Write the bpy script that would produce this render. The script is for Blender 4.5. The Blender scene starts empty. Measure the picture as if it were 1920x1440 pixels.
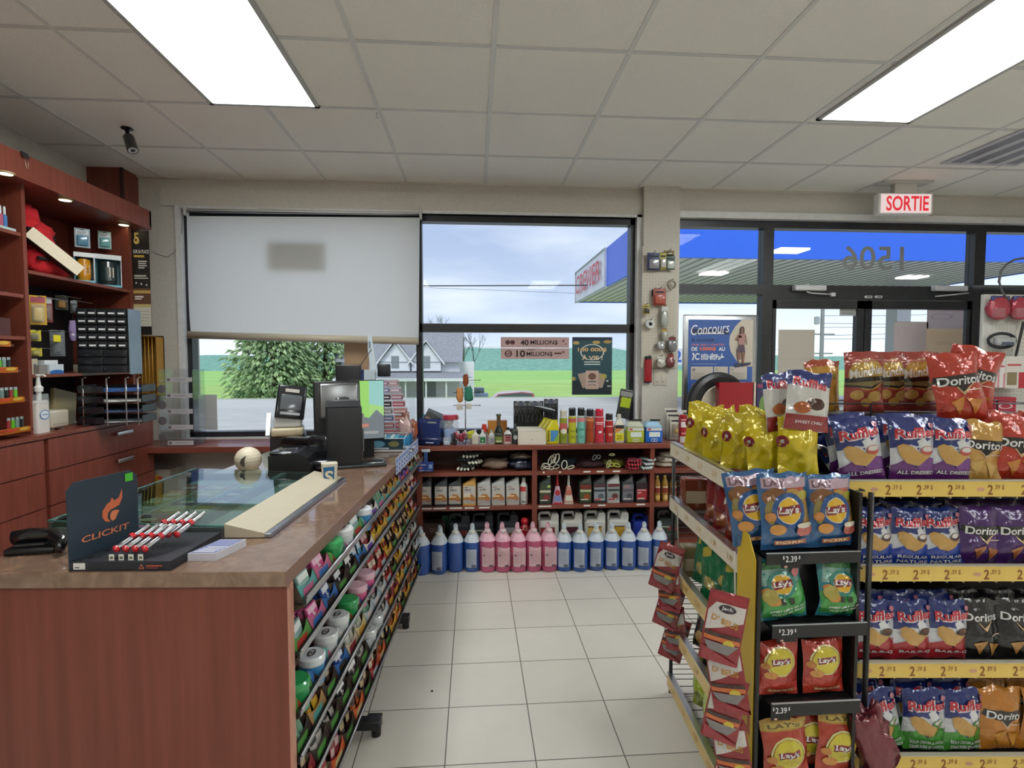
import bpy, bmesh, math, random
from mathutils import Vector, Matrix, noise
R = math.radians
PI = math.pi
scene = bpy.context.scene
COL = scene.collection

# ------------------------------------------------------------------ camera
CAM_Z = 1.465
FPX = 1000.0
YAW, PITCH = R(4.1), R(2.75)
cam_data = bpy.data.cameras.new('camera')
cam = bpy.data.objects.new('camera', cam_data)
COL.objects.link(cam)
cam.location = (0, 0, CAM_Z)
cam.rotation_euler = (R(90) - PITCH, 0, -YAW)
cam_data.sensor_width = 36.0
cam_data.lens = FPX / 1920 * 36.0
cam_data.clip_start = 0.05
cam_data.clip_end = 600
scene.camera = cam
CAMROT = cam.rotation_euler.to_matrix()

def ray(px, py):
    return CAMROT @ Vector(((px - 960) / FPX, -(py - 720) / FPX, -1.0))

def at(px, py, Y=None, X=None, Z=None):
    """world point on the plane Y=, X= or Z= that the photo shows at (px, py)"""
    d = ray(px, py)
    if Y is not None: t = Y / d.y
    elif X is not None: t = X / d.x
    else: t = (Z - CAM_Z) / d.z
    return Vector((0, 0, CAM_Z)) + d * t

# ------------------------------------------------------------------ view, sky and sun
scene.view_settings.view_transform = 'Standard'
scene.view_settings.look = 'None'
scene.view_settings.gamma = 1.0
scene.view_settings.use_curve_mapping = False
scene.view_settings.exposure = 0.0
try:
    scene.cycles.max_bounces = 7
    scene.cycles.diffuse_bounces = 4
    scene.cycles.glossy_bounces = 3
    scene.cycles.transmission_bounces = 5
    scene.cycles.transparent_max_bounces = 12
    scene.cycles.caustics_reflective = False
    scene.cycles.caustics_refractive = False
    scene.cycles.sample_clamp_indirect = 5.0
    scene.cycles.use_denoising = True
except Exception:
    pass

SKY_STRENGTH = 1.15
world = bpy.data.worlds.new('sky')
scene.world = world
world.use_nodes = True
nt = world.node_tree
nt.nodes.clear()
wo = nt.nodes.new('ShaderNodeOutputWorld')
bgn = nt.nodes.new('ShaderNodeBackground')
tc = nt.nodes.new('ShaderNodeTexCoord')
mp = nt.nodes.new('ShaderNodeMapping')
mp.inputs['Scale'].default_value = (2.2, 2.2, 9.0)
mp.inputs['Rotation'].default_value = (0, R(14), 0)
nz = nt.nodes.new('ShaderNodeTexNoise')
nz.inputs['Scale'].default_value = 1.3
nz.inputs['Detail'].default_value = 5
nz.inputs['Roughness'].default_value = 0.5
cr = nt.nodes.new('ShaderNodeValToRGB')
cr.color_ramp.elements[0].position = 0.36
cr.color_ramp.elements[0].color = (0.44, 0.54, 0.78, 1)
cr.color_ramp.elements[1].position = 0.72
cr.color_ramp.elements[1].color = (0.86, 0.90, 1.0, 1)
e = cr.color_ramp.elements.new(0.52); e.color = (0.60, 0.69, 0.88, 1)
sx = nt.nodes.new('ShaderNodeSeparateXYZ')
hr = nt.nodes.new('ShaderNodeMapRange')      # brighter, whiter sky towards the horizon
hr.inputs['From Min'].default_value = 0.0
hr.inputs['From Max'].default_value = 0.22
hr.inputs['To Min'].default_value = 0.75
hr.inputs['To Max'].default_value = 0.0
hx = nt.nodes.new('ShaderNodeMapRange')      # and towards the bright right hand side
hx.inputs['From Min'].default_value = 0.30
hx.inputs['From Max'].default_value = 0.48
hx.inputs['To Min'].default_value = 0.35
hx.inputs['To Max'].default_value = 1.0
mu = nt.nodes.new('ShaderNodeMath'); mu.operation = 'MULTIPLY'
mx = nt.nodes.new('ShaderNodeMix'); mx.data_type = 'RGBA'
mx.inputs['B'].default_value = (1.12, 1.25, 1.3, 1)
L = nt.links.new
L(tc.outputs['Generated'], mp.inputs['Vector']); L(mp.outputs['Vector'], nz.inputs['Vector'])
L(nz.outputs['Fac'], cr.inputs['Fac'])
L(tc.outputs['Generated'], sx.inputs['Vector'])
L(sx.outputs['Z'], hr.inputs['Value']); L(sx.outputs['X'], hx.inputs['Value'])
L(hr.outputs['Result'], mu.inputs[0]); L(hx.outputs['Result'], mu.inputs[1])
L(mu.outputs[0], mx.inputs['Factor']); L(cr.outputs['Color'], mx.inputs['A'])
L(mx.outputs['Result'], bgn.inputs['Color'])
bgn.inputs['Strength'].default_value = SKY_STRENGTH
L(bgn.outputs['Background'], wo.inputs['Surface'])

sun_d = bpy.data.lights.new('sun', 'SUN')
sun_d.energy = 2.2
sun_d.angle = R(25)
sun_d.color = (1.0, 0.98, 0.93)
sun = bpy.data.objects.new('sun', sun_d)
COL.objects.link(sun)
sun.rotation_euler = (R(38), 0, R(-20))      # high behind the shop, on the road side of the house
sun.location = (0, -10, 20)

PANEL_POWER = 20.0        # radiance of the ceiling light panels (W/m2/sr like), used by their builder

# ------------------------------------------------------------------ helpers
def lin(c):
    if isinstance(c, str):
        c = c.lstrip('#'); c = tuple(int(c[i:i + 2], 16) / 255 for i in (0, 2, 4))
    return tuple((x / 12.92 if x <= 0.04045 else ((x + 0.055) / 1.055) ** 2.4) for x in c[:3]) + (1.0,)

MATS = {}
def newmat(name):
    m = bpy.data.materials.new(name); m.use_nodes = True
    n = m.node_tree; b = n.nodes['Principled BSDF']
    return m, n, b

def attrmat(name, rough=0.5, metal=0.0, spec=0.5, noise_amt=0.05, noise_scale=30, bump=0.0, bump_scale=40, coat=0.0, trans=0.0, alpha=1.0, gain=1.0):
    m, n, b = newmat(name)
    a = n.nodes.new('ShaderNodeAttribute'); a.attribute_name = 'Col'
    t = n.nodes.new('ShaderNodeTexCoord')
    z = n.nodes.new('ShaderNodeTexNoise'); z.inputs['Scale'].default_value = noise_scale; z.inputs['Detail'].default_value = 3
    r = n.nodes.new('ShaderNodeMapRange')
    r.inputs['To Min'].default_value = (1 - noise_amt) * gain; r.inputs['To Max'].default_value = (1 + noise_amt) * gain
    x = n.nodes.new('ShaderNodeVectorMath'); x.operation = 'SCALE'
    n.links.new(t.outputs['Object'], z.inputs['Vector'])
    n.links.new(z.outputs['Fac'], r.inputs['Value'])
    n.links.new(a.outputs['Color'], x.inputs[0]); n.links.new(r.outputs['Result'], x.inputs['Scale'])
    n.links.new(x.outputs['Vector'], b.inputs['Base Color'])
    b.inputs['Roughness'].default_value = rough
    b.inputs['Metallic'].default_value = metal
    b.inputs['Specular IOR Level'].default_value = spec
    b.inputs['Coat Weight'].default_value = coat
    b.inputs['Coat Roughness'].default_value = 0.1
    b.inputs['Transmission Weight'].default_value = trans
    b.inputs['Alpha'].default_value = alpha
    if bump:
        z2 = n.nodes.new('ShaderNodeTexNoise'); z2.inputs['Scale'].default_value = bump_scale; z2.inputs['Detail'].default_value = 2
        bp = n.nodes.new('ShaderNodeBump'); bp.inputs['Strength'].default_value = bump; bp.inputs['Distance'].default_value = 0.01
        n.links.new(t.outputs['Object'], z2.inputs['Vector'])
        n.links.new(z2.outputs['Fac'], bp.inputs['Height']); n.links.new(bp.outputs['Normal'], b.inputs['Normal'])
    MATS[name] = m
    return m

attrmat('matte', 0.75, noise_amt=0.06)
attrmat('satin', 0.42, gain=0.88)
attrmat('gloss', 0.16, coat=0.3, gain=0.82)
attrmat('foil', 0.19, metal=0.15, spec=0.7, bump=0.85, bump_scale=24, coat=0.35, gain=0.72)
attrmat('metal', 0.28, metal=1.0)
attrmat('cloth', 0.9, bump=0.5, bump_scale=90)
attrmat('clear', 0.12, alpha=0.28, spec=0.8)
attrmat('fluid', 0.15, coat=0.4, gain=0.75)

def glow_mat():
    m, n, b = newmat('glow')
    a = n.nodes.new('ShaderNodeAttribute'); a.attribute_name = 'Col'
    b.inputs['Base Color'].default_value = (0.02, 0.02, 0.02, 1); b.inputs['Roughness'].default_value = 0.35
    n.links.new(a.outputs['Color'], b.inputs['Emission Color'])
    b.inputs['Emission Strength'].default_value = 1.0
    MATS['glow'] = m
glow_mat()

def panel_mat():
    m, n, b = newmat('light_panel')
    b.inputs['Base Color'].default_value = (0.85, 0.85, 0.8, 1)
    b.inputs['Emission Color'].default_value = (0.96, 1.0, 0.98, 1)
    b.inputs['Emission Strength'].default_value = PANEL_POWER
    MATS['light_panel'] = m
panel_mat()

def glass_mat(name, tint=(0.97, 0.985, 0.98, 1), ior=1.45, rough=0.0):
    m, n, b = newmat(name)
    n.nodes.remove(b)
    o = n.nodes['Material Output']
    tr = n.nodes.new('ShaderNodeBsdfTransparent'); tr.inputs['Color'].default_value = tint
    g = n.nodes.new('ShaderNodeBsdfGlossy'); g.inputs['Roughness'].default_value = rough
    f = n.nodes.new('ShaderNodeFresnel')      # the same thin pane reflection from either face
    ge = n.nodes.new('ShaderNodeNewGeometry'); mr = n.nodes.new('ShaderNodeMapRange')
    mr.inputs['To Min'].default_value = ior; mr.inputs['To Max'].default_value = 1 / ior
    n.links.new(ge.outputs['Backfacing'], mr.inputs['Value']); n.links.new(mr.outputs[0], f.inputs['IOR'])
    mm = n.nodes.new('ShaderNodeMixShader')
    n.links.new(f.outputs[0], mm.inputs[0]); n.links.new(tr.outputs[0], mm.inputs[1]); n.links.new(g.outputs[0], mm.inputs[2])
    n.links.new(mm.outputs[0], o.inputs['Surface'])
    MATS[name] = m
glass_mat('glass', ior=1.17)
glass_mat('case_glass', (0.74, 0.86, 0.82, 1), 2.7)
glass_mat('acrylic', (0.93, 0.95, 0.96, 1), 1.5, 0.05)

def procmat(name, c1, c2, scale=(1, 1, 1), nscale=5, detail=4, rough=0.5, pos=(0.35, 0.65), bump=0.0, coat=0.0, distort=0.0, coord='Object', spec=0.5):
    m, n, b = newmat(name)
    t = n.nodes.new('ShaderNodeTexCoord'); p = n.nodes.new('ShaderNodeMapping'); p.inputs['Scale'].default_value = scale
    z = n.nodes.new('ShaderNodeTexNoise'); z.inputs['Scale'].default_value = nscale; z.inputs['Detail'].default_value = detail
    z.inputs['Distortion'].default_value = distort
    r = n.nodes.new('ShaderNodeValToRGB')
    r.color_ramp.elements[0].position = pos[0]; r.color_ramp.elements[0].color = lin(c1)
    r.color_ramp.elements[1].position = pos[1]; r.color_ramp.elements[1].color = lin(c2)
    n.links.new(t.outputs[coord], p.inputs['Vector']); n.links.new(p.outputs[0], z.inputs['Vector'])
    n.links.new(z.outputs['Fac'], r.inputs['Fac']); n.links.new(r.outputs['Color'], b.inputs['Base Color'])
    b.inputs['Roughness'].default_value = rough; b.inputs['Coat Weight'].default_value = coat
    b.inputs['Specular IOR Level'].default_value = spec
    if bump:
        bp = n.nodes.new('ShaderNodeBump'); bp.inputs['Strength'].default_value = bump; bp.inputs['Distance'].default_value = 0.01
        n.links.new(z.outputs['Fac'], bp.inputs['Height']); n.links.new(bp.outputs['Normal'], b.inputs['Normal'])
    MATS[name] = m
    return m

procmat('cherry', '#73372a', '#874638', (1, 14, 1.2), 3, 5, 0.38, (0.3, 0.75), coat=0.15)
procmat('cherry_side', '#6e3426', '#814233', (14, 14, 0.8), 2.2, 5, 0.42, (0.3, 0.75), coat=0.1)
procmat('laminate', '#765c4c', '#8f7462', (1, 1, 1), 16, 8, 0.13, (0.3, 0.72), distort=1.5, coat=0.5)
procmat('wall_paint', '#c3beb5', '#cac5bc', nscale=60, rough=0.8, bump=0.02)
procmat('ceiling_tile', '#efede6', '#f3f1ea', nscale=120, rough=0.9, bump=0.25)
procmat('black_frame', '#1c1d21', '#26272b', nscale=20, rough=0.35)
procmat('white_trim', '#cfcfcf', '#d9d9d8', nscale=20, rough=0.4)
procmat('grass', '#82ac50', '#b0c874', (0.25, 1.6, 1), 1.2, 8, 0.9, (0.35, 0.7))
procmat('field', '#78b658', '#b4ca78', (0.03, 0.35, 1), 1.0, 6, 0.9, (0.35, 0.75))
procmat('asphalt', '#a9a8a6', '#bfbebb', (0.6, 2.4, 1), 2.0, 8, 0.9, (0.3, 0.7))
procmat('road', '#b4b3b1', '#c4c3c0', (0.3, 2.0, 1), 1.5, 6, 0.9)
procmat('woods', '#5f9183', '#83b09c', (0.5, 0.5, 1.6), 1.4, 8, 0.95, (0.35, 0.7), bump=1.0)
procmat('leaf', '#5f7f55', '#adc48e', nscale=1.6, detail=8, rough=0.85)
procmat('siding', '#d6dade', '#e4e7ea', (0.2, 0.2, 14), 3, 2, 0.7)
procmat('shingle', '#7d8087', '#94979d', (2, 2, 8), 3, 4, 0.85)

class MB:
    """mesh builder: coloured faces of several materials, linked as one object"""
    def __init__(s): s.v = []; s.f = []; s.c = []; s.m = []; s.sm = []
    def add(s, vs, fs, col='#cccccc', mat='matte', smooth=False, M=None):
        o = len(s.v); c = lin(col) if not (isinstance(col, tuple) and len(col) == 4) else col
        s.v += [tuple(M @ Vector(v)) if M is not None else tuple(v) for v in vs]
        for f in fs:
            s.f.append(tuple(i + o for i in f)); s.c.append(c); s.m.append(mat); s.sm.append(smooth)
        return s
    def box(s, x0, x1, y0, y1, z0, z1, col='#cccccc', mat='matte', M=None):
        v = [(x, y, z) for x in (x0, x1) for y in (y0, y1) for z in (z0, z1)]
        f = [(0, 1, 3, 2), (4, 6, 7, 5), (0, 4, 5, 1), (2, 3, 7, 6), (0, 2, 6, 4), (1, 5, 7, 3)]
        return s.add(v, f, col, mat, False, M)
    def rbox(s, x0, x1, y0, y1, z0, z1, r, col='#cccccc', mat='matte', M=None, seg=2, smooth=True):
        bm = bmesh.new(); bmesh.ops.create_cube(bm, size=1)
        for v in bm.verts:
            v.co = Vector(((x0 + x1) / 2 + v.co.x * (x1 - x0), (y0 + y1) / 2 + v.co.y * (y1 - y0), (z0 + z1) / 2 + v.co.z * (z1 - z0)))
        bmesh.ops.bevel(bm, geom=bm.edges[:], offset=r, segments=seg, affect='EDGES', profile=0.6)
        return s.bm(bm, col, mat, smooth, M)
    def bm(s, bm, col, mat, smooth=False, M=None):
        bm.verts.index_update()
        s.add([v.co.copy() for v in bm.verts], [[v.index for v in f.verts] for f in bm.faces], col, mat, smooth, M)
        bm.free(); return s
    def lathe(s, prof, col='#cccccc', mat='matte', seg=16, c=(0, 0, 0), M=None, smooth=True, cols=None, cap=True):
        """prof: [(r, z)]; cols: optional colour per ring gap"""
        n = len(prof)
        vs = [(c[0] + r * math.cos(2 * PI * k / seg), c[1] + r * math.sin(2 * PI * k / seg), c[2] + z) for r, z in prof for k in range(seg)]
        for i in range(n - 1):
            fs = [(i * seg + k, i * seg + (k + 1) % seg, (i + 1) * seg + (k + 1) % seg, (i + 1) * seg + k) for k in range(seg)]
            o = sorted(set(j for f in fs for j in f)); mp_ = {j: q for q, j in enumerate(o)}
            s.add([vs[j] for j in o], [[mp_[j] for j in f] for f in fs], cols[i] if cols else col, mat, smooth, M)
        if cap:
            if prof[0][0] > 1e-5: s.add(vs[:seg], [tuple(range(seg))[::-1]], cols[0] if cols else col, mat, False, M)
            if prof[-1][0] > 1e-5: s.add(vs[-seg:], [tuple(range(seg))], cols[-1] if cols else col, mat, False, M)
        return s
    def loft(s, secs, col='#cccccc', mat='gloss', seg=20, M=None, cols=None, smooth=True, mats=None):
        """secs: [(z, w, d, e, cx, cy)] superellipse sections, e=2 round, 6 boxy"""
        rings = []
        for z, w, d, e_, cx, cy in secs:
            ring = []
            for k in range(seg):
                a = 2 * PI * (k + 0.5) / seg; ca, sa = math.cos(a), math.sin(a)
                ring.append((cx + w / 2 * math.copysign(abs(ca) ** (2 / e_), ca), cy + d / 2 * math.copysign(abs(sa) ** (2 / e_), sa), z))
            rings.append(ring)
        for i in range(len(rings) - 1):
            s.add(rings[i] + rings[i + 1], [(k, (k + 1) % seg, seg + (k + 1) % seg, seg + k) for k in range(seg)], cols[i] if cols else col, mats[i] if mats else mat, smooth, M)
        s.add(rings[0], [tuple(range(seg))[::-1]], cols[0] if cols else col, mats[0] if mats else mat, False, M)
        s.add(rings[-1], [tuple(range(seg))], cols[-1] if cols else col, mats[-1] if mats else mat, False, M)
        return s
    def tube(s, pts, r, col='#cccccc', mat='metal', seg=8, M=None, closed=False):
        pts = [Vector(p) for p in pts]; n = len(pts); rings = []
        for i, p in enumerate(pts):
            a = pts[(i - 1) % n] if (closed or i) else p; b = pts[(i + 1) % n] if (closed or i < n - 1) else p
            t = (b - a).normalized() if (b - a).length > 1e-9 else Vector((0, 0, 1))
            up = Vector((0, 0, 1)) if abs(t.z) < 0.9 else Vector((0, 1, 0))
            x = t.cross(up).normalized(); y = x.cross(t)
            rr = r[i] if isinstance(r, (list, tuple)) else r
            rings += [p + (x * math.cos(2 * PI * k / seg) + y * math.sin(2 * PI * k / seg)) * rr for k in range(seg)]
        fs = []
        for i in range(n if closed else n - 1):
            j = (i + 1) % n
            fs += [(i * seg + k, i * seg + (k + 1) % seg, j * seg + (k + 1) % seg, j * seg + k) for k in range(seg)]
        if not closed: fs += [tuple(range(seg))[::-1], tuple(range((n - 1) * seg, n * seg))]
        return s.add(rings, fs, col, mat, seg > 5, M)
    def prism(s, poly, z0, z1, col='#cccccc', mat='matte', M=None):
        n = len(poly)
        v = [(x, y, z0) for x, y in poly] + [(x, y, z1) for x, y in poly]
        f = [tuple(range(n))[::-1], tuple(range(n, 2 * n))] + [(i, (i + 1) % n, n + (i + 1) % n, n + i) for i in range(n)]
        return s.add(v, f, col, mat, False, M)
    def ball(s, c, r, col='#cccccc', mat='gloss', seg=16, M=None, sc=(1, 1, 1)):
        n = max(6, seg // 2)
        prof = [(max(r * math.sin(PI * i / n), 1e-6), -r * math.cos(PI * i / n)) for i in range(n + 1)]
        MM = Matrix.Translation(c) @ Matrix.Diagonal((*sc, 1))
        return s.lathe(prof, col, mat, seg, M=(M @ MM) if M is not None else MM, cap=False)
    def mesh(s, name):
        me = bpy.data.meshes.new(name)
        me.from_pydata(s.v, [], s.f)
        mats = sorted(set(s.m))
        for k in mats: me.materials.append(MATS[k])
        idx = {k: i for i, k in enumerate(mats)}
        me.polygons.foreach_set('material_index', [idx[k] for k in s.m])
        me.polygons.foreach_set('use_smooth', s.sm)
        a = me.attributes.new('Col', 'FLOAT_COLOR', 'CORNER')
        data = []
        for f, c in zip(s.f, s.c): data += list(c) * len(f)
        a.data.foreach_set('color', data)
        me.update(); return me
    def build(s, name, parent=None, loc=None, rot=None, fix=True):
        me = s.mesh(name)
        if fix:
            b = bmesh.new(); b.from_mesh(me); bmesh.ops.recalc_face_normals(b, faces=b.faces[:]); b.to_mesh(me); b.free()
        o = bpy.data.objects.new(name, me); COL.objects.link(o)
        if loc is not None: o.location = loc
        if rot is not None: o.rotation_euler = rot
        if parent is not None: o.parent = parent
        return o

def tag(o, label, cat, group=None, kind=None):
    if label: o['label'] = label
    if cat: o['category'] = cat
    if group: o['group'] = group
    if kind: o['kind'] = kind
    return o
def empty(name, loc, label, cat, group=None, rz=0.0, rot=None):
    o = bpy.data.objects.new(name, None); COL.objects.link(o); o.empty_display_size = 0.05
    o.location = loc; o.rotation_euler = rot if rot is not None else (0, 0, rz)
    return tag(o, label, cat, group)
def struct(name, mb, **k):
    o = mb.build(name, **k); o['kind'] = 'structure'; return o
KIDS = {}
def dup(root, loc=None, rot=None, label=None, group=None, scale=None):
    r = root.copy(); COL.objects.link(r)
    for ch in root.children:
        c = ch.copy(); COL.objects.link(c); c.parent = r
        for g in ch.children:
            d = g.copy(); COL.objects.link(d); d.parent = c
    if loc is not None: r.location = loc
    if rot is not None: r.rotation_euler = rot
    if scale is not None: r.scale = scale
    if label: r['label'] = label
    if group: r['group'] = group
    return r

# ---- printed graphics: flat shapes cut fine and wrapped on a surface function
_TXT = {}
def textshape(t, bold=0.0):
    k = (t, bold)
    if k not in _TXT:
        cu = bpy.data.curves.new('lettering', 'FONT'); cu.body = t; cu.size = 1; cu.resolution_u = 3
        cu.align_x = 'CENTER'; cu.align_y = 'CENTER'; cu.offset = bold
        ob = bpy.data.objects.new('lettering', cu)
        me = bpy.data.meshes.new_from_object(ob)
        vs = [(v.co.x, v.co.y) for v in me.vertices]; fs = [tuple(p.vertices) for p in me.polygons]
        bpy.data.objects.remove(ob); bpy.data.curves.remove(cu); bpy.data.meshes.remove(me)
        if vs:
            x0 = min(v[0] for v in vs); x1 = max(v[0] for v in vs); y0 = min(v[1] for v in vs); y1 = max(v[1] for v in vs)
            vs = [((x - x0) / (x1 - x0) - 0.5, (y - y0) / (y1 - y0) - 0.5) for x, y in vs]
        _TXT[k] = (vs, fs)
    return _TXT[k]

def shape2d(sh):
    k = sh[0]
    if k == 'rect':
        _, a, b, c, d, col = sh[:6]; return [(a, b), (c, b), (c, d), (a, d)], [(0, 1, 2, 3)], col
    if k == 'ell':
        _, cx, cy, rx, ry, col = sh[:6]; n = 20
        return [(cx + rx * math.cos(2 * PI * i / n), cy + ry * math.sin(2 * PI * i / n)) for i in range(n)], [tuple(range(n))], col
    if k == 'ring':
        _, cx, cy, rx, ry, w, col = sh[:7]; n = 24
        v = [(cx + rx * q * math.cos(2 * PI * i / n), cy + ry * q * math.sin(2 * PI * i / n)) for q in (1, 1 - w) for i in range(n)]
        return v, [(i, (i + 1) % n, n + (i + 1) % n, n + i) for i in range(n)], col
    if k == 'poly':
        return list(sh[1]), [tuple(range(len(sh[1])))], sh[2]
    if k == 'text':   # text, cx, cy, width, height, col, rot, slant, bold
        _, t, cx, cy, w, h, col = sh[:7]; rot = sh[7] if len(sh) > 7 else 0; sl = sh[8] if len(sh) > 8 else 0; bo = sh[9] if len(sh) > 9 else 0.015
        vs, fs = textshape(t, bo); ca, sa = math.cos(rot), math.sin(rot)
        out = []
        for x, y in vs:
            X = x * w + sl * y * h; Y = y * h
            out.append((cx + X * ca - Y * sa, cy + X * sa + Y * ca))
        return out, fs, col

def printed(mb, shapes, fn, cut=None, off=0.0006, mat='satin', asp=1.0, base=1):
    """fn(u, v, offset) -> point. Each later shape sits a little further out."""
    for i, sh in enumerate(shapes):
        vs, fs, col = shape2d(sh)
        if not fs: continue
        bm = bmesh.new(); bv = [bm.verts.new((x, y, 0)) for x, y in vs]
        for f in fs:
            try: bm.faces.new([bv[j] for j in f])
            except ValueError: pass
        if cut:
            xs = [v[0] for v in vs]; ys = [v[1] for v in vs]
            for ax, lo, hi in ((0, min(xs), max(xs)), (1, min(ys), max(ys))):
                c = cut[ax]; k = math.ceil(lo / c)
                while k * c < hi:
                    co = [0, 0, 0]; co[ax] = k * c; no = [0, 0, 0]; no[ax] = 1
                    bmesh.ops.bisect_plane(bm, geom=bm.verts[:] + bm.edges[:] + bm.faces[:], plane_co=co, plane_no=no, dist=1e-6)
                    k += 1
        bmesh.ops.triangulate(bm, faces=[f for f in bm.faces if len(f.verts) > 4])
        o = off * (i + base)
        bm.verts.index_update()
        mb.add([fn(v.co.x, v.co.y, o) for v in bm.verts], [[v.index for v in f.verts] for f in bm.faces], col, sh[-1] if sh[-1] in MATS else mat, False)
        bm.free()

def plane_fn(o, ux, uy, n):
    o, ux, uy, n = Vector(o), Vector(ux), Vector(uy), Vector(n)
    return lambda u, v, k: o + ux * u + uy * v + n * k
def cyl_fn(r, z0, h, ang=-PI / 2):
    """u in metres round the cylinder, v in 0..1 up"""
    return lambda u, v, k: Vector(((r + k) * math.cos(ang + u / r), (r + k) * math.sin(ang + u / r), z0 + v * h))
# ================================================================== the room
CEIL = 2.835
WY = 4.28            # inner face of the window wall
XL, XR, YR = -2.76, 5.2, -3.6
def winz(py, px=888, Y=WY): return at(px, py, Y=Y).z
def winx(px, py=672, Y=WY): return at(px, py, Y=Y).x
W1L, W1R = winx(347), winx(1191)
W1T, W1B = winz(397, 600), 0.80
W2L = winx(1266); W2T = winz(411, 1400)
PILL, PILR = winx(1200), winx(1266)
TT = 0.22
# floor: tiles as geometry-free pattern (procedural brick grid with real spacing)
m, n, b = newmat('floor_tile')
t = n.nodes.new('ShaderNodeTexCoord'); p = n.nodes.new('ShaderNodeMapping')
TX, TY = 0.33, 0.3195
fx0 = at(959.7, 1135, Z=0); fy0 = at(888, 1130, Z=0)
p.inputs['Location'].default_value = (-fx0.x / TX, -fy0.y / TY, 0)
p.inputs['Scale'].default_value = (1 / TX, 1 / TY, 1)
br = n.nodes.new('ShaderNodeTexBrick'); br.offset = 0; br.squash = 1
br.inputs['Scale'].default_value = 1; br.inputs['Brick Width'].default_value = 1; br.inputs['Row Height'].default_value = 1
br.inputs['Mortar Size'].default_value = 0.007; br.inputs['Mortar Smooth'].default_value = 0.1
br.inputs['Color1'].default_value = lin('#cac5bc'); br.inputs['Color2'].default_value = lin('#d0cbc2'); br.inputs['Mortar'].default_value = lin('#5c564e')
z = n.nodes.new('ShaderNodeTexNoise'); z.inputs['Scale'].default_value = 3; z.inputs['Detail'].default_value = 8
mxx = n.nodes.new('ShaderNodeMix'); mxx.data_type = 'RGBA'; mxx.blend_type = 'MULTIPLY'; mxx.inputs['Factor'].default_value = 1
rr = n.nodes.new('ShaderNodeMapRange'); rr.inputs['To Min'].default_value = 0.86; rr.inputs['To Max'].default_value = 1.1
n.links.new(t.outputs['Object'], p.inputs['Vector']); n.links.new(p.outputs[0], br.inputs['Vector']); n.links.new(t.outputs['Object'], z.inputs['Vector'])
n.links.new(z.outputs['Fac'], rr.inputs['Value']); n.links.new(br.outputs['Color'], mxx.inputs['A']); n.links.new(rr.outputs[0], mxx.inputs['B'])
n.links.new(mxx.outputs['Result'], b.inputs['Base Color']); b.inputs['Roughness'].default_value = 0.32
MATS['floor_tile'] = m
struct('floor', MB().box(XL - .2, XR + .2, YR - .2, WY + TT, -0.1, 0.0, mat='floor_tile'))
MB().lathe([(0.006, 0), (0.006, 0.0015), (0.0001, 0.002)], '#1a1512', 'matte', 8).build('floor_speck', loc=at(810, 1296, Z=0.0)).update_tag()
tag(bpy.data.objects['floor_speck'], 'small black speck lying on a beige floor tile in the aisle', 'speck')

# ceiling with its grid of white T bars
mb = MB().box(XL - .2, XR + .2, YR - .2, WY + TT, CEIL, CEIL + 0.1, mat='ceiling_tile')
gx0 = at(918, 211, Z=CEIL).x
k = -6
while gx0 + 0.61 * k < XR:
    x = gx0 + 0.61 * k
    if x > XL: mb.box(x - .011, x + .011, YR, WY, CEIL - .004, CEIL + .001, '#e6e6e2', 'satin')
    k += 1
gy0 = at(920, 211, Z=CEIL).y
for k in range(-12, 4):
    y = gy0 + 0.636 * k
    if YR < y < WY: mb.box(XL, XR, y - .011, y + .011, CEIL - .0035, CEIL + .001, '#dcdcd8', 'satin')
mb.box(XL, XR, WY - .02, WY, CEIL - .012, CEIL, '#d8d4c8', 'satin')
struct('ceiling', mb)
struct('wall_left', MB().box(XL - .15, XL, YR, WY, 0, CEIL, mat='wall_paint'))
struct('wall_right', MB().box(XR, XR + .15, YR, WY, 0, CEIL, mat='wall_paint'))
struct('wall_rear', MB().box(XL - .15, XR + .15, YR - .15, YR, 0, CEIL, mat='wall_paint'))
mb = MB()
mb.box(XL - .15, W1L, WY, WY + TT, 0, CEIL, mat='wall_paint')
mb.box(W1L, W1R, WY, WY + TT, W1T, CEIL, mat='wall_paint')
mb.box(W1L, W1R, WY, WY + TT, 0, W1B, mat='wall_paint')
mb.box(W1R, W2L, WY, WY + TT, 0, CEIL, mat='wall_paint')
mb.box(W2L, XR + .15, WY, WY + TT, W2T, CEIL, mat='wall_paint')
struct('wall_front', mb)
struct('wall_pillar', MB().box(PILL, PILR, WY - 0.06, WY, 0, CEIL, mat='wall_paint'))
# raised drywall border over the left window and white corner trims
struct('trim_1', MB().box(W1L - .14, PILL, WY - .018, WY, W1T + .02, W1T + .16, mat='wall_paint'))
struct('trim_2', MB().box(W1L - .035, W1L + .005, WY - .02, WY + .1, W1B, W1T + .02, mat='white_trim'))
struct('trim_3', MB().box(W1R - .002, PILL, WY - .02, WY + .1, W1B, W1T + .02, mat='white_trim')
       .box(W1L, PILL, WY - .02, WY + .1, W1T, W1T + .02, mat='white_trim'))
struct('trim_4', MB().box(PILR, XR, WY - .03, WY + .08, W2T - .002, W2T + .05, mat='white_trim'))
struct('trim_5', MB().box(W1L, W1R, WY - .03, WY + .12, W1B, W1B + .05, mat='white_trim'))

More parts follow.
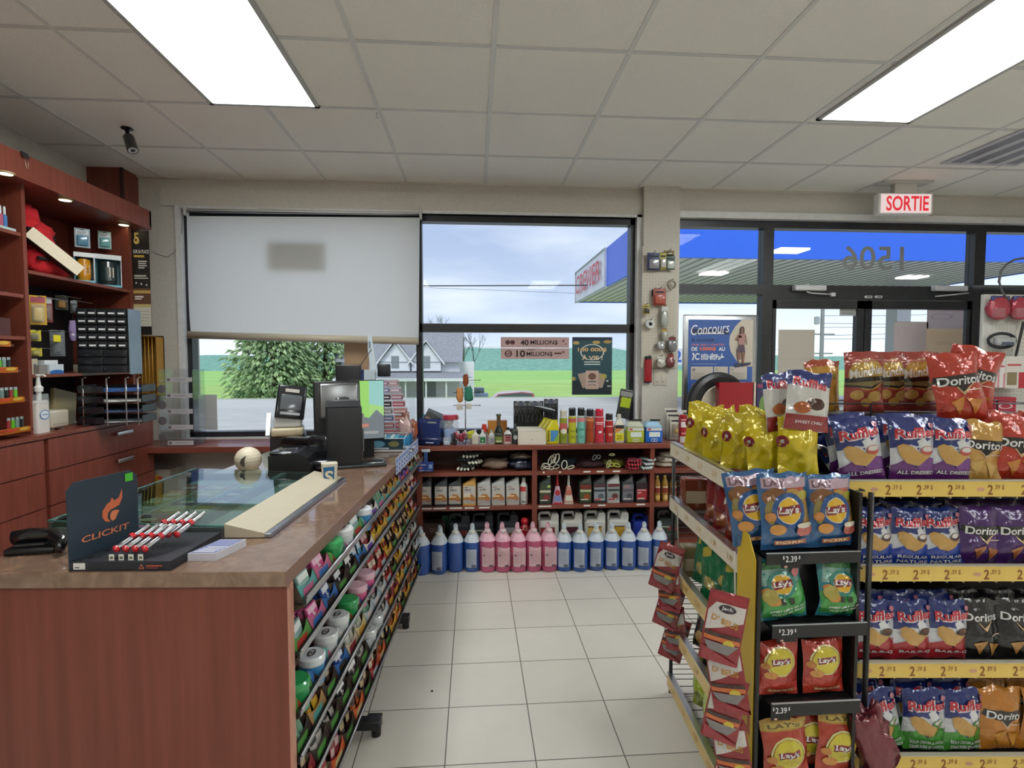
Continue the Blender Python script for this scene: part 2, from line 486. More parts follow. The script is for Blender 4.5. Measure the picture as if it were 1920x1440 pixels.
# window_1: two bays with a middle mullion and a transom on the right bay
def frame_box(x0, x1, z0, z1, y0=WY + .04, y1=WY + .12): return MB().box(x0, x1, y0, y1, z0, z1, mat='black_frame')
M1 = winx(787)
TRB, TRT = winz(623, 1000), winz(607, 1000)
def window(name, bars, panes, y=WY + .08):
    mb = MB()
    for a in bars: mb.box(a[0], a[1], WY + .03, WY + .12, a[2], a[3], mat='black_frame')
    w = struct(name, mb)
    for a in panes:
        g = MB().box(a[0], a[1], y, y + .006, a[2], a[3], mat='glass').build('pane', w)
    return w
fb = W1B + .05
window('window_1',
       [(W1L, W1L + .04, fb, W1T), (M1 - .03, M1 + .02, fb, W1T), (W1R - .04, W1R, fb, W1T), (W1L, W1R, W1T - .05, W1T), (W1L, W1R, fb, fb + .04),
        (M1, W1R, TRB, TRT)],
       [(W1L + .04, M1 - .03, fb + .04, W1T - .05), (M1 + .02, W1R - .04, fb + .04, TRB), (M1 + .02, W1R - .04, TRT, W1T - .05)])
# right: side light, double doors, next side light
D0, D1, D2, D3, D4 = winx(1431), winx(1450), winx(1826), winx(1846), XR
TB, TTp = winz(550, 1350), winz(532, 1350)
window('window_2', [(W2L, W2L + .02, 0, W2T), (W2L, D0, W2T - .06, W2T), (D0, D1, 0, W2T), (W2L, D0, TB, TTp), (W2L, D0, 0, .25)],
       [(W2L + .02, D0, TTp, W2T - .06), (W2L + .02, D0, .25, TB)])
window('window_3', [(D3, D4, W2T - .06, W2T), (D2, D3, 0, W2T), (D3, D4, TB, TTp), (D3, D4, 0, .25)],
       [(D3, D4, TTp, W2T - .06), (D3, D4, .25, TB)])
window('window_4', [(D1, D2, W2T - .06, W2T), (D1, D2, TB - .04, TTp)], [(D1, D2, TTp, W2T - .06)])
dm = winx(1625)
dt = TB - .045
for i, (a, b_) in enumerate(((D1 + .01, dm - .004), (dm + .004, D2 - .01))):
    st = .062
    mb = MB()
    mb.box(a, a + .03 if i == 0 else a + st, WY + .04, WY + .09, .01, dt, mat='black_frame')
    mb.box(b_ - (st if i == 0 else .03), b_, WY + .04, WY + .09, .01, dt, mat='black_frame')
    mb.box(a, b_, WY + .04, WY + .09, dt - .07, dt, mat='black_frame').box(a, b_, WY + .04, WY + .09, .01, .3, mat='black_frame')
    d = struct('door_%d' % (i + 1), mb)
    MB().box(a + .03, b_ - .03, WY + .062, WY + .068, .3, dt - .07, mat='glass').build('pane', d)
    xm = (b_ - .03) if i == 0 else (a + .03)
    MB().tube([(xm, WY + .04, .85), (xm, WY - .02, .88), (xm, WY - .02, 1.15), (xm, WY + .04, 1.18)], .012, '#c8c8c8', 'metal').build('door_handle', d)
# ceiling light panels (two in view, the others further back in the shop)
def ceiling_light(x0, x1, y0, y1, label):
    o = empty('ceiling_light', ((x0 + x1) / 2, (y0 + y1) / 2, CEIL), label, 'ceiling light', 'recessed ceiling light panels')
    w, d = (x1 - x0) / 2, (y1 - y0) / 2
    f = .022
    MB().box(-w, w, -d, -d + f, -.012, 0, '#b9bab8', 'satin').box(-w, w, d - f, d, -.012, 0, '#b9bab8', 'satin').box(-w, -w + f, -d, d, -.012, 0, '#b9bab8', 'satin').box(w - f, w, -d, d, -.012, 0, '#b9bab8', 'satin').build('frame', o)
    MB().box(-w + f, w - f, -d + f, d - f, -.009, -.001, mat='light_panel').build('diffuser', o)
la, lb = at(395, 193, Z=CEIL), at(598, 197, Z=CEIL)
ceiling_light(la.x, lb.x, la.y - 1.22, la.y, 'glowing rectangular ceiling light panel above the cash counter')
la, lb = at(1530, 223, Z=CEIL), at(1703, 229, Z=CEIL)
ceiling_light(la.x, lb.x, la.y - 1.22, la.y, 'glowing rectangular ceiling light panel above the snack shelves')
for x, y in ((-1.1, -1.2), (1.3, -1.2), (3.7, 1.0), (3.7, -1.6)):
    ceiling_light(x - .28, x + .28, y - .61, y + .61, 'ceiling light panel further back in the shop, behind the viewer')
# ================================================================== shelf unit with drawers on the left wall
SX, FX = -2.36, -2.28            # front of the shelves, front of drawers and fascia
U0, U1 = 0.9, 3.90               # unit length along the wall
DT = 1.06                       # top of the drawer base
S1, S2, FB, FT = 1.935, 1.378, 2.375, 2.505
DIV = 3.01
BXD = XL + .012
lu = empty('wall_shelf_unit', (XL, U1, 0), 'tall cherry wood shelving unit with drawers and lit canopy along the left wall', 'shelving')
def lp(name, mb, parent=None): return mb.build(name, parent or lu, loc=(-XL, -U1, 0) if parent is None else None)
def ys(px, X=SX): return at(px, 600, X=X).y
lp('back_panel', MB().box(XL, BXD, U0, U1, DT, S1 - .02, '#222226', 'satin').box(XL, BXD, U0, U1, S1 - .02, FT, mat='cherry_side'))
t2 = .018
for y, nm in ((U1 - t2, 0), (DIV, 1), (1.9, 2), (U0, 3)):
    lp('upright', MB().box(BXD, SX, y, y + .024, DT, FB, mat='cherry_side'))
for z, a, b_ in ((S1, DIV, U1), (S2, DIV, U1), (2.12, U0, DIV), (1.80, U0, DIV), (1.58, U0, DIV)):
    lp('shelf', MB().box(BXD, SX, a + .02, b_ - .01, z - .018, z, mat='cherry'))
lp('canopy', MB().box(XL, FX, U0, U1 + .11, FB, FB + .02, mat='cherry').box(FX - .02, FX, U0, U1 + .11, FB + .02, FT, mat='cherry').box(XL, FX, U1 + .09, U1 + .11, FB + .02, FT, mat='cherry'))
lp('base_cabinet', MB().box(XL, FX - .02, U0, U1 + .07, .02, DT - .02, mat='cherry_side').box(XL, FX + .005, U0, U1 + .08, DT - .022, DT, mat='cherry'))
zs = [DT - .03, .855, .665, .475, .285, .095]
for (a, b_, hasknob) in ((DIV - .0, U1 + .06, True), (1.95, DIV - .02, False), (.95, 1.93, False)):
    for i in range(5):
        d = MB().box(FX - .02, FX, a + .006, b_ - .006, zs[i + 1] + .006, zs[i], mat='cherry').build('drawer', lu, loc=(-XL, -U1, 0))
        if hasknob:
            ym = a + (b_ - a) * .63; zm = zs[i] - .045
            MB().box(FX, FX + .022, ym - .06, ym - .052, zm - .006, zm + .006, '#5a3029').box(FX, FX + .022, ym + .052, ym + .06, zm - .006, zm + .006, '#5a3029') \
                .rbox(FX + .02, FX + .032, ym - .075, ym + .075, zm - .011, zm + .011, .003, '#e2e2e4', 'metal').build('drawer_handle', d)
for px, py in ((10, 323), (122, 373), (232, 420)):
    q = at(px, py, Z=FB)
    c = empty('puck_light', (q.x, q.y, FB), {10: 'glowing puck light under the left canopy, cut by the photo edge', 122: 'glowing puck light above the red life jackets', 232: 'glowing puck light at the window end of the wooden canopy'}[px], 'light')
    MB().lathe([(.036, -.0001), (.036, -.006), (.03, -.008)], '#b9a57a', 'satin', 20).build('rim', c)
    MB().lathe([(.029, -.009), (.001, -.0095)], (5, 4.6, 3.0, 1), 'glow', 20, cap=False).build('lens', c, fix=False)
q = at(44, 285, X=FX)
c = empty('binder_clip', (FX + .004, q.y, FT), 'black binder clip pinched on the top edge of the wooden canopy', 'clip')
MB().add([(0.008, -.022, -.02), (.008, .022, -.02), (.001, .022, .006), (.001, -.022, .006), (-.034, .022, -.02), (-.034, -.022, -.02)], [(0, 1, 2, 3), (3, 2, 4, 5)], '#22242a', 'satin').build('clamp', c)
MB().tube([(.008, -.012, -.018), (.012, -.006, -.07), (.012, 0, -.076), (.012, .006, -.07), (.008, .012, -.018)], .0014, '#d9c9b8', 'metal', 6).build('wire_handle', c)
# dark boxed column in the corner
q0 = at(228, 314, Z=CEIL); q1 = at(277, 343, Z=CEIL)
struct('trim_6', MB().box(XL, q0.x, q0.y, WY, 0, CEIL, mat='cherry_side').box(q0.x - .012, q0.x + .004, q0.y - .006, q0.y + .02, 0, CEIL, '#3a1d1a', 'satin'))

# small lettering helper on a box front
def on(px0, px1, pyt, pyb, Y=None, X=None):
    """centre, bottom, width, height of the rectangle the photo shows, at depth Y (facing the camera) or X (facing the aisle)"""
    a = at(px0, pyt, Y=Y, X=X); b_ = at(px1, pyb, Y=Y, X=X)
    lo = min(a.z, b_.z); hi = max(a.z, b_.z)
    if X is None: return (a.x + b_.x) / 2, lo, abs(b_.x - a.x), hi - lo
    return (a.y + b_.y) / 2, lo, abs(b_.y - a.y), hi - lo
def carton(name, cx, cy, z, w, d, h, col, label, cat, side=None, shapes=None, rz=0, group=None, mat='satin', r=.002):
    """box standing at (cx, cy, z); printed front (facing -y locally): shapes in metres, x centred, z from the bottom"""
    mb = MB().box(-w / 2, w / 2, -d / 2, d / 2, 0, h, col, mat)
    if shapes: printed(mb, shapes, plane_fn((0, -d / 2, 0), (1, 0, 0), (0, 0, 1), (0, -1, 0)), off=.0005)
    o = mb.build(name, loc=(cx, cy, z), rot=(0, 0, rz), fix=False)
    return tag(o, label, cat, group)
RZI = R(38)      # goods turned a little towards the room
def onf(px0, px1, pyt, pyb, X):
    cy, z, w, h = on(px0, px1, pyt, pyb, X=X)
    a = at(px0, 600, Y=cy).x; b_ = at(px1, 600, Y=cy).x
    return cy, z, abs(b_ - a) * .86, h
RZL = R(90)      # things on the left unit face +x (towards the aisle)
XS = SX - .12

# --- top shelf
random.seed(11)
def pillow(w, d, h, col, mat='cloth', seed=0, n=10, dent=.12, cuts=()):
    """soft stuffed form, z up from 0"""
    mb = MB(); vs = []
    for j in range(n + 1):
        th = PI * j / n
        for i in range(2 * n):
            ph = PI * i / n
            e_ = .75
            sx_ = math.copysign(abs(math.sin(th)) ** e_, 1) * math.copysign(abs(math.cos(ph)) ** e_, math.cos(ph))
            sy_ = abs(math.sin(th)) ** e_ * math.copysign(abs(math.sin(ph)) ** e_, math.sin(ph))
            sz_ = math.copysign(abs(math.cos(th)) ** e_, -math.cos(th))
            k = 1 + dent * noise.noise(Vector((sx_ * 2.1 + seed, sy_ * 2.1, sz_ * 2.1)))
            vs.append((w / 2 * sx_ * k, d / 2 * sy_ * k, h / 2 + h / 2 * sz_ * (k if sz_ > 0 else 1)))
    fs = [(j * 2 * n + i, j * 2 * n + (i + 1) % (2 * n), (j + 1) * 2 * n + (i + 1) % (2 * n), (j + 1) * 2 * n + i) for j in range(n) for i in range(2 * n)]
    return mb.add(vs, fs, col, mat, True)
def life_jacket(loc, rot, label, sc=1, seed=0):
    o = empty('life_jacket', loc, label, 'life jacket', 'red life jackets on the top shelf', rot=rot)
    pillow(.30, .16, .2, '#d2242c', seed=seed, dent=.35).build('foam_panel', o)
    pillow(.16, .15, .17, '#c81f2a', seed=seed + 3, dent=.3).build('collar', o, loc=(-.07, 0, .14))
    mb = MB(); mb.tube([(-.15, -.07, .09), (-.05, -.095, .1), (.08, -.092, .08), (.15, -.05, .06)], .012, '#1d1b1e', 'cloth', 6)
    mb.build('strap', o)
    MB().rbox(-.03, .03, -.108, -.09, .07, .12, .006, '#26242a', 'satin').build('buckle', o)
    o.scale = (sc,) * 3
    return o
life_jacket((SX - .12, ys(88, SX - .12), S1), (0, R(4), RZL), 'red life jacket at the bottom of the pile on the top shelf', .9, 1)
life_jacket((SX - .14, ys(70, SX - .14), S1 + .17), (R(-6), R(6), RZL), 'red life jacket lying on top of another at the canopy end', .72, 5)
# foam bat like white topped box leaning on them
mb = MB().rbox(-.15, .15, -.03, .03, -.035, .035, .008, '#2b2626', 'satin').box(-.15, .15, -.034, -.03, -.033, .033, '#e8dcc4', 'matte')
o = mb.build('leaning_box', loc=(SX - .02, ys(104, SX - .02), S1 + .13), rot=(0, R(38), R(60))); tag(o, 'long cream faced dark box leaning down across the red life jackets', 'box')
# hanging cards and mug boxes
def hangcard(px0, px1, pt, pb, X, label, cols, cat='packet', group=None):
    cy, z, w, h = onf(px0, px1, pt, pb, X)
    mb = MB().box(-w / 2, w / 2, -.004, .004, 0, h, cols[0], 'gloss')
    mb.rbox(-w * .36, w * .36, -.022, -.004, h * .1, h * .6, .006, cols[1], 'gloss')
    mb.box(-w * .4, w * .4, -.0046, -.004, h * .68, h * .9, cols[2], 'satin').box(-w * .12, w * .12, -.0047, -.0046, h * .92, h * .96, '#20242a')
    for k in range(3): mb.box(-w * .34, w * (.1 + .1 * k), -.0052, -.0046, h * (.7 + .06 * k), h * (.72 + .06 * k), '#3d4652')
    return tag(mb.build('hanging_packet', loc=(X, cy, z), rot=(0, 0, RZI), fix=False), label, cat, group)
hangcard(140, 168, 424, 468, SX - .12, 'clear packet on a pale blue card above the yellow mug box', ('#a7bccd', '#5a93b4', '#dfe8ef'))
hangcard(184, 208, 430, 470, SX - .12, 'teal packet on a white card above the green mug box', ('#9fc3c6', '#6fb3b4', '#e3edf0'))
def mugbox(px0, px1, pt, pb, X, c, mug, label):
    cy, z, w, h = onf(px0, px1, pt, pb, X); z = S1
    o = empty('mug_box', (X, cy, z), label, 'box', 'boxed mugs on the top shelf', rz=RZI)
    MB().box(-w / 2, w / 2, .03, .10, 0, h, c, 'satin').box(-w / 2, -w / 2 + .006, -.05, .03, 0, h, c, 'satin').box(w / 2 - .004, w / 2, -.05, .03, 0, h, '#e8ecef', 'satin').box(-w / 2, w / 2, -.05, .1, h, h + .004, '#e3ecee').box(-w / 2, w / 2, -.051, -.05, h * .87, h, '#e9edee').box(-w / 2, w / 2, -.051, .03, 0, .012, '#7fb6c9').build('open_carton', o)
    mb = MB().lathe([(w * .3, .014), (w * .36, .04), (w * .36, h * .62), (w * .33, h * .8), (w * .2, h * .84)], mug, 'gloss', 20, c=(0, -.005, 0))
    printed(mb, [('rect', .004, .3, .03, .62, '#e9e4d2'), ('rect', .008, .35, .026, .38, '#554433'), ('rect', .008, .45, .026, .47, '#554433')], lambda u, v, k: cyl_fn(w * .36, 0, h, -PI / 2)(u, v, k) + Vector((0, -.005, 0)))
    mb.build('mug', o)
mugbox(138, 175, 466, 528, SX - .06, '#3c7f90', '#e39a1e', 'boxed insulated mug in bright yellow on the top shelf')
mugbox(176, 225, 466, 536, SX - .06, '#3a7d8d', '#2e3b3a', 'boxed insulated mug in dark green, nearest the shelf end')
tag(MB().lathe([(.012, 0), (.014, .008), (.012, .03), (.005, .036)], '#cfe3ec', 'gloss', 14).build('glass_bauble', loc=(SX - .03, ys(222), S1)), 'tiny pale glass ball at the foot of the green mug box', 'ornament')

# --- middle bay with dark back and hanging goods
def blister(px0, px1, pt, pb, X, cols, label, seed=0, name='blister_pack', group='hanging packets in the middle bay'):
    cy, z, w, h = onf(px0, px1, pt, pb, X); random.seed(seed)
    mb = MB().box(-w / 2, w / 2, 0, .003, 0, h, cols[0], 'satin')
    mb.rbox(-w * .4, w * .4, -.025, 0, h * .08, h * .7, .008, cols[1], 'clear')
    mb.rbox(-w * .28, w * .28, -.018, -.002, h * .14, h * .6, .006, cols[2], 'gloss')
    mb.box(-w * .42, w * .42, -.001, 0, h * .75, h * .95, cols[3], 'satin')
    o = mb.build(name, loc=(X, cy, z), rot=(0, 0, RZI), fix=False); tag(o, label, 'packet', group)
    MB().tube([(.1, .13, h * .96), (0, -.03, h * .96), (0, -.035, h * .98)], .0022, '#aab0b8', 'metal', 5).build('peg_hook', o)
    return o
blister(56, 86, 552, 610, SX - .05, ('#d4a92a', '#d8d2c0', '#e8c86a', '#b05060'), 'yellow backed bag of key tags with a red header, hanging at the left', 1)
blister(80, 98, 556, 605, SX - .1, ('#8a2f34', '#bfb5b5', '#7d4048', '#d5dae0'), 'red net bag hanging behind the yellow backed one', 2)
blister(104, 127, 552, 582, SX - .14, ('#2b2926', '#8a7a50', '#c98a28', '#40382c'), 'small amber packet on a dark card at the back', 3)
blister(132, 145, 562, 588, SX - .12, ('#303338', '#8f959b', '#4a4e55', '#9ba0a8'), 'small grey packet beside the black strap', 4)
blister(53, 76, 618, 640, SX - .04, ('#c9bb2a', '#c8c49a', '#33363a', '#d8cc2c'), 'yellow headed packet of two black picks', 5)
blister(94, 121, 618, 668, SX - .04, ('#5c6168', '#9aa0a6', '#3f444a', '#6a7078'), 'tall clear packet with a yellow price sticker', 6)
blister(57, 78, 652, 668, SX - .04, ('#c7b92c', '#c8c49a', '#b8a92a', '#d8cc2c'), 'low yellow packet above the small white boxes', 7)
cy, z, w, h = on(101, 115, 628, 641, X=SX - .012)
tag(MB().box(-w / 2, w / 2, -.0008, 0, 0, h, '#e6d92e').build('price_sticker', loc=(SX - .015, cy, z), rot=(0, 0, RZL)), 'yellow square price sticker on the tall clear packet', 'sticker')
def brush(px0, px1, pt, pb, label):
    cy, z, w, h = onf(px0, px1, pt, pb, SX - .04)
    o = empty('lint_brush', (SX - .04, cy, z), label, 'brush', 'lilac brushes hanging in the middle bay', rz=RZI)
    MB().loft([(-.004, w * .5, .02, 2.5, 0, 0), (h * .15, w * .85, .024, 2.5, 0, 0), (h * .6, w * .95, .026, 2.5, 0, 0), (h, w * .7, .02, 2.5, 0, 0)], '#8d7aa6', 'satin', 16).build('body', o)
    MB().lathe([(.008, 0), (.0005, .001)], '#dcd6e6', 'gloss', 12, M=Matrix.Translation((0, -.0135, h * .28)) @ Matrix.Rotation(PI / 2, 4, 'X')).build('button', o)
    MB().tube([(.12, .14, h + .01), (0, -.03, h + .012), (0, -.04, h + .03)], .002, '#9aa0a8', 'metal', 5).build('peg_hook', o)
brush(128, 145, 600, 638, 'upper lilac lint brush hanging on its hook')
brush(145, 162, 646, 680, 'lower lilac lint brush hanging on its hook')
# beige rolls on hooks and sockets
for i, (px, py, wd) in enumerate(((152, 618, .03), (162, 620, .03), (172, 622, .032), (163, 648, .03), (174, 650, .034))):
    cy, z, w, h = on(px - 6, px + 6, py - 9, py + 9, X=SX - .07)
    tag(MB().lathe([(.013, 0), (.024, .004), (.024, h - .004), (.013, h), (.012, h - .01), (.0121, .01)], '#d3cbba', 'matte', 16).build('tape_roll', loc=(SX - .07 - .02 * (i % 2), cy, z)),
        ['left', 'middle', 'right', 'left', 'right'][i] + ' beige roll of the ' + ('upper' if i < 3 else 'lower') + ' hanging row', 'roll', 'beige rolls beside the parts drawers')
for i, px in enumerate((151, 160, 172, 190)):
    cy, z, w, h = on(px - 5, px + 5, 682, 697, X=SX - .03)
    wd = .02 if i < 2 else .034
    mb = MB().rbox(-wd, wd, -.022, .022, 0, .052, .008, '#d8d0c0' if i > 1 else '#a89f92', 'satin')
    if i == 3:
        for k in (-.014, .014): mb.box(k - .004, k + .004, -.0235, -.022, .012, .024, '#20242a').box(k - .004, k + .004, -.0235, -.022, .032, .044, '#20242a')
    tag(mb.build('plug_adapter', loc=(SX - .04, cy, S2), rot=(0, 0, RZL)), ('leftmost dim', 'second dim', 'plain beige', 'two socket beige')[i] + ' plug adapter on the shelf by the parts drawers', 'adapter', 'plug adapters on the shelf')
# parts drawers
a = ys(152, SX - .05); b_ = ys(238, SX - .0)
a = at(150, 640, X=SX - .02); b_ = at(237, 640, Y=a.y - .02)
pc = empty('parts_cabinet', ((a.x + b_.x) / 2, a.y - .01, S2), 'black small parts cabinet with rows of white labelled drawers', 'cabinet', rz=R(9))
pw = b_.x - a.x; ph = at(200, 584, X=SX).z - S2
MB().box(-pw / 2, pw / 2, .006, .15, 0, ph, '#15171b', 'satin').box(pw / 2, pw / 2 + .005, -.01, .15, -.01, ph, '#7f93a3', 'satin').build('case', pc)
nr = 8
for r_ in range(nr):
    zt_ = ph - (r_ + .15) * ph / nr; zb_ = ph - (r_ + .95) * ph / nr
    nc = 5 if r_ < 5 else 2
    for c_ in range(nc):
        x0_ = -pw / 2 + .008 + (pw - .02) * c_ / nc; x1_ = x0_ + (pw - .02) / nc - .004
        d = MB().rbox(x0_, x1_, -.004, .1, zb_, zt_, .002, '#2a2e33', 'gloss').build('small_drawer', pc)
        if r_ < 5: MB().box(x0_ + .008, x1_ - .006, -.0055, -.004, zb_ + .012, zb_ + .022, '#dfe2e4').build('label_strip', d)
# notices taped at the end of the unit
Yp = U1 + .035
def notice(px0, px1, pt, pb, Y, base, label, shapes, name='notice', rz=0, cat='notice', curl=0.0, th=.0015, mat='satin', tilt=0):
    cx, z, w, h = on(px0, px1, pt, pb, Y=Y)
    mb = MB().box(-w / 2, w / 2, 0, th, 0, h, base, mat)
    sh = []
    for s_ in shapes:     # shapes given in 0..1 of the sheet
        k = s_[0]
        if k == 'rect': s_ = ('rect', (s_[1] - .5) * w, s_[2] * h, (s_[3] - .5) * w, s_[4] * h, *s_[5:])
        elif k in ('ell', 'ring'): s_ = (k, (s_[1] - .5) * w, s_[2] * h, s_[3] * w, s_[4] * h, *s_[5:])
        elif k == 'poly': s_ = ('poly', [((a_ - .5) * w, b2 * h) for a_, b2 in s_[1]], *s_[2:])
        elif k == 'text': s_ = ('text', s_[1], (s_[2] - .5) * w, s_[3] * h, s_[4] * w, s_[5] * h, *s_[6:])
        sh.append(s_)
    printed(mb, sh, plane_fn((0, 0, 0), (1, 0, 0), (0, 0, 1), (0, -1, 0)), off=.00025)
    o = mb.build(name, loc=(cx, Y, z), rot=(tilt, 0, rz), fix=False)
    return tag(o, label, cat)
notice(246, 285, 432, 628, Yp, '#2b2622', 'tall black and gold lottery poster hanging at the end of the wooden shelving',
       [('rect', 0, .3, 1, .45, '#6f4a3a'), ('rect', 0, .4, 1, .43, '#caa75c'), ('text', '5', .28, .93, .3, .1, '#d9b65a', 0, 0, .03), ('ring', .28, .9, .16, .03, .3, '#f0d488'),
        ('text', 'SUR SA PLACE', .52, .80, .9, .035, '#f1efe9', 0, 0, .02), ('rect', .1, .745, .7, .765, '#d9b65a'), ('rect', .35, .70, .85, .712, '#e6e2da'), ('rect', .35, .68, .8, .69, '#e6e2da'),
        ('rect', .35, .66, .85, .67, '#e6e2da'), ('rect', .35, .64, .7, .65, '#e6e2da'), ('rect', .1, .56, .8, .575, '#d8d2c4'), ('rect', .1, .54, .9, .55, '#d8d2c4'),
        ('ell', .2, .5, .05, .01, '#d8d2c4'), ('ell', .5, .49, .05, .01, '#d8d2c4'), ('ell', .8, .48, .05, .01, '#d8d2c4'), ('rect', .1, .36, .6, .375, '#efe9dc'), ('rect', .1, .34, .5, .352, '#efe9dc')], 'poster', cat='poster')
notice(250, 284, 570, 612, Yp - .006, '#cdb87c', 'cream calendar sheet with a yellow header pinned over the black poster', [('rect', 0, 0, 1, .86, '#d9d3c6')] + [('rect', .1, .1 + .14 * k, .9, .12 + .14 * k, '#a39c90') for k in range(5)])
notice(237, 264, 583, 612, Yp - .03, '#e4e2df', 'small white handwritten note taped to the parts cabinet', [('rect', .1, .7, .85, .74, '#8c8c92'), ('rect', .1, .5, .9, .54, '#8c8c92'), ('rect', .15, .25, .9, .31, '#55555c'), ('rect', .1, .1, .6, .13, '#8c8c92')])
# small white boxes
for i, (a, b_, t_, c, lb) in enumerate(((78, 104, 672, '#e4e7ea', 'white carton at the back of the small boxes'), (84, 111, 680, '#dfe8ef', 'white and blue carton in front, with a blue wave'), (54, 66, 668, '#cfc4a8', 'stubby jar shaped cream box at the left'), (64, 80, 680, '#8f8782', 'grey carton beside the white and blue one'))):
    cy, z, w, h = on(a, b_, t_, 697, X=SX - .05 + .02 * (i % 2))
    carton('small_carton', SX - .06 + .03 * (i % 2), cy, S2, w, .05, h, c, lb, 'box', shapes=[('rect', -w * .5, 0, w * .5, h * .3, '#2d6fc0'), ('ell', 0, h * .3, w * .4, h * .12, '#2d6fc0')] if i == 1 else [('rect', -w * .3, h * .6, w * .3, h * .7, '#8a9aa8')], rz=RZL, group='small cartons on the middle shelf')

# --- lower bay: pump bottle, folder, trays
cy, z, w, h = on(57, 90, 742, 795, X=SX)
o = empty('sanitizer_bottle', (SX + .0, cy, DT), 'clear pump bottle with a white body and blue oval label', 'bottle')
w *= .82
MB().loft([(0, w, .05, 5, 0, 0), (h * 1.0, w, .05, 5, 0, 0), (h * 1.08, w * .9, .045, 4, 0, 0)], '#eae4de', 'gloss', 24).build('body', o, rot=(0, 0, RZL))
MB().loft([(h * .98, w * 1.04, .054, 5, 0, 0), (h * 1.28, w * 1.0, .052, 4, 0, 0)], '#d8dde0', 'clear', 24).build('clear_shoulder', o, rot=(0, 0, RZL))
MB().lathe([(.012, h * 1.08), (.012, h * 1.35), (.02, h * 1.36), (.022, h * 1.5), (.012, h * 1.56), (.008, h * 1.85), (.016, h * 1.87), (.018, h * 1.93), (.004, h * 1.95)], '#f0efec', 'gloss', 16).tube([(0, 0, h * 1.9), (.03, -.0, h * 1.9), (.04, 0, h * 1.86)], .005, '#f0efec', 'gloss', 8).build('pump', o)
tx = MB(); printed(tx, [('ring', 0, h * .6, w * .36, h * .16, .14, '#4d8fd0'), ('ell', 0, h * .6, w * .3, h * .13, '#f2f5f8'), ('rect', -w * .2, h * .58, w * .22, h * .62, '#7da6d6')], plane_fn((.0262, 0, 0), (0, 1, 0), (0, 0, 1), (1, 0, 0))); tx.build('label', o, fix=False)
cy, z, w, h = on(91, 127, 754, 786, X=SX)
o = MB().rbox(-w / 2, w / 2, -.06, .06, .012, h, .012, '#cdc5b4', 'satin').box(-w * .4, w * .4, -.062, -.058, h * .3, h * .34, '#a39c8c').lathe([(.02, 0), (.02, .02)], '#8e8a84', 'satin', 12, c=(-w * .28, -.03, 0)).lathe([(.02, 0), (.02, .02)], '#8e8a84', 'satin', 12, c=(w * .28, -.03, 0)).build('tape_dispenser', loc=(SX - .05, cy, DT), rot=(0, 0, RZL))
tag(o, 'beige desktop box with two round feet beside the pump bottle', 'box')
cy, z, w, h = on(93, 150, 722, 776, X=SX - .1)
carton('folder', SX - .12, cy, DT + .012, w * .8, .02, h * 1.05, '#a89a72', 'worn olive brown folder leaning behind the beige box', 'folder', rz=RZL, shapes=[('ell', .09, .02, .01, .008, '#e8e4d8'), ('rect', -.08, h * .5, .05, h * .51, '#8d8160')]).rotation_euler = (R(-6), R(14), RZL)
# letter trays
a = at(152, 740, X=SX + .01); b_ = at(262, 740, Y=a.y)
lt = empty('letter_tray', ((a.x + b_.x) / 2, a.y, DT), 'stack of four black letter trays on wire risers holding papers', 'letter tray', rz=R(9))
tw = (b_.x - a.x)
for k in range(4):
    z = .012 + k * .062
    MB().box(-tw / 2, tw / 2, 0, .2, z, z + .004, '#1b1e24', 'satin').box(-tw / 2, tw / 2, .195, .2, z, z + .04, '#1b1e24', 'satin').box(-tw / 2, -tw / 2 + .004, 0, .2, z, z + .045, '#232830', 'satin').box(tw / 2 - .004, tw / 2, 0, .2, z, z + .045, '#232830', 'satin') \
        .add([(-tw / 2, 0, z), (-tw * .1, 0, z), (-tw * .1, -.012, z + .04), (-tw / 2, -.012, z + .04)], [(0, 1, 2, 3)], '#232830', 'gloss').tube([(tw * .12, 0, z + .02), (tw * .2, -.01, z + .006), (tw * .45, -.01, z + .01), (tw * .5, 0, z + .025)], .002, '#9fa9ae', 'metal', 5).build('tray', lt)
    MB().box(-tw * .3, tw * .47, .005, .19, z + .005, z + .010 + .004 * k, ('#c9ccd0', '#4d5d8a', '#d7dad8', '#3c62a8')[k], 'matte').build('paper', lt)
for x_ in (-tw * .42, -tw * .05, tw * .25, tw * .44):
    MB().tube([(x_, -.006, 0), (x_, -.006, .285), (x_ + .0, .03, .29)], .004, '#c6cace', 'metal', 8).build('riser', lt)
for i in range(5):
    tag(MB().tube([(0, -.06, .006), (0, .06, .006)], .004, ('#20242c', '#30343c', '#b8bcc4', '#dfe2e8', '#25282e')[i], 'gloss', 8).build('pen', loc=(SX + .065 + .011 * i, ys(170 + 13 * i, SX + .07), DT), rot=(0, 0, R(10 * i - 25))), ('black pen nearest the beige box', 'second black pen from the beige box', 'silver pen below the letter trays', 'white pen below the letter trays', 'black pen at the right end of the row')[i], 'pen', 'pens in front of the letter trays')

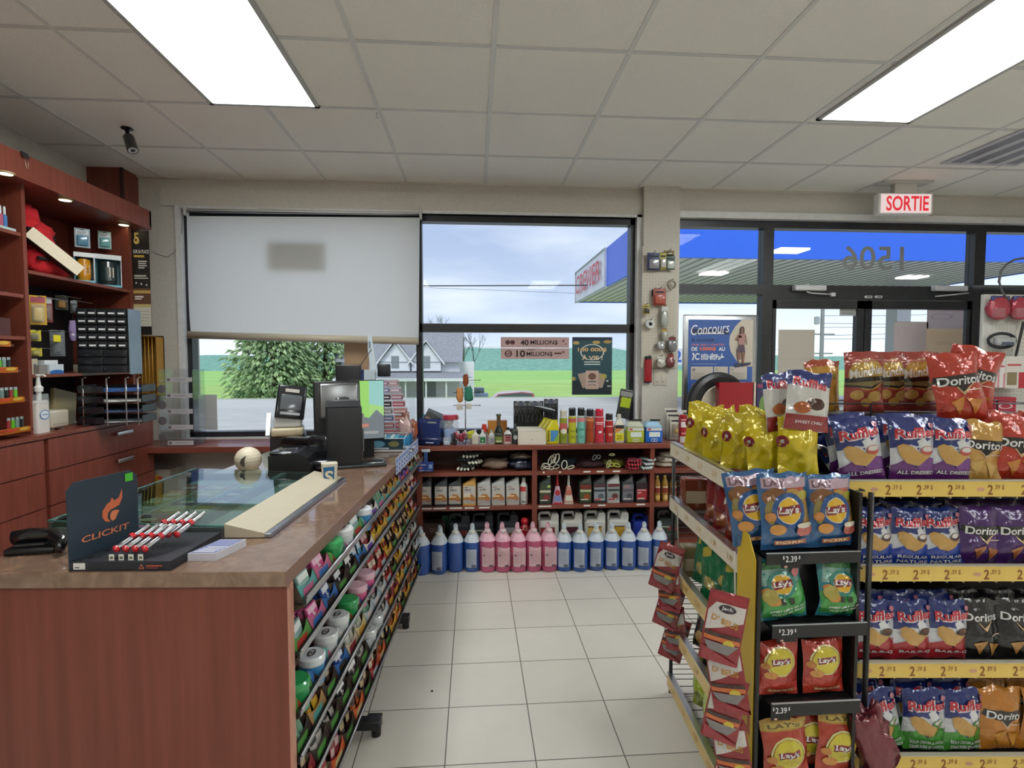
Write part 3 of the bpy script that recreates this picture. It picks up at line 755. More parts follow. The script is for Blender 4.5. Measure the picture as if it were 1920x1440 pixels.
# --- left bay goods (only partly in view)
def tubebot(cy, z, r, h, body, cap, label, name='squeeze_tube', group=None, X=SX - .04, seg=14):
    mb = MB().loft([(0, r * 1.7, r * 1.7, 2, 0, 0), (h * .18, r * 1.7, r * 1.7, 2, 0, 0)], cap, 'gloss', seg).loft([(h * .18, r * 1.8, r * 1.7, 2, 0, 0), (h * .6, r * 2.2, r * 1.1, 2, 0, 0), (h, r * 2.4, .004, 2.5, 0, 0)], body, 'gloss', seg)
    mb.box(-r * .6, r * .6, -r * .86 - .001, -r * .84, h * .35, h * .5, '#e8e3b8', 'satin')
    return tag(mb.build(name, loc=(X, cy, z), rot=(0, 0, RZL)), label, 'tube', group)
tubebot(ys(10, SX - .03), 1.80, .022, at(10, 545, X=SX).z - 1.80, '#27418f', '#e8c52e', 'dark blue squeeze tube standing on a yellow cap, left edge shelf')
for i, (px, c) in enumerate(((2, '#c9d43c'), (9, '#c25a78'), (17, '#4d7fc0'))):
    y_ = ys(px, SX - .03)
    tag(MB().lathe([(.009, 0), (.011, .01), (.011, .06), (.006, .066), (.006, .1), (.004, .108)], c, 'gloss', 12, cols=[c, c, c, '#e9ecee', '#dfe6ea']).build('nail_polish', loc=(SX - .03, y_, 2.132)), ('yellow green', 'pink', 'blue')[i] + ' slim bottle standing on the upper left shelf', 'bottle', 'slim bottles on the upper left shelf')
tag(MB().box(-.12, .1, -.03, .03, 0, .012, '#b9d2d0', 'gloss').build('display_tray', loc=(SX - .03, ys(6), 2.12), rot=(0, 0, RZL)), 'pale teal tray under the slim bottles', 'tray')
lc = ['#6cc22c', '#a8323c', '#1d1f22', '#7f9a92', '#e07828', '#5a2a8a']
rows = ((645, 0, 24), (693, 1, 35), (748, 2, 45), (803, 3, 54))
for r_, (py, q_, pe) in enumerate(rows):
    yr = ys(pe, SX + .05); z = at(pe, py, X=SX + .05).z
    tr = empty('lighter_tray', (SX + .0, yr - .12, z), ('highest', 'second highest', 'second lowest', 'lowest')[r_] + ' orange fronted lighter tray in the left bay', 'tray', 'orange lighter trays in the left bay', rz=RZL)
    mb = MB().box(-.13, .12, -.05, .09, -.012, 0, '#5a2a22', 'satin')
    pts = [(-.13, -.05), (.09, -.05), (.12, -.02)]
    mb.add([(-.13, -.052, -.014), (.1, -.052, -.014), (.12, -.02, -.012), (-.13, -.06, .014), (.09, -.06, .014), (.12, -.02, 0)], [(0, 1, 4, 3), (1, 2, 5, 4)], '#e8862c', 'gloss')
    mb.build('tray_body', tr, fix=False)
    m2 = MB(); printed(m2, [('ell', -.02, .004, .03, .008, '#e8563c'), ('ell', .05, .004, .03, .009, '#f3c650'), ('rect', -.12, 0, -.05, .008, '#c83c3c')], plane_fn((0, -.0575, 0), (1, 0, 0), (0, -.28, 1), (0, -1, 0)), off=.0008); m2.build('printed_front', tr, fix=False)
    if r_ == 0: continue
    for k in range(4):
        l_ = empty('lighter', (SX + .02, yr - .035 - .026 * k, z), '%s lighter, %s from the right in the %s orange tray' % (('green', 'red', 'black', 'grey', 'orange', 'purple')[(k + r_ * 2) % 4], ('first', 'second', 'third', 'fourth')[k], ('', 'upper', 'middle', 'bottom')[r_]), 'lighter', 'lighters in the orange trays', rz=RZL)
        c = lc[(k + r_ * 2) % 4]
        MB().loft([(0, .021, .012, 3, 0, 0), (.05, .021, .012, 3, 0, 0)], c, 'gloss', 12).build('body', l_)
        MB().loft([(.05, .02, .0115, 3, 0, 0), (.063, .018, .011, 3, 0, 0)], '#c8ccd0', 'metal', 12).build('hood', l_)
carton('sundry_box', SX - .05, ys(4), 1.58, .12, .08, .09, '#54302f', 'dark red box on the left bay shelf above the lighters', 'box', rz=RZL)

# wooden slatted rack on the window wall and goods below
cx, z, w, h = on(258, 305, 630, 742, Y=WY - .06)
o = empty('slatted_rack', (cx, WY - .02, z), 'yellow brown wooden rack of thin upright slats by the window corner', 'rack')
MB().box(-w / 2, w / 2, -.12, -.005, h - .008, h, '#a5792f', 'satin').box(-w / 2, w / 2, -.012, 0, 0, h, '#b98a3c', 'satin').box(w / 2 - .006, w / 2, -.1, 0, 0, h, '#b98a3c', 'satin').box(-w / 2, w / 2, -.12, -.01, 0, .01, '#a5792f', 'satin').build('board', o)
for k in range(6): MB().tube([(-w / 2 + .006 + .026 * k, -.1, .008), (-w / 2 + .006 + .026 * k, -.1, h - .006)], .0035, '#e0a94a', 'gloss', 6).build('slat', o)
MB().tube([(-w / 2, -.098, h * .55), (w * .3, -.098, h * .55)], .002, '#e0a94a', 'gloss', 5).build('cross_rod', o)

# window ledge
LZ = .842
ledge = MB().rbox(XL + .002, at(772, 840, Y=3.86).x, 3.865, WY - .035, LZ - .04, LZ, .004, mat='cherry', smooth=False).build('window_ledge')
tag(ledge, 'reddish wooden ledge under the left window, behind the cash counter', 'ledge')
# clear acrylic holder
cx, z, w, h = on(303, 370, 692, 835, Y=3.95)
o = empty('acrylic_holder', (cx, 3.98, LZ), 'tall clear acrylic holder with silver label strips on the ledge', 'display stand')
hh = at(340, 692, Y=3.95).z - LZ
MB().box(-w / 2, -w / 2 + .004, -.07, .1, 0, hh, mat='acrylic').box(w / 2 - .004, w / 2, -.07, .1, 0, hh, mat='acrylic').box(-w / 2, w / 2, .096, .1, 0, hh, mat='acrylic').build('clear_body', o)
for k in range(5):
    zz = .01 + k * (hh - .1) / 4
    MB().box(-w / 2 + .004, w / 2 - .004, -.07, .09, zz, zz + .004, mat='acrylic').build('tier', o)
    MB().box(-w * .28, w / 2 - .004, -.073, -.07, zz, zz + .032, '#b9b4b8', 'satin').box(-w * .25, -w * .16, -.0735, -.073, zz + .008, zz + .024, '#5e5a5e').box(-w * .05, w * .3, -.0735, -.073, zz + .013, zz + .018, '#8b878c').build('label_strip', o)
    if k: MB().lathe([(.03, 0), (.022, .002)], '#6c686c', 'satin', 16, M=Matrix.Translation((-w * .42, -.072, zz - .05)) @ Matrix.Rotation(PI / 2, 4, 'X')).build('round_badge', o)
cx, z, w, h = on(285, 318, 855, 890, Y=4.0)
carton('under_ledge_box', cx, 4.1, .0, w * 1.1, .2, .66, '#a6a098', 'grey box with a gold and red sticker under the window ledge', 'box', shapes=[('poly', [(-.06, .6), (-.02, .63), (0, .58), (-.03, .54)], '#d4a83c'), ('ell', -.01, .6, .02, .012, '#c8463c')])
# ================================================================== cash counter
CZ = 0.89
ca = at(535, 1072, Z=CZ); cb = at(783, 831, Z=CZ)
CV = (cb - ca); CL = CV.length; CANG = math.atan2(CV.y, CV.x) - PI / 2      # counter turned slightly to the right
CM = Matrix.Translation((ca.x, ca.y, 0)) @ Matrix.Rotation(CANG, 4, 'Z')
CI = CM.inverted()
CW = 0.87
def cl(u, v, z=0.0): return CM @ Vector((u, v, z))          # u to the left is negative
def cpx(px, py, z=CZ):                                       # counter-local point of a pixel on the height z
    return CI @ at(px, py, Z=z)
ct = empty('cash_counter', cl(0, 0), 'cash counter with a brown marbled laminate top and a red cherry front panel', 'counter', rz=CANG)
TH = .043
MB().rbox(-CW, 0, 0, CL, CZ - TH, CZ, .002, mat='laminate', smooth=False, seg=1).build('counter_top', ct, fix=True)
MB().box(-.0005, .0012, 0, CL, CZ - TH, CZ - .001, '#8a6a5c', 'satin').build('right_edge_band', ct)
MB().box(-CW + .02, -.004, .02, .04, 0, CZ - TH, mat='cherry_side').build('front_panel', ct)
MB().box(-CW + .02, -CW + .04, .04, CL - .01, 0, CZ - TH, mat='cherry_side').box(-CW + .04, -.1, CL - .03, CL - .01, 0, CZ - TH, mat='cherry_side').box(-.12, -.1, .04, CL - .03, 0, CZ - TH, mat='cherry_side').build('body_panel', ct)
MB().box(-.004, .004, .018, .042, 0, CZ - TH, '#c08a78', 'satin').build('panel_edge', ct)

# ---- candy rack on the aisle side: rails, trays, display boxes and packs
# rails measured on the photo: (slope of the line through the vanishing point) -> height, offset
rail_px = [((560, 1138), .795), ((600, 1168), .64), ((640, 1200), .47), ((675, 1200), .335), ((703, 1205), .215), ((726, 1215), .075)]
rack = empty('candy_rack', cl(0, 0), 'black wire rack with six sloping trays of candy along the aisle side of the counter', 'rack', rz=CANG)
rails = []
for (px, py), z in rail_px:
    q = cpx(px, py, z); rails.append((q.x, z))
RL = CL - .03
for i, (u, z) in enumerate(rails):
    MB().box(u - .004, u + .002, .045, RL, z - .018, z + .004, '#17181b', 'satin').box(u + .002, u + .0035, .045, RL, z - .016, z + .001, '#8e9296', 'gloss').build('price_rail', rack)
    MB().tube([(u + .006, .045, z + .006), (u + .006, RL, z + .006)], .0035, '#a9adb2', 'metal', 6).build('rail_wire', rack)
    if i < 5 or True:
        a, b_ = (u - .01, z - .02), (u - .10 if i < 5 else u - .09, z + .035)
        MB().add([(a[0], .045, a[1]), (b_[0] - .0, .045, b_[1] - .04), (b_[0], RL, b_[1] - .04), (a[0], RL, a[1])], [(0, 1, 2, 3)], '#2a2b2f', 'satin').build('tray', rack, fix=False)
for v in (.06, RL * .5, RL - .02):
    MB().box(-.1, -.09, v, v + .02, 0, CZ - TH, '#1a1b1e', 'satin').build('upright', rack)
for px, py in ((697, 1372), (755, 1172)):
    q = cpx(px, py, 0.02); u5 = rails[5][0]
    MB().rbox(-.09, q.x + .035, q.y - .012, q.y + .03, .03, .065, .004, '#16171a', 'satin').lathe([(.018, 0), (.02, .03)], '#101113', 'satin', 12, c=(q.x + .015, q.y + .01, 0)).rbox(q.x - .02, q.x + .035, q.y - .02, q.y + .036, .062, .072, .003, '#2a2b2f', 'satin').build('foot', rack)

# candy: display boxes (things) with packs inside (things)
random.seed(7)
box_cols = ['#c9b9a0', '#3c2f2a', '#e0b436', '#8a2a34', '#5aa6a0', '#e3d8d0', '#3a6fb4', '#c46a8c', '#5c9a4a', '#d8a040', '#b9c4cc', '#b03a30', '#6f4aa0', '#b58b5a', '#d8c890', '#d65f30']
def disp_mesh(col, inner, w, d, h, inner2='#d8c8a0'):
    """open topped cardboard tray, front low with a dipped edge; x along the rail, y into the rack"""
    mb = MB(); t_ = .0015
    mb.box(-w / 2, w / 2, 0, d, 0, t_, inner, 'matte').box(-w / 2, w / 2, d - t_, d, 0, h, inner, 'matte')
    n_ = 6
    fr = []
    for k in range(n_ + 1):
        x = -w / 2 + w * k / n_; fr.append((x, h * (.42 + .2 * abs(2 * k / n_ - 1) ** 2)))
    poly = [(-w / 2, 0), (w / 2, 0)] + fr[::-1]
    mb.prism(poly, -t_, 0, col, 'satin', M=Matrix.Rotation(PI / 2, 4, 'X'))
    for s_ in (-1, 1):
        x = s_ * (w / 2 - t_ / 2)
        pr = [(0, 0), (d, 0), (d, h), (d * .75, h * .9), (d * .2, h * .62), (0, h * .62)]
        v = [(x - t_ / 2, y, z) for y, z in pr] + [(x + t_ / 2, y, z) for y, z in pr]
        mb.add(v, [tuple(range(6)), tuple(range(11, 5, -1))] + [(i, (i + 1) % 6, 6 + (i + 1) % 6, 6 + i) for i in range(6)], inner, 'matte')
    printed(mb, [('poly', [(-w * .42, h * .2), (w * .1, h * .16), (w * .3, h * .36), (-w * .3, h * .4)], inner2), ('rect', -w * .4, h * .04, w * .3, h * .09, '#d9d2c6')], plane_fn((0, -.0005, 0), (1, 0, 0), (0, 0, 1), (0, -1, 0)), off=.0006)
    return mb.mesh('display_box')
disp = [disp_mesh(c, ('#4a3a30' if i % 3 else '#8e8270'), .115, .085, .105, box_cols[(i * 5 + 3) % 16]) for i, c in enumerate(box_cols)]
def pack_mesh(kind, c1, c2, txt=None):
    mb = MB()
    if kind == 'bar':       # upright wrapped bar
        fn = lambda u, v, k: Vector((u * .044, -.007 * (1 - (2 * abs(u)) ** 2) * min(1, 8 * min(v, 1 - v)) - k, v * .115))
        N = 6; M_ = 8; vs = []; fs = []
        for s_ in (1, -1):
            o_ = len(vs)
            for j in range(M_ + 1):
                for i in range(N + 1):
                    p = fn(i / N - .5, j / M_, 0); vs.append((p.x, p.y * s_, p.z))
            fs += [(o_ + j * (N + 1) + i, o_ + j * (N + 1) + i + 1, o_ + (j + 1) * (N + 1) + i + 1, o_ + (j + 1) * (N + 1) + i) for j in range(M_) for i in range(N)]
        mb.add(vs, fs, c1, 'foil', True)
        printed(mb, [('rect', -.45, .55, .45, .8, c2)] + ([('text', txt, 0, .42, .2, .6, c2, PI / 2, 0, .02)] if 0 else []), fn, cut=(.2, .15), off=.0006, mat='foil')
    elif kind == 'tub':     # round gum tub with a lid
        mb.lathe([(.027, 0), (.030, .004), (.030, .05)], c1, 'gloss', 20).lathe([(.031, .05), (.032, .054), (.032, .066), (.028, .07), (.027, .069)], c2, 'gloss', 20)
        if txt: printed(mb, [('ell', 0, 0, .016, .009, '#26262a'), ('text', txt, 0, 0, .022, .008, '#f2f2f2')], plane_fn((0, 0, .0705), (1, 0, 0), (0, 1, 0), (0, 0, 1)), off=.0005)
    elif kind == 'roll':
        mb.lathe([(.008, 0), (.011, .004), (.011, .09), (.008, .094)], c1, 'foil', 12, cols=[c2, c1, c2])
    else:                   # flat gum card
        mb.rbox(-.035, .035, -.006, .006, 0, .085, .003, c1, 'gloss')
        sh = [('rect', -.03, .06, .03, .08, c2)]
        if txt: sh.append(('text', txt, 0, .038, .07, .024, '#f4f2f0', PI / 2, 0, .02))
        printed(mb, sh, plane_fn((0, -.006, 0), (1, 0, 0), (0, 0, 1), (0, -1, 0)), off=.0005)
    return mb.mesh('candy_pack')
packs = [('card', '#e0609a', '#f0c0d8', 'Dentyne'), ('card', '#2c4f9c', '#dfe6f0', 'Dentyne'), ('card', '#2b2a2e', '#e4e4e6', 'Dentyne'), ('card', '#9dbfba', '#e8efee', None),
         ('tub', '#e66a9c', '#eec4d4', None), ('tub', '#2f9a56', '#3aa862', None), ('tub', '#cfd4d6', '#dfe3e4', 'ICE'), ('tub', '#3f8ec8', '#e6eef4', 'ICE'),
         ('bar', '#e2b22e', '#8a2a20', None), ('bar', '#57397e', '#d8cfe6', None), ('bar', '#b02a2c', '#f0d8c0', None), ('bar', '#d56a28', '#5a2c18', None), ('bar', '#6fb7dd', '#e6f2fa', None),
         ('bar', '#c9c3bb', '#303034', None), ('bar', '#3c2620', '#d0b890', None), ('roll', '#86b49a', '#e8f0ec', None), ('roll', '#d8d4ca', '#3a4a6a', None), ('bar', '#a03038', '#e8c0c0', None)]
pack_me = [pack_mesh(*p) for p in packs]
pnames = {'card': 'gum pack', 'tub': 'gum tub', 'bar': 'wrapped candy bar', 'roll': 'mint roll'}
cname = ['pink', 'blue', 'black', 'pale green', 'pink', 'green', 'white', 'blue', 'yellow', 'purple', 'red', 'orange', 'light blue', 'silver', 'brown', 'pale green', 'cream', 'dark red']
bcn = ['tan', 'dark brown', 'yellow', 'wine red', 'teal', 'pale pink', 'blue', 'rose', 'green', 'gold', 'light grey', 'red', 'violet', 'cardboard brown', 'cream', 'orange']
# contents seen in the photo from the near end, per tray: (box colour, pack index)
plan = [
    [(4, 3), (7, 0), (8, 5), (4, 6), (8, 3), (4, 7), (5, 13), (4, 15), (13, 14), (13, 8), (13, 8), (12, 9), (12, 9), (13, 14), (1, 14), (0, 16)],
    [(8, 3), (7, 0), (6, 1), (1, 2), (1, 2), (6, 12), (5, 17), (2, 8), (2, 11), (13, 11), (9, 8), (13, 8), (2, 8), (9, 14), (5, 10), (11, 10)],
    [(8, 5), (6, 7), (4, 6), (10, 6), (8, 5), (7, 4), (7, 4), (11, 10), (11, 10), (2, 8), (1, 14), (14, 8), (1, 14), (13, 14), (2, 8), (11, 17)],
    [(1, 15), (13, 8), (1, 14), (6, 1), (0, 16), (14, 16), (10, 15), (10, 13), (10, 13), (11, 10), (1, 14), (2, 8), (10, 13), (10, 13), (0, 13), (10, 13)],
    [(3, 14), (1, 13), (1, 13), (1, 2), (1, 2), (1, 13), (10, 6), (10, 6), (10, 13), (3, 17), (3, 17), (2, 8), (13, 11), (3, 17), (1, 14), (10, 13)],
    [(3, 10), (3, 10), (15, 17), (1, 14), (15, 11), (1, 14), (11, 10), (15, 11), (1, 14), (2, 11), (15, 8), (1, 14), (2, 11), (13, 11), (3, 14), (1, 14)],
]
ordn = ['nearest', 'second', 'third', 'fourth', 'fifth', 'sixth', 'seventh', 'eighth', 'ninth', 'tenth', 'eleventh', 'twelfth', 'thirteenth', 'fourteenth', 'fifteenth', 'sixteenth']
rown = ['top', 'second', 'third', 'fourth', 'fifth', 'bottom']
for r_, (u, z) in enumerate(rails):
    nb = 16; step = (RL - .06) / nb
    for k in range(nb):
        bc, pk = plan[r_][k]
        v = .055 + step * (k + .5)
        tilt = R(-24 if r_ < 5 else -14)
        zz = z - .028
        M_ = CM @ Matrix.Translation((u - .004, v, zz)) @ Matrix.Rotation(PI / 2, 4, 'Z') @ Matrix.Rotation(tilt, 4, 'X')
        o = bpy.data.objects.new('candy_box', disp[bc]); COL.objects.link(o); o.matrix_world = M_
        sw = step / .118; o.scale = (sw, 1, 1.0)
        tag(o, '%s open display box, %s from the near end of the %s tray' % (bcn[bc], ordn[k], rown[r_]), 'box', 'open candy boxes on the %s tray of the rack' % rown[r_])
        kind = packs[pk][0]
        spots = {'bar': [(-.027, .018), (.027, .02), (-.025, .05), (.026, .055)], 'card': [(-.0, .018), (.004, .04), (-.002, .062)], 'tub': [(0, .038)], 'roll': [(-.03, .02), (0, .022), (.03, .02), (-.015, .05), (.018, .052)]}[kind]
        if kind == 'tub': spots = [(-.0, .04)]
        if k > 9: spots = spots[:2]
        for q_, (sx_, sy_) in enumerate(spots):
            p = bpy.data.objects.new('candy_pack', pack_me[pk]); COL.objects.link(p)
            s3 = random.uniform(.9, 1.05) if kind != 'tub' else 1.35
            p.matrix_world = M_ @ Matrix.Translation((sx_, sy_, .003)) @ Matrix.Rotation(R(random.uniform(-8, 8)), 4, 'Z') @ Matrix.Rotation(R(random.uniform(2, 10)) if kind != 'tub' else R(25), 4, 'X') @ Matrix.Diagonal((s3, s3, s3, 1))
            tag(p, '%s %s in the %s box of the %s tray' % (cname[pk], pnames[kind], ordn[k], rown[r_]), 'candy', '%s packs in box %s of the %s tray' % (cname[pk], ordn[k], rown[r_]))

# ---- ticket display built of glass, with the sloping cream panel beside it
g = [cpx(190, 985), cpx(420, 1003), cpx(575, 893), cpx(357, 883)]
def cobj(name, u, v, label, cat, group=None, rz=0.0, z=CZ): return empty(name, cl(u, v, z), label, cat, group, rz=CANG + rz)
ux0 = -CW + .005
gc = cobj('ticket_display_case', 0, 0, 'low glass topped display case with lottery tickets under its sloping glass', 'display case', z=CZ)
gl = [cpx(78, 985, CZ + .06), cpx(425, 1000, CZ + .02), cpx(582, 893, CZ + .02), cpx(357, 881, CZ + .06)]
v0, v1 = gl[1].y + .012, gl[2].y
uL, uR = -CW + .01, (gl[1].x + gl[2].x) / 2
hf, hb = .035, .055
MB().add([(uL, v0, hb), (uR, v0, hf), (uR, v1, hf), (uL, v1, hb), (uL, v0, hb + .005), (uR, v0, hf + .005), (uR, v1, hf + .005), (uL, v1, hb + .005)],
         [(0, 1, 2, 3), (4, 7, 6, 5), (0, 4, 5, 1), (1, 5, 6, 2), (2, 6, 7, 3), (3, 7, 4, 0)], mat='case_glass').build('glass_top', gc)
MB().tube([(uL, v0, hb + .004), (uR, v0, hf + .004)], .0028, '#3f7d74', 'gloss', 6).tube([(uL, v0, hb + .004), (uL, v1, hb + .004)], .0028, '#4f8d84', 'gloss', 6).build('glass_edge', gc)
MB().box(uL, uR, v0 + .004, v0 + .014, 0, hf - .002, '#5f6868', 'satin').box(uL, uL + .01, v0, v1, 0, hb - .003, '#39403f', 'satin').box(uR - .01, uR, v0, v1, 0, hf - .002, '#5b6163', 'satin').box(uL, uR, v1 - .01, v1, 0, hf, '#39403f', 'satin').build('case_side', gc)
MB().box(uL + .012, uR - .012, v0 + .016, v1 - .012, 0, .004, '#b9c3c0', 'satin').build('case_floor', gc)
MB().box(-.46, -.435, v0, v1, .004, hf + .002, '#93a3a8', 'satin').build('divider', gc)
random.seed(5)
tcols = ['#d8a83c', '#cfd8c8', '#7a68b0', '#c84c48', '#5f9c58', '#d9b04a', '#88b7b0', '#b070a0', '#d86b3c', '#c9d6a0', '#6a8ac0', '#d4c074']
ti = 0
for i in range(3):
    for j in range(9):
        w_ = .105; d_ = .095
        u_ = uL + .02 + i * .125; v_ = v0 + .03 + j * .115
        if v_ + d_ > v1 - .02: continue
        c = tcols[(i * 5 + j * 3) % 12]; c2 = tcols[(i * 3 + j * 7 + 4) % 12]
        mb = MB().box(0, w_, 0, d_, .001, .003, c, 'gloss')
        printed(mb, [('rect', .01, .06, .095, .085, c2), ('ell', .05, .035, .03, .018, '#efe6c8'), ('rect', .01, .006, .06, .012, '#303038')], plane_fn((0, 0, .003), (1, 0, 0), (0, 1, 0), (0, 0, 1)), off=.0003)
        o = mb.build('lottery_ticket', loc=cl(u_, v_, CZ + .0045), rot=(0, 0, CANG), fix=False)
        tag(o, '%s scratch ticket, %s from the near end in the %s column under the glass' % (['gold', 'pale green', 'violet', 'red', 'green', 'amber', 'teal', 'mauve', 'orange', 'lime', 'blue', 'straw'][(i * 5 + j * 3) % 12], ordn[j], ('left', 'middle', 'right')[i]), 'ticket', 'scratch tickets under the counter glass')
sp = [cpx(425, 1001), cpx(492, 1022), cpx(628, 903), cpx(578, 893)]
un = uR + .003; uf = (sp[1].x + sp[2].x) / 2
o = cobj('cream_panel', 0, 0, 'cream sloping panel with an aluminium edge on the counter beside the glass case', 'panel')
MB().add([(un, v0, .002), (un, v0, .046), (uf, v0, .016), (uf, v0, .002), (un, v1, .002), (un, v1, .046), (uf, v1, .016), (uf, v1, .002)], [(0, 1, 2, 3), (4, 7, 6, 5), (1, 5, 6, 2), (0, 4, 5, 1), (2, 6, 7, 3), (3, 7, 4, 0)], '#c9bfa9', 'satin').build('board', o)
MB().rbox(uf - .002, uf + .022, v0, v1, .0, .014, .003, '#a9aeb8', 'metal', smooth=False).build('edge_profile', o)

# ---- lighter display stand
a = cpx(106, 1083); b_ = cpx(300, 1083)
LW = b_.x - a.x; dn = CM.to_3x3()
ld = cobj('lighter_display', (a.x + b_.x) / 2, max(a.y, .012), 'dark blue CLICKIT lighter stand with an orange flame on its back board', 'display stand')
back = cpx(342, 1022); LD = back.y - a.y; LD = max(.15, min(.26, LD))
mb = MB().add([(-LW / 2, 0, 0), (LW / 2, 0, 0), (LW / 2 + .008, LD, 0), (-LW / 2 + .03, LD, 0), (-LW / 2, 0, .026), (LW / 2, 0, .026), (LW / 2 + .008, LD, .026), (-LW / 2 + .03, LD, .026)],
        [(0, 3, 2, 1), (4, 5, 6, 7), (0, 1, 5, 4), (1, 2, 6, 5), (2, 3, 7, 6), (3, 0, 4, 7)], '#20242e', 'satin')
for i in range(6):
    for j in range(3):
        if i < 4 or j > 1:
            mb.lathe([(.0085, .0001), (.0001, .0002)], '#0c0e13', 'matte', 10, c=(-LW / 2 + .035 + .024 * i + j * .007, .03 + j * .055, .0262), cap=False)
sh = [('rect', -LW / 2 + .01, .004, -LW / 2 + .042, .022, '#e8e6e2'), ('rect', -LW / 2 + .014, .008, -LW / 2 + .026, .011, '#33343a'), ('poly', [(LW * .18, .005), (LW * .24, .005), (LW * .21, .02)], '#c86a4a'), ('poly', [(LW * .195, .0075), (LW * .225, .0075), (LW * .21, .016)], '#20242e'), ('rect', LW * .26, .012, LW * .42, .016, '#b85c44'), ('rect', LW * .26, .007, LW * .38, .01, '#8a4a3c')]
printed(mb, sh, plane_fn((0, 0, 0), (1, 0, 0), (0, 0, 1), (0, -1, 0)), off=.0004)
mb.build('tray', ld, fix=False)
# back board: stands along the left side of the tray, facing the aisle
p0 = Vector((-LW / 2, 0, 0)); p1 = Vector((-LW / 2 + .052, LD * .82, 0))
dr = (p1 - p0); BL = dr.length; dr.normalize(); nrm = Vector((dr.y, -dr.x, 0))
q0 = at(92, 915, Y=cl(a.x, a.y).y); BH = q0.z - CZ
poly = [(0, 0), (BL, 0), (BL, BH - .02), (BL - .02, BH), (.02, BH), (0, BH - .02)]
mb = MB(); T_ = Matrix(((dr.x, 0, nrm.x, p0.x), (dr.y, 0, nrm.y, p0.y), (0, 1, 0, 0), (0, 0, 0, 1)))
mb.prism(poly, -.004, 0, '#2e3d4c', 'satin', M=T_)
fl = [(.0, .0), (-.16, .05), (-.27, .2), (-.27, .4), (-.2, .55), (-.08, .72), (.02, .78), (.12, .95), (.2, .8), (.33, 1.02), (.42, 1.25), (.4, .85), (.28, .62), (.12, .5), (.3, .48), (.22, .62), (.34, .5), (.22, .3), (.18, .44), (.0, .46), (-.1, .36), (-.12, .2), (-.06, .08)]
cx_, cy_ = BL * .58, BH * .42; s_ = BL * .42
def bb(u, v, k): return T_ @ Vector((u, v, k))
printed(mb, [('poly', [(cx_ + x * s_, cy_ + y * s_ * .8) for x, y in [(-.02, 0), (-.2, .08), (-.3, .3), (-.28, .55), (-.12, .8), (-.02, .84), (.05, 1.02), (.14, .86), (.3, .95), (.42, 1.3), (.42, .9), (.3, .62), (.14, .56), (0, .52), (-.1, .4), (-.12, .2)]], '#e07850'),
              ('poly', [(cx_ + x * s_, cy_ + y * s_ * .8) for x, y in [(-.04, .3), (.02, .44), (.14, .46), (.3, .4), (.2, .22), (.14, .06), (.04, .02), (-.03, .12)]], '#e88a60'),
              ('text', 'CLICKIT', BL * .5, BH * .31, BL * .68, BH * .075, '#e08a68', 0, .1, .02), ('rect', BL * .8, BH * .87, BL * .92, BH * .97, '#56c83c')], bb, off=.0007)
mb.build('back_board', ld, fix=False)
# the lighters laid in rows
def torch(loc, rot, label):
    o = empty('torch_lighter', loc, label, 'lighter', 'long chrome lighters on the dark stand', rot=rot)
    o.scale = (1.2, 1.2, .82)
    MB().loft([(0, .013, .013, 2, 0, 0), (.02, .015, .014, 2, 0, 0), (.055, .013, .012, 2, 0, 0), (.1, .010, .010, 2, 0, 0), (.118, .011, .011, 2, 0, 0)], '#b9bcc2', 'metal', 12).build('barrel', o)
    MB().ball((0, 0, -.002), .0095, '#d8303a', 'gloss', 12).build('red_end_cap', o)
    MB().loft([(.052, .018, .017, 2, 0, -.002), (.064, .018, .017, 2, 0, -.002)], '#d8303a', 'gloss', 12).build('red_button', o)
    return o
for j in range(2):
    for i in range(4):
        if j == 1 and i > 3: continue
        u_ = -LW / 2 + .105 + .026 * i + j * .036; v_ = .012 + j * .085
        p = (CM @ Matrix.Translation(((a.x + b_.x) / 2, max(a.y, .012), CZ))) @ Vector((u_, v_ + .02, .05 + j * .012))
        torch(p, (R(-66), 0, CANG - R(24)), '%s red capped chrome lighter in the %s row' % (('leftmost', 'second', 'third', 'rightmost')[i], ('front', 'back')[j]))
        if j == 0:
            pw_ = (CM @ Matrix.Translation(((a.x + b_.x) / 2, max(a.y, .012), CZ))) @ Vector((u_ + .004, .006, .0265))
            tag(MB().box(-.007, .007, -.0006, 0, 0, .017, '#d9d6cc').box(-.004, .004, -.0008, -.0006, .004, .011, '#5a5a55').build('price_tag', loc=pw_, rot=(0, 0, CANG)), 'tiny cream tag in front of the %s lighter' % ('leftmost', 'second', 'third', 'rightmost')[i], 'tag', 'cream tags on the lighter stand')
# deck of cards
a = cpx(352, 1052); b_ = cpx(404, 1052); c_ = cpx(432, 1022)
w_ = b_.x - a.x; d_ = max(.06, (c_.y - b_.y) * .9)
mb = MB().add([(0, 0, 0), (w_, 0, 0), (w_ + .03, d_, 0), (.03, d_, 0), (0, 0, .022), (w_, 0, .022), (w_ + .03, d_, .022), (.03, d_, .022)], [(0, 3, 2, 1), (4, 5, 6, 7), (0, 1, 5, 4), (1, 2, 6, 5), (2, 3, 7, 6), (3, 0, 4, 7)], '#d9d9e4', 'satin')
mb.add([(.003, .003, .0225), (w_ - .002, .003, .0225), (w_ + .026, d_ - .003, .0225), (.03, d_ - .003, .0225)], [(0, 1, 2, 3)], '#8a92c4', 'gloss')
for k in range(4): mb.add([(.01 + .006 * k, .01 + .012 * k, .023), (w_ - .01 + .006 * k, .01 + .012 * k, .023), (w_ - .008 + .006 * k, .016 + .012 * k, .023), (.012 + .006 * k, .016 + .012 * k, .023)], [(0, 1, 2, 3)], '#e4e2ea', 'satin')
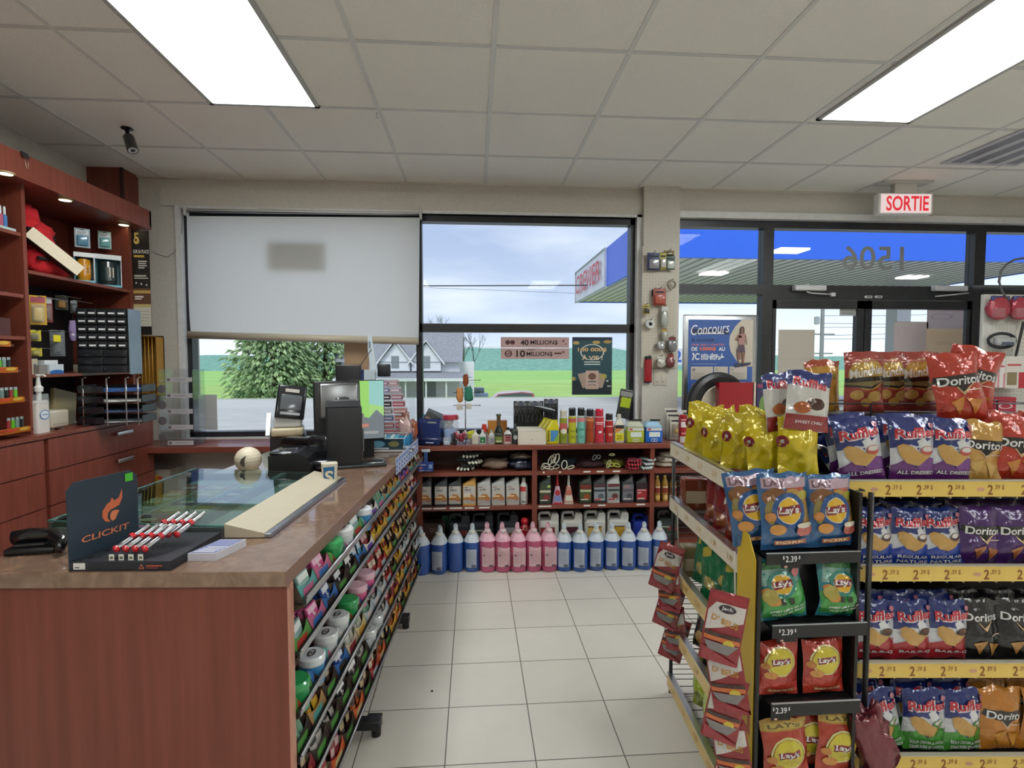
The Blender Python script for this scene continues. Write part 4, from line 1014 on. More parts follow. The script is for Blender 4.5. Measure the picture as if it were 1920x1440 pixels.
tag(mb.build('card_stack', loc=cl(a.x, a.y, CZ), rot=(0, 0, CANG), fix=False), 'small stack of lilac printed cards beside the lighter stand', 'cards')
# black handset cable at the left
pts = [cl(-.86, .15, CZ + .045)] + [cl(*p) for p in ((-.82, .165, CZ + .05), (-.76, .168, CZ + .05), (-.715, .15, CZ + .036), (-.70, .12, CZ + .018))]
tag(MB().tube(pts, [.02, .02, .019, .017, .011], '#1b1d20', 'gloss', 12).build('telephone_receiver'), 'black curved receiver lying at the left end of the counter', 'telephone')
o = cobj('telephone', -.80, .16, 'flat black telephone base on the counter, cut by the left edge', 'telephone', rz=R(12))
MB().rbox(-.07, .06, -.03, .04, 0, .02, .008, '#17181b', 'satin').rbox(-.05, .03, -.02, .03, .02, .032, .005, '#26282c', 'gloss').build('body', o)

# ---- devices at the far end
def dev(px, py, label, name, cat, rz=0.0, group=None, z=CZ):
    q = cpx(px, py, z); return empty(name, cl(q.x, q.y, z), label, cat, group, rz=CANG + rz), q
def sz(px_w, q): return px_w / 1000 * cl(q.x, q.y).y
# ball cameras
for i, (px, py, lb) in enumerate(((466, 893, 'cream ball shaped webcam by the glass case'), (680, 851, 'cream ball shaped webcam by the blue candy tray'))):
    o, q = dev(px, py, lb, 'ball_camera', 'camera', rz=R(35) if i == 0 else R(-60), group='cream ball webcams')
    r = sz(46 if i == 0 else 40, q) / 2
    MB().rbox(-r * .85, r * .85, -r * .8, r * .8, 0, r * .55, .01, '#d6cbb2', 'satin').build('base', o)
    MB().ball((0, 0, r * 1.35), r, '#ddd2ba', 'satin', 24).build('ball', o)
    MB().lathe([(r * .42, 0), (r * .38, .003), (r * .3, .001)], '#4f4a42', 'gloss', 20, M=Matrix.Translation((-r * .35, -r * .86, r * 1.35)) @ Matrix.Rotation(R(22), 4, 'Z') @ Matrix.Rotation(R(90), 4, 'X')).build('lens', o)
# receipt printer
o, q = dev(543, 892, 'black curved receipt printer in front of the monitor', 'receipt_printer', 'printer', rz=R(8))
w = sz(74, q)
pr = [(-w / 2, 0), (w / 2, 0), (w / 2, w * .2), (w * .42, w * .42), (w * .2, w * .56), (-w * .05, w * .56), (-w / 2, w * .50)]
MB().prism(pr, 0, w * 1.2, '#18191d', 'satin', M=Matrix.Rotation(PI / 2, 4, 'X') @ Matrix.Rotation(PI, 4, 'Y') @ Matrix.Diagonal((-1, 1, 1, 1))).build('body', o)
MB().rbox(-w * .48, w * .1, .0, w * 1.1, w * .5, w * .6, .012, '#24262b', 'gloss').rbox(w * .44, w * 1.0, .06, w * .9, w * .05, w * .3, .02, '#1b1c20', 'gloss').build('lid', o)
o, q = dev(580, 872, 'black scanner with a glossy head behind the receipt printer', 'barcode_scanner', 'scanner', rz=R(-15))
w = sz(60, q)
MB().rbox(-w * .9, w * .7, -.03, .05, w * .55, w * .85, .02, '#17181b', 'gloss').rbox(w * .1, w * .9, -.05, .09, w * .1, w * .95, .03, '#1f2125', 'gloss').rbox(-.03, .06, -.02, .04, 0, w * .6, .01, '#15161a', 'satin').build('head', o)
MB().tube([(-w * .4, -.06, .004), (-w * .9, -.1, .02), (-w * 1.2, -.04, .004), (-w * .8, .05, .004)], .003, '#202226', 'satin', 6).build('cable', o)
# white register printer with payment terminal
o, q = dev(540, 858, 'white label printer with a grey payment terminal on top', 'label_printer', 'printer', rz=R(18))
w = sz(60, q)
z1 = at(545, 815, Y=o.location.y).z - CZ; z2 = at(545, 745, Y=o.location.y).z - CZ; z3 = at(545, 731, Y=o.location.y).z - CZ
MB().rbox(-w * .5, w * .5, 0, .2, 0, z1, .01, '#2a2b30', 'satin').build('base', o)
MB().rbox(-w * .45, w * .45, -.04, .16, z1 - .005, z1 + .04, .012, '#cdbf9f', 'satin').build('cream_cover', o)
MB().prism([(.0, z1), (.17, z1), (.20, z1 + .06), (.10, z1 + .12), (.04, z1 + .05)], -w * .62, -w * .5, '#a7acb2', 'gloss', M=Matrix(((0, 0, 1, 0), (1, 0, 0, 0), (0, 1, 0, 0), (0, 0, 0, 1)))).rbox(-w * .4, w * .42, .0, .12, z1 + .04, z1 + .11, .015, '#e4e8ec', 'gloss').build('white_body', o)
tm = MB().rbox(-w * .42, w * .42, -.02, .02, 0, z3 - z1 - .06, .012, '#24262a', 'gloss').rbox(-w * .3, w * .3, -.023, -.018, .05, z3 - z1 - .12, .004, '#62666c', 'gloss').box(-w * .2, w * .2, -.024, -.02, z3 - z1 - .105, z3 - z1 - .085, '#b9b2ac').box(-w * .28, w * .28, -.03, -.018, .02, .035, '#aeb2b8', 'gloss')
tm.build('payment_terminal', o, loc=(.01, .0, z1 + .09), rot=(R(-16), R(8), R(6)))
# monitor and tall customer terminal
o, q = dev(640, 868, 'black point of sale monitor seen from behind on a thick stand', 'monitor', 'monitor', rz=R(24))
Yd = o.location.y
zt = at(640, 714, Y=Yd).z - CZ; w = sz(74, q)
MB().rbox(-.05, .05, .02, .1, 0, zt * .5, .02, '#17181b', 'satin').rbox(-w * .5, w * .45, -.05, .14, 0, .025, .01, '#17181b', 'satin').build('stand', o)
sc_ = MB().rbox(-w * .62, w * .5, -.015, .02, zt * .28, zt, .01, '#15161a', 'satin')
sc_.rbox(-w * .5, w * .46, -.03, -.012, zt * .55, zt * .97, .015, '#8b8d90', 'metal').rbox(-.03, .05, -.06, -.02, zt * .5, zt * .8, .02, '#3a3c40', 'gloss')
sc_.build('screen_case', o, rot=(R(-6), 0, 0))
o, q = dev(650, 878, 'tall black customer terminal with a chip card slot, on a chrome footed base', 'payment_tower', 'terminal', rz=R(20))
w = sz(58, q); zt = at(650, 762, Y=o.location.y).z - CZ
MB().rbox(-w * .6, w * .5, 0, .1, 0, zt, .012, '#222428', 'satin').prism([(0, zt - .002), (.1, zt - .002), (.09, zt + .03), (.02, zt + .028)], -w * .58, w * .46, '#3b3d42', 'gloss', M=Matrix(((0, 0, 1, 0), (1, 0, 0, 0), (0, 1, 0, 0), (0, 0, 0, 1)))).build('body', o)
MB().rbox(w * .5, w * .56, .01, .09, zt * .25, zt * .62, .004, '#6e7278', 'gloss').rbox(w * .5, w * .58, .03, .07, zt * .72, zt * .86, .004, '#c8ccd0', 'gloss').build('reader_panel', o)
MB().rbox(-w * .4, w * 1.25, -.02, .11, 0, .015, .006, '#2a2c30', 'satin').tube([(w * .62, -.0, .018), (w * 1.15, .0, .018), (w * 1.2, .09, .018), (w * .7, .09, .03)], .003, '#cfd2d6', 'metal', 6).build('foot', o)
# dark sign back and lottery screen
o, q = dev(668, 846, 'black back of a second screen rising behind the monitor', 'screen_back', 'screen', rz=R(3))
Yd = o.location.y; zt = at(660, 684, Y=Yd).z - CZ; xr = sz(100, q)
MB().rbox(-xr * .36, xr * .1, 0, .03, zt * .35, zt, .008, '#17171c', 'satin').box(xr * .1, xr * .16, .0, .028, zt * .35, zt - .03, '#1f2f5a', 'satin').box(xr * .16, xr * .36, .0, .028, zt * .35, zt - .03, '#b9c6cf', 'satin').build('back', o)
MB().box(-.02, .02, .005, .025, 0, zt * .4, '#17171c', 'satin').build('post', o)
MB().rbox(xr * .38, xr * .62, .04, .06, zt - .075, zt + .004, .008, '#23242a', 'satin').build('bracket', o)
o, q = dev(692, 858, 'tall lottery screen glowing green and blue, facing the aisle', 'lottery_screen', 'screen', rz=R(22))
Yd = o.location.y; zt = at(695, 714, Y=Yd).z - CZ; zb = at(695, 822, Y=Yd).z - CZ; w = sz(58, q)
MB().rbox(-w * .56, w * .5, 0, .03, zb - .01, zt + .004, .004, '#15171b', 'satin').box(-.03, .03, .005, .03, 0, zb, '#15171b').build('case', o)
mb = MB().box(-w * .5, w * .48, -.002, 0, zb, zt, (.30, .62, .14, 1), 'glow')
H = zt - zb
mb.add([(w * .02, -.003, zt), (w * .48, -.003, zt), (w * .48, -.003, zb + H * .55), (w * .02, -.003, zb + H * .6)], [(0, 1, 2, 3)], (.28, .56, .52, 1), 'glow')
mb.add([(w * .02, -.0035, zb + H * .6), (w * .48, -.0035, zb + H * .55), (w * .48, -.0035, zb + H * .38), (w * .25, -.0035, zb + H * .5), (w * .02, -.0035, zb + H * .36)], [(0, 1, 2, 3, 4)], (.35, .62, .2, 1), 'glow')
mb.add([(-w * .5, -.0035, zb), (w * .48, -.0035, zb), (w * .48, -.0035, zb + H * .38), (w * .25, -.0035, zb + H * .5), (w * .02, -.0035, zb + H * .36), (-w * .5, -.0035, zb + H * .42)], [(0, 1, 2, 3, 4, 5)], (.15, .18, .2, 1), 'glow')
mb.box(-w * .4, w * .0, -.0045, -.004, zb + H * .2, zb + H * .26, (.5, .2, .14, 1), 'glow').box(-w * .3, w * .3, -.0045, -.004, zb + H * .08, zb + H * .13, (.3, .3, .3, 1), 'glow')
mb.build('display', o, fix=False)
# stepped ticket dispenser
a = cpx(745, 812, CZ + .05)
o = empty('ticket_dispenser', cl(-.17, CL - .12, CZ), 'clear stepped dispenser full of red and violet scratch tickets by the window mullion', 'dispenser', rz=CANG + R(6))
Yd = o.location.y; x0 = at(708, 750, Y=Yd).x - o.location.x; x1 = at(776, 750, Y=Yd).x - o.location.x
zt = at(740, 712, Y=Yd).z - CZ; zb = .05
tk = ['#b48aa8', '#8c92c0', '#33343c', '#2c2d34', '#9fa4a0', '#7c88b8', '#c07a84', '#d0747c']
MB().add([(x1, 0, 0), (x1, .12, 0), (x1, .12, zt), (x1 - .06, .12, zt), (x1, .0, zb + .02)], [(0, 1, 2, 3, 4)], mat='acrylic').box(x0, x1, .115, .12, 0, zt, mat='acrylic').build('clear_case', o)
for r_ in range(8):
    z = zb + .02 + (zt - zb - .02) * (7 - r_) / 8; y = .1 - .012 * r_
    xe = x0 + (x1 - x0) * (.5 + .5 * (r_ + 1) / 8)
    for c_ in range(2):
        xa = x0 + (xe - x0) * c_ / 2; xb = xa + (xe - x0) / 2 - .003
        c = tk[(r_ + 3 * c_) % 8] if c_ == 0 else ['#c9a8b4', '#b9a8b8', '#b07a90', '#cc6a78', '#c88a8c', '#d07a6c', '#d4666c', '#c86066'][r_]
        mb = MB().box(xa, xb, y - .004, y, z, z + (zt - zb) / 9, '#cfc6cc', 'gloss')
        hh_ = (zt - zb) / 9
        printed(mb, [('rect', xa + .002, z + .002, xb - .002, z + hh_ * .8, c), ('rect', xa + .006, z + hh_ * .3, xb - .012, z + hh_ * .5, '#ecdfe0'), ('ell', xb - .008, z + hh_ * .4, .004, .006, '#5a3a4c')], plane_fn((0, y - .004, 0), (1, 0, 0), (0, 0, 1), (0, -1, 0)), off=.0006)
        mb.build('ticket_row', o, fix=False)
# candy baskets, label strip
o, q = dev(722, 848, 'wire edged tray of blue packets at the corner of the counter', 'candy_tray', 'tray', rz=R(2))
w = sz(72, q)
MB().rbox(-w * .75, w * .7, -.01, .16, 0, .014, .005, '#c4c6c8', 'satin').rbox(-w * .8, w * .72, .0, .03, -.0, .02, .005, '#30323a', 'satin').build('base_tray', o)
MB().tube([(-w * .5, 0, .02), (-w * .5, 0, .085), (w * .5, 0, .085), (w * .5, 0, .02)], .003, '#e3e6e8', 'gloss', 6).tube([(-w * .5, .14, .02), (-w * .5, .14, .1), (w * .5, .14, .1), (w * .5, .14, .02)], .003, '#c3c6c8', 'gloss', 6).tube([(-w * .5, 0, .085), (-w * .5, .14, .1)], .003, '#e3e6e8', 'gloss', 6).tube([(w * .5, 0, .085), (w * .5, .14, .1)], .003, '#e3e6e8', 'gloss', 6).build('wire_frame', o)
mb = MB().box(-w * .46, w * .46, .004, .012, .018, .08, '#2f4a5e', 'gloss')
printed(mb, [('ell', -w * .2, .05, w * .2, .02, '#6fa6c8'), ('ell', w * .22, .05, w * .14, .018, '#8a8a5a'), ('rect', -w * .4, .02, w * .1, .028, '#d5dde2')], plane_fn((0, .004, 0), (1, 0, 0), (0, 0, 1), (0, -1, 0)), off=.0006); mb.build('front_card', o, fix=False)
for k in range(5):
    p = MB().rbox(-.012, .012, 0, .1, 0, .05, .004, ('#3fa9c8', '#bfe3ea')[k % 2], 'gloss').build('blue_packet', loc=cl(q.x - .05 + .027 * k, q.y + .022, CZ + .03), rot=(R(10), 0, CANG))
    tag(p, ('leftmost', 'second', 'middle', 'fourth', 'rightmost')[k] + ' packet standing in the wire edged tray', 'packet', 'packets in the wire edged tray')
o, q = dev(752, 838, 'open light blue box of small packs behind the label strip', 'blue_display_box', 'box', rz=R(-4))
w = sz(34, q)
MB().box(-w / 2, w / 2, 0, .003, 0, .075, '#2f9fd8', 'gloss').box(-w / 2, -w / 2 + .003, 0, .08, 0, .09, '#2a8fc8', 'gloss').box(w / 2 - .003, w / 2, 0, .08, 0, .09, '#2a8fc8', 'gloss').box(-w / 2, w / 2, .077, .08, 0, .1, '#2f9fd8', 'gloss').box(-w / 2, w / 2, 0, .08, 0, .003, '#2a8fc8', 'gloss').build('open_carton', o)
def bag_lump(px, py, wpx, hpx, c, label, seed, name='candy_bag', mat='foil', dz=0.0, tie=None):
    q = cpx(px, py); w = wpx / 1000 * cl(q.x, q.y).y; h = hpx / 1000 * cl(q.x, q.y).y
    o = empty(name, cl(q.x, q.y, CZ + dz), label, 'bag', 'small bags of candy at the end of the counter', rz=CANG)
    pillow(w, w * .7, h, c, mat, seed=seed, dent=.5).build('bag', o)
    if tie: MB().lathe([(.004, h * .95), (w * .3, h * 1.15), (w * .34, h * 1.2)], tie, 'foil', 12).build('gathered_top', o)
    return o
bag_lump(708, 840, 18, 46, '#9dbfe6', 'pale blue cone shaped bag behind the wire edged tray', 3, tie='#c3d6ee')
bag_lump(738, 826, 36, 36, '#dfe3e4', 'clear crinkled bag in the middle of the counter end', 7)
bag_lump(760, 835, 26, 52, '#dcb8b4', 'pink tinted bag with a gathered top', 9, tie='#e7a898')
bag_lump(771, 824, 24, 36, '#e0764a', 'orange stuffed bag leaning on the window mullion', 12)
bag_lump(728, 834, 30, 20, '#8d4a50', 'small dark red bag under the clear one', 14)
a = cpx(742, 880, CZ); b_ = cpx(781, 832, CZ)
v0_, v1_ = cpx(740, 872).y, CL - .01
o = empty('label_strip', cl(0.003, v0_, CZ), 'strip of blue and white price labels hanging over the end of the counter edge', 'label strip', rz=CANG)
n_ = 10; Lv = v1_ - v0_
mb = MB().box(.0, .002, 0, Lv, -.055, .035, '#ccd3e6', 'satin')
for k in range(n_):
    y_ = Lv * k / n_
    mb.box(.002, .0025, y_ + .004, y_ + Lv / n_ * .55, -.045, -.005, '#5f7fc4').box(.002, .0025, y_ + .004, y_ + Lv / n_ * .8, .004, .026, '#7a93cc').box(.0025, .003, y_ + .01, y_ + Lv / n_ * .4, -.03, -.02, '#e9edf6')
mb.build('strip', o)
# paper cup with an S
o, q = dev(618, 905, 'small square white cup with a blue side and a big cream S', 'cup', 'cup', rz=R(24))
w = sz(26, q); h = at(615, 868, Y=o.location.y).z - CZ
MB().loft([(0, w * .9, w * .8, 7, 0, 0), (h, w * 1.08, w * .95, 7, 0, 0)], '#e2dccb', 'satin', 20).build('body', o)
mb = MB(); printed(mb, [('rect', -w * .47, h * .05, w * .3, h * .86, '#2b6a9c'), ('text', 'S', -w * .08, h * .36, w * .62, h * .62, '#e6dec8', 0, 0, .03)], lambda u, v, k: Vector((u * (.86 + .14 * v / h), -(w * .4 + w * .075 * v / h) - k, v)), off=.0008, cut=None)
mb.build('printed_side', o, fix=False)
# paper stick
o, q = dev(690, 845, 'thin black antenna rod with a pale paper tag pinned near its top', 'tag_holder', 'holder')
Yd = o.location.y
p0 = at(672, 690, Y=Yd) - o.location; p1 = at(697, 655, Y=Yd) - o.location
MB().tube([(p0.x - .01, 0, .0), (p0.x, 0, p0.z), (p1.x, 0, p1.z)], .003, '#17181b', 'satin', 6).build('rod', o)
p2 = at(693, 628, Y=Yd) - o.location; p3 = at(708, 700, Y=Yd) - o.location
mb = MB().add([(p2.x - .01, .0, p2.z), (p2.x + .012, 0, p2.z - .002), (p3.x, 0, p3.z), (p3.x - .04, 0, p3.z), (p2.x - .012, 0, p1.z)], [(0, 1, 2, 3, 4)], '#c4d2dc', 'satin')
mb.box(p2.x - .006, p2.x + .006, -.002, -.001, p1.z + .005, p1.z + .05, '#6f7f8c')
mb.build('paper', o, fix=False)
# ================================================================== low wooden shelf under the window
WF, WBK = 3.80, 4.12
WT = at(1000, 843, Y=WF).z + .036
x_l = at(781, 860, Y=WF).x; x_m0 = at(998, 900, Y=WF).x; x_m1 = at(1007, 900, Y=WF).x
x_r0 = at(1219, 900, Y=WF).x; x_r1 = at(1227, 900, Y=WF).x; x_e = at(1478, 900, Y=WF).x
z2 = at(1000, 884, Y=WF).z; z3 = at(1000, 948, Y=WF).z; z4 = .10
ws = empty('low_shelf_unit', (x_l, WF, 0), 'low reddish wooden shelf unit under the window, full of motor oil and washer fluid', 'shelving')
def wp(name, mb): return mb.build(name, ws, loc=(-x_l, -WF, 0))
wp('top_board', MB().rbox(x_l, x_e, WF - .015, WY - .04, WT - .036, WT, .004, mat='cherry', smooth=False))
wp('back_panel', MB().box(x_l, x_e, WBK - .01, WBK, 0, WT - .036, '#4a2a26', 'satin'))
for a, b_ in ((x_l, x_l + .036), (x_m0, x_m1), (x_r0, x_r1), (x_e - .036, x_e)):
    wp('upright', MB().box(a, b_, WF, WBK - .01, 0, WT - .036, mat='cherry_side'))
for z in (z2, z3, z4):
    for a, b_ in ((x_l + .036, x_m0), (x_m1, x_r0), (x_r1, x_e - .036)):
        wp('shelf', MB().box(a, b_, WF + .004, WBK - .01, z - .028, z, mat='cherry'))
for px0, px1, z in ((1094, 1107, z2), (1119, 1132, z2), (1149, 1163, z2), (1018, 1021, z2), (1048, 1052, z2), (790, 809, z3), (812, 836, z3), (843, 866, z3), (871, 889, z3), (898, 918, z3), (1010, 1034, z3), (1095, 1107, z3), (1122, 1136, z3), (1194, 1210, z3)):
    a = at(px0, 900, Y=WF).x; b_ = at(px1, 900, Y=WF).x
    wp('price_label', MB().box(a, b_, WF + .0, WF + .004, z - .014, z - .003, '#e4e0da', 'satin'))
def wx(px, Y=WF + .06): return at(px, 850, Y=Y).x

# ---- bottles and cans on the top board
def put(o, px, Y, z): o.location = (wx(px, Y), Y, z); return o
def topz(py, px, Y): return at(px, py, Y=Y).z
def spraycan(px, w_px, py, Y, body, cap, label, shapes=(), metal_top=True, grp='spray cans on the low shelf'):
    r = w_px / 2000 * Y; h = topz(py, px, Y) - WT
    o = empty('spray_can', (wx(px, Y), Y, WT), label, 'can', grp)
    hb_ = h * .74
    mb = MB().lathe([(r * .94, 0), (r, .004), (r, hb_), (r * .96, hb_ + .004), (r * .8, hb_ + .012)], body, 'gloss', 20, cols=['#b8b8b4', body, body, '#c4c4c0', '#c4c4c0'])
    if shapes: printed(mb, [(('rect', s_[1] * r, s_[2], s_[3] * r, s_[4], s_[5]) if s_[0] == 'rect' else ('ell', s_[1] * r, s_[2], s_[3] * r, s_[4], s_[5]) if s_[0] == 'ell' else ('text', s_[1], s_[2] * r, s_[3], s_[4] * r, s_[5], s_[6])) for s_ in shapes], cyl_fn(r, 0, hb_), cut=(r * .4, .3))
    mb.build('body', o, fix=False)
    MB().lathe([(r * .86, hb_ + .004), (r * .86, h * .96), (r * .7, h), (.001, h)], cap, 'gloss', 20).build('cap', o)
    return o
Y1 = WF + .05
spraycan(1056, 15, 768, Y1, '#97a63a', '#d8d4c6', 'olive green spray can with a cream cap, leftmost of the cans', [('rect', -1.4, .55, 1.4, .82, '#c8605a'), ('ell', 0, .5, .9, .1, '#e6e0d0'), ('text', '90', 0, .25, 1.0, .12, '#6a7a20')])
spraycan(1072.5, 15.5, 764, Y1, '#c4c936', '#1e2024', 'yellow green spray can with a black cap', [('rect', -1.4, .8, 1.4, .95, '#c8605a'), ('text', '90', 0, .25, 1.0, .12, '#7a8420'), ('rect', -.8, .45, .8, .5, '#8a9420')])
spraycan(1089, 15.5, 764, Y1, '#7cc7ba', '#1e2024', 'teal spray can with a black cap', [('rect', -1.4, .82, 1.4, .98, '#d8888a'), ('text', '90', 0, .25, 1.0, .12, '#3f8f84'), ('rect', -.6, .5, .6, .55, '#3f8f84')])
spraycan(1105.5, 15, 766, Y1, '#b5532c', '#232228', 'burnt orange spray can with a black cap', [('rect', -1.2, .86, 1.2, .98, '#d8885a'), ('rect', -.8, .5, .8, .56, '#8a3418')])
spraycan(1123, 18, 766, Y1, '#d23a4a', '#d42a48', 'tall pinkish red spray can with a wide red cap', [('rect', -1, .8, 1, .84, '#f0c8cc'), ('poly',) if 0 else ('ell', 0, .45, .35, .05, '#f2e6e6'), ('rect', -.9, .74, .6, .77, '#f0c8cc')])
spraycan(1141.5, 16, 775, Y1, '#b83030', '#2a2226', 'dark red spray can with a small black nozzle', [('rect', -.9, .75, .6, .8, '#e6b8b0'), ('ell', .1, .4, .5, .07, '#e09080')])
# cream capped oval bottle
Y2 = WF + .055
def ovalbottle(px, wpx, py, Y, c, cap, label, shapes, e=3, name='bottle', neck=.25):
    w = wpx / 1000 * Y; h = topz(py, px, Y) - WT
    o = empty(name, (wx(px, Y), Y, WT), label, 'bottle', 'bottles on the low shelf')
    mb = MB().loft([(0, w * .95, w * .5, e, 0, 0), (.006, w, w * .56, e, 0, 0), (h * .62, w, w * .56, e, 0, 0), (h * .78, w * .5, w * .4, 2.5, 0, 0), (h * .85, w * .34, w * .34, 2, 0, 0)], c, 'gloss', 20)
    printed(mb, [(('rect', s_[1] * w, s_[2] * h, s_[3] * w, s_[4] * h, s_[5]) if s_[0] == 'rect' else ('ell', s_[1] * w, s_[2] * h, s_[3] * w, s_[4] * h, s_[5]) if s_[0] == 'ell' else ('poly', [(x * w, y * h) for x, y in s_[1]], s_[2]) if s_[0] == 'poly' else ('text', s_[1], s_[2] * w, s_[3] * h, s_[4] * w, s_[5] * h, *s_[6:])) for s_ in shapes], plane_fn((0, -w * .283, 0), (1, 0, 0), (0, 0, 1), (0, -1, 0)))
    mb.build('body', o, fix=False)
    MB().lathe([(w * .2, h * .84), (w * .2, h * .97), (w * .15, h), (.001, h)], cap, 'gloss', 14).build('cap', o)
    return o
ovalbottle(1160, 20, 776, Y2, '#ddd9c8', '#e0dccc', 'cream bottle with a yellow and orange label beside the red cans', [('rect', -.42, .5, .42, .62, '#33302e'), ('poly', [(-.42, .34), (.42, .5), (.42, .5), (-.42, .5)], '#d8883c'), ('rect', -.42, .08, .42, .34, '#e2da2c'), ('text', '20', -.05, .2, .5, .16, '#7a6a1c')])
# rain sprayers, three deep
for k in range(3):
    px = 1036 - k * 3.2; Y = WF + .045 + k * .07
    w = 26 / 1000 * WF; h = topz(783, 1036, WF + .045) - WT
    o = empty('trigger_bottle', (wx(1035, WF + .045) - k * .018, Y, WT), ('front', 'middle', 'rear')[k] + ' yellow trigger bottle with a blue picture label', 'bottle', 'yellow trigger bottles on the low shelf')
    mb = MB().loft([(0, w * .95, w * .5, 5, 0, 0), (.006, w, w * .55, 5, 0, 0), (h * .58, w, w * .55, 5, 0, 0), (h * .8, w * .62, w * .45, 3.5, w * .1, 0), (h * .95, w * .42, w * .36, 2.5, w * .14, 0)], '#d9cf1f', 'gloss', 20)
    printed(mb, [('rect', -w * .15, h * .1, w * .42, h * .52, '#4c8fc8'), ('poly', [(w * .05, h * .1), (w * .42, h * .1), (w * .42, h * .4)], '#7fb04c'), ('text', 'RAIN', -w * .3, h * .3, h * .4, w * .16, '#2a2a20', PI / 2)], plane_fn((0, -w * .277, 0), (1, 0, 0), (0, 0, 1), (0, -1, 0)))
    mb.build('body', o, fix=False)
    MB().loft([(h * .93, w * .44, w * .4, 3, w * .14, 0), (h * 1.08, w * .4, w * .4, 3, w * .14, 0)], '#202226', 'gloss', 12).prism([(-w * .75, h * 1.38), (-w * .7, h * 1.3), (-.1 * w, h * 1.2), (0, h * 1.05), (w * .3, h * 1.05), (w * .34, h * 1.28), (-w * .1, h * 1.36)], -.012, .012, '#26282c', 'gloss', M=Matrix(((1, 0, 0, 0), (0, 0, 1, 0), (0, 1, 0, 0), (0, 0, 0, 1)))) \
        .prism([(-w * .75, h * 1.38), (-w * .2, h * 1.38), (w * .2, h * 1.3), (w * .2, h * 1.27), (-w * .3, h * 1.33)], -.013, .013, '#cfd8da', 'gloss', M=Matrix(((1, 0, 0, 0), (0, 0, 1, 0), (0, 1, 0, 0), (0, 0, 0, 1)))).build('trigger_head', o)
# tubs
for px, wpx, py, c, c2, lb in ((1188, 33, 786, '#b5c43c', '#c9cdb8', 'lime green plastic tub of wipes with a pale lid'), (1222, 33, 786, '#2b6fd0', '#a9d0ea', 'bright blue plastic tub of wipes with a light blue lid')):
    Y = WF + .07; w = wpx / 1000 * Y; h = topz(py + 6, px, Y) - WT
    o = empty('wipes_tub', (wx(px, Y), Y, WT), lb, 'tub')
    mb = MB().rbox(-w / 2, w / 2, -w * .4, w * .4, 0, h * .78, .008, c, 'gloss')
    printed(mb, [('rect', -w * .3, h * .3, w * .34, h * .55, '#dfe8e6'), ('ring', -w * .08, h * .14, w * .1, h * .09, .3, '#dfe8e6'), ('ring', w * .1, h * .14, w * .1, h * .09, .3, '#dfe8e6'), ('rect', -w * .45, h * .62, w * .45, h * .76, '#d3d6d2'), ('rect', -w * .4, h * .64, -w * .2, h * .74, '#c05a58')], plane_fn((0, -w * .4, 0), (1, 0, 0), (0, 0, 1), (0, -1, 0)))
    mb.build('body', o, fix=False)
    MB().loft([(h * .78, w * .98, w * .8, 7, 0, 0), (h * .86, w * .98, w * .8, 7, 0, 0), (h * 1.05, w * .7, w * .6, 5, .0, .02)], c2, 'gloss', 20).build('lid', o)
    for k in range(3): tag(MB().rbox(-.017, .017, -.006, .006, 0, .012, .003, '#17181b', 'gloss').build('small_clip', loc=(wx(px + 4, Y) + .022 * k, Y + .045, WT + h * 1.045 - .012 * k * 0)), ('left', 'middle', 'right')[k] + ' small black clip lying on the ' + ('lime' if px < 1200 else 'blue') + ' tub', 'clip', 'black clips on the tubs')
# white carton and small bottles
Y = WF + .06
w = 52 / 1000 * Y
o = empty('cardboard_box', (wx(996, Y), Y, WT), 'plain off white cardboard box with a sagging lid in the middle of the low shelf', 'box')
h = topz(806, 996, Y) - WT
MB().box(-w / 2, w / 2, -.06, .1, 0, h, '#d3cbbc').box(-.003, .003, -.0605, -.06, h * .3, h * .42, '#a39a8a').build('body', o)
MB().add([(-w / 2, -.06, h), (w / 2, -.06, h - .006), (w / 2, .1, h + .012), (-w / 2, .1, h + .012), (0, -.062, h - .002), (0, .1, h + .012)], [(0, 4, 5, 3), (4, 1, 2, 5)], '#ddd6c8').build('lid', o, fix=False)
ovalbottle(952, 15, 801, Y, '#d6d8d6', '#1d1e22', 'white bottle with a black cap and a red and black label', [('rect', -.42, .12, .42, .55, '#c8706c'), ('rect', -.42, .5, .42, .58, '#2a2a2e'), ('rect', -.3, .2, .3, .28, '#4a3034'), ('rect', -.3, .36, .3, .44, '#4a3034')])
ovalbottle(966, 13, 795, Y, '#33373a', '#4a4e52', 'dark grey bottle with a round white mark', [('ell', 0, .33, .3, .12, '#cfd2d4')])
ovalbottle(922, 13, 806, Y, '#c9ccc8', '#b9bcb8', 'small clear bottle with a grey printed figure', [('rect', -.3, .1, .3, .45, '#8a8e90')])
ovalbottle(905, 12, 806, Y, '#cfd6d4', '#dadfde', 'small clear bottle with a green label', [('rect', -.42, .1, .42, .5, '#2f7a48'), ('ell', 0, .25, .1, .05, '#e8f0ea')])
ovalbottle(891, 13, 806, Y, '#dcd8c6', '#dcd9d0', 'small cream bottle beside the green labelled one', [('rect', -.3, .3, .3, .5, '#c8c4b4')])
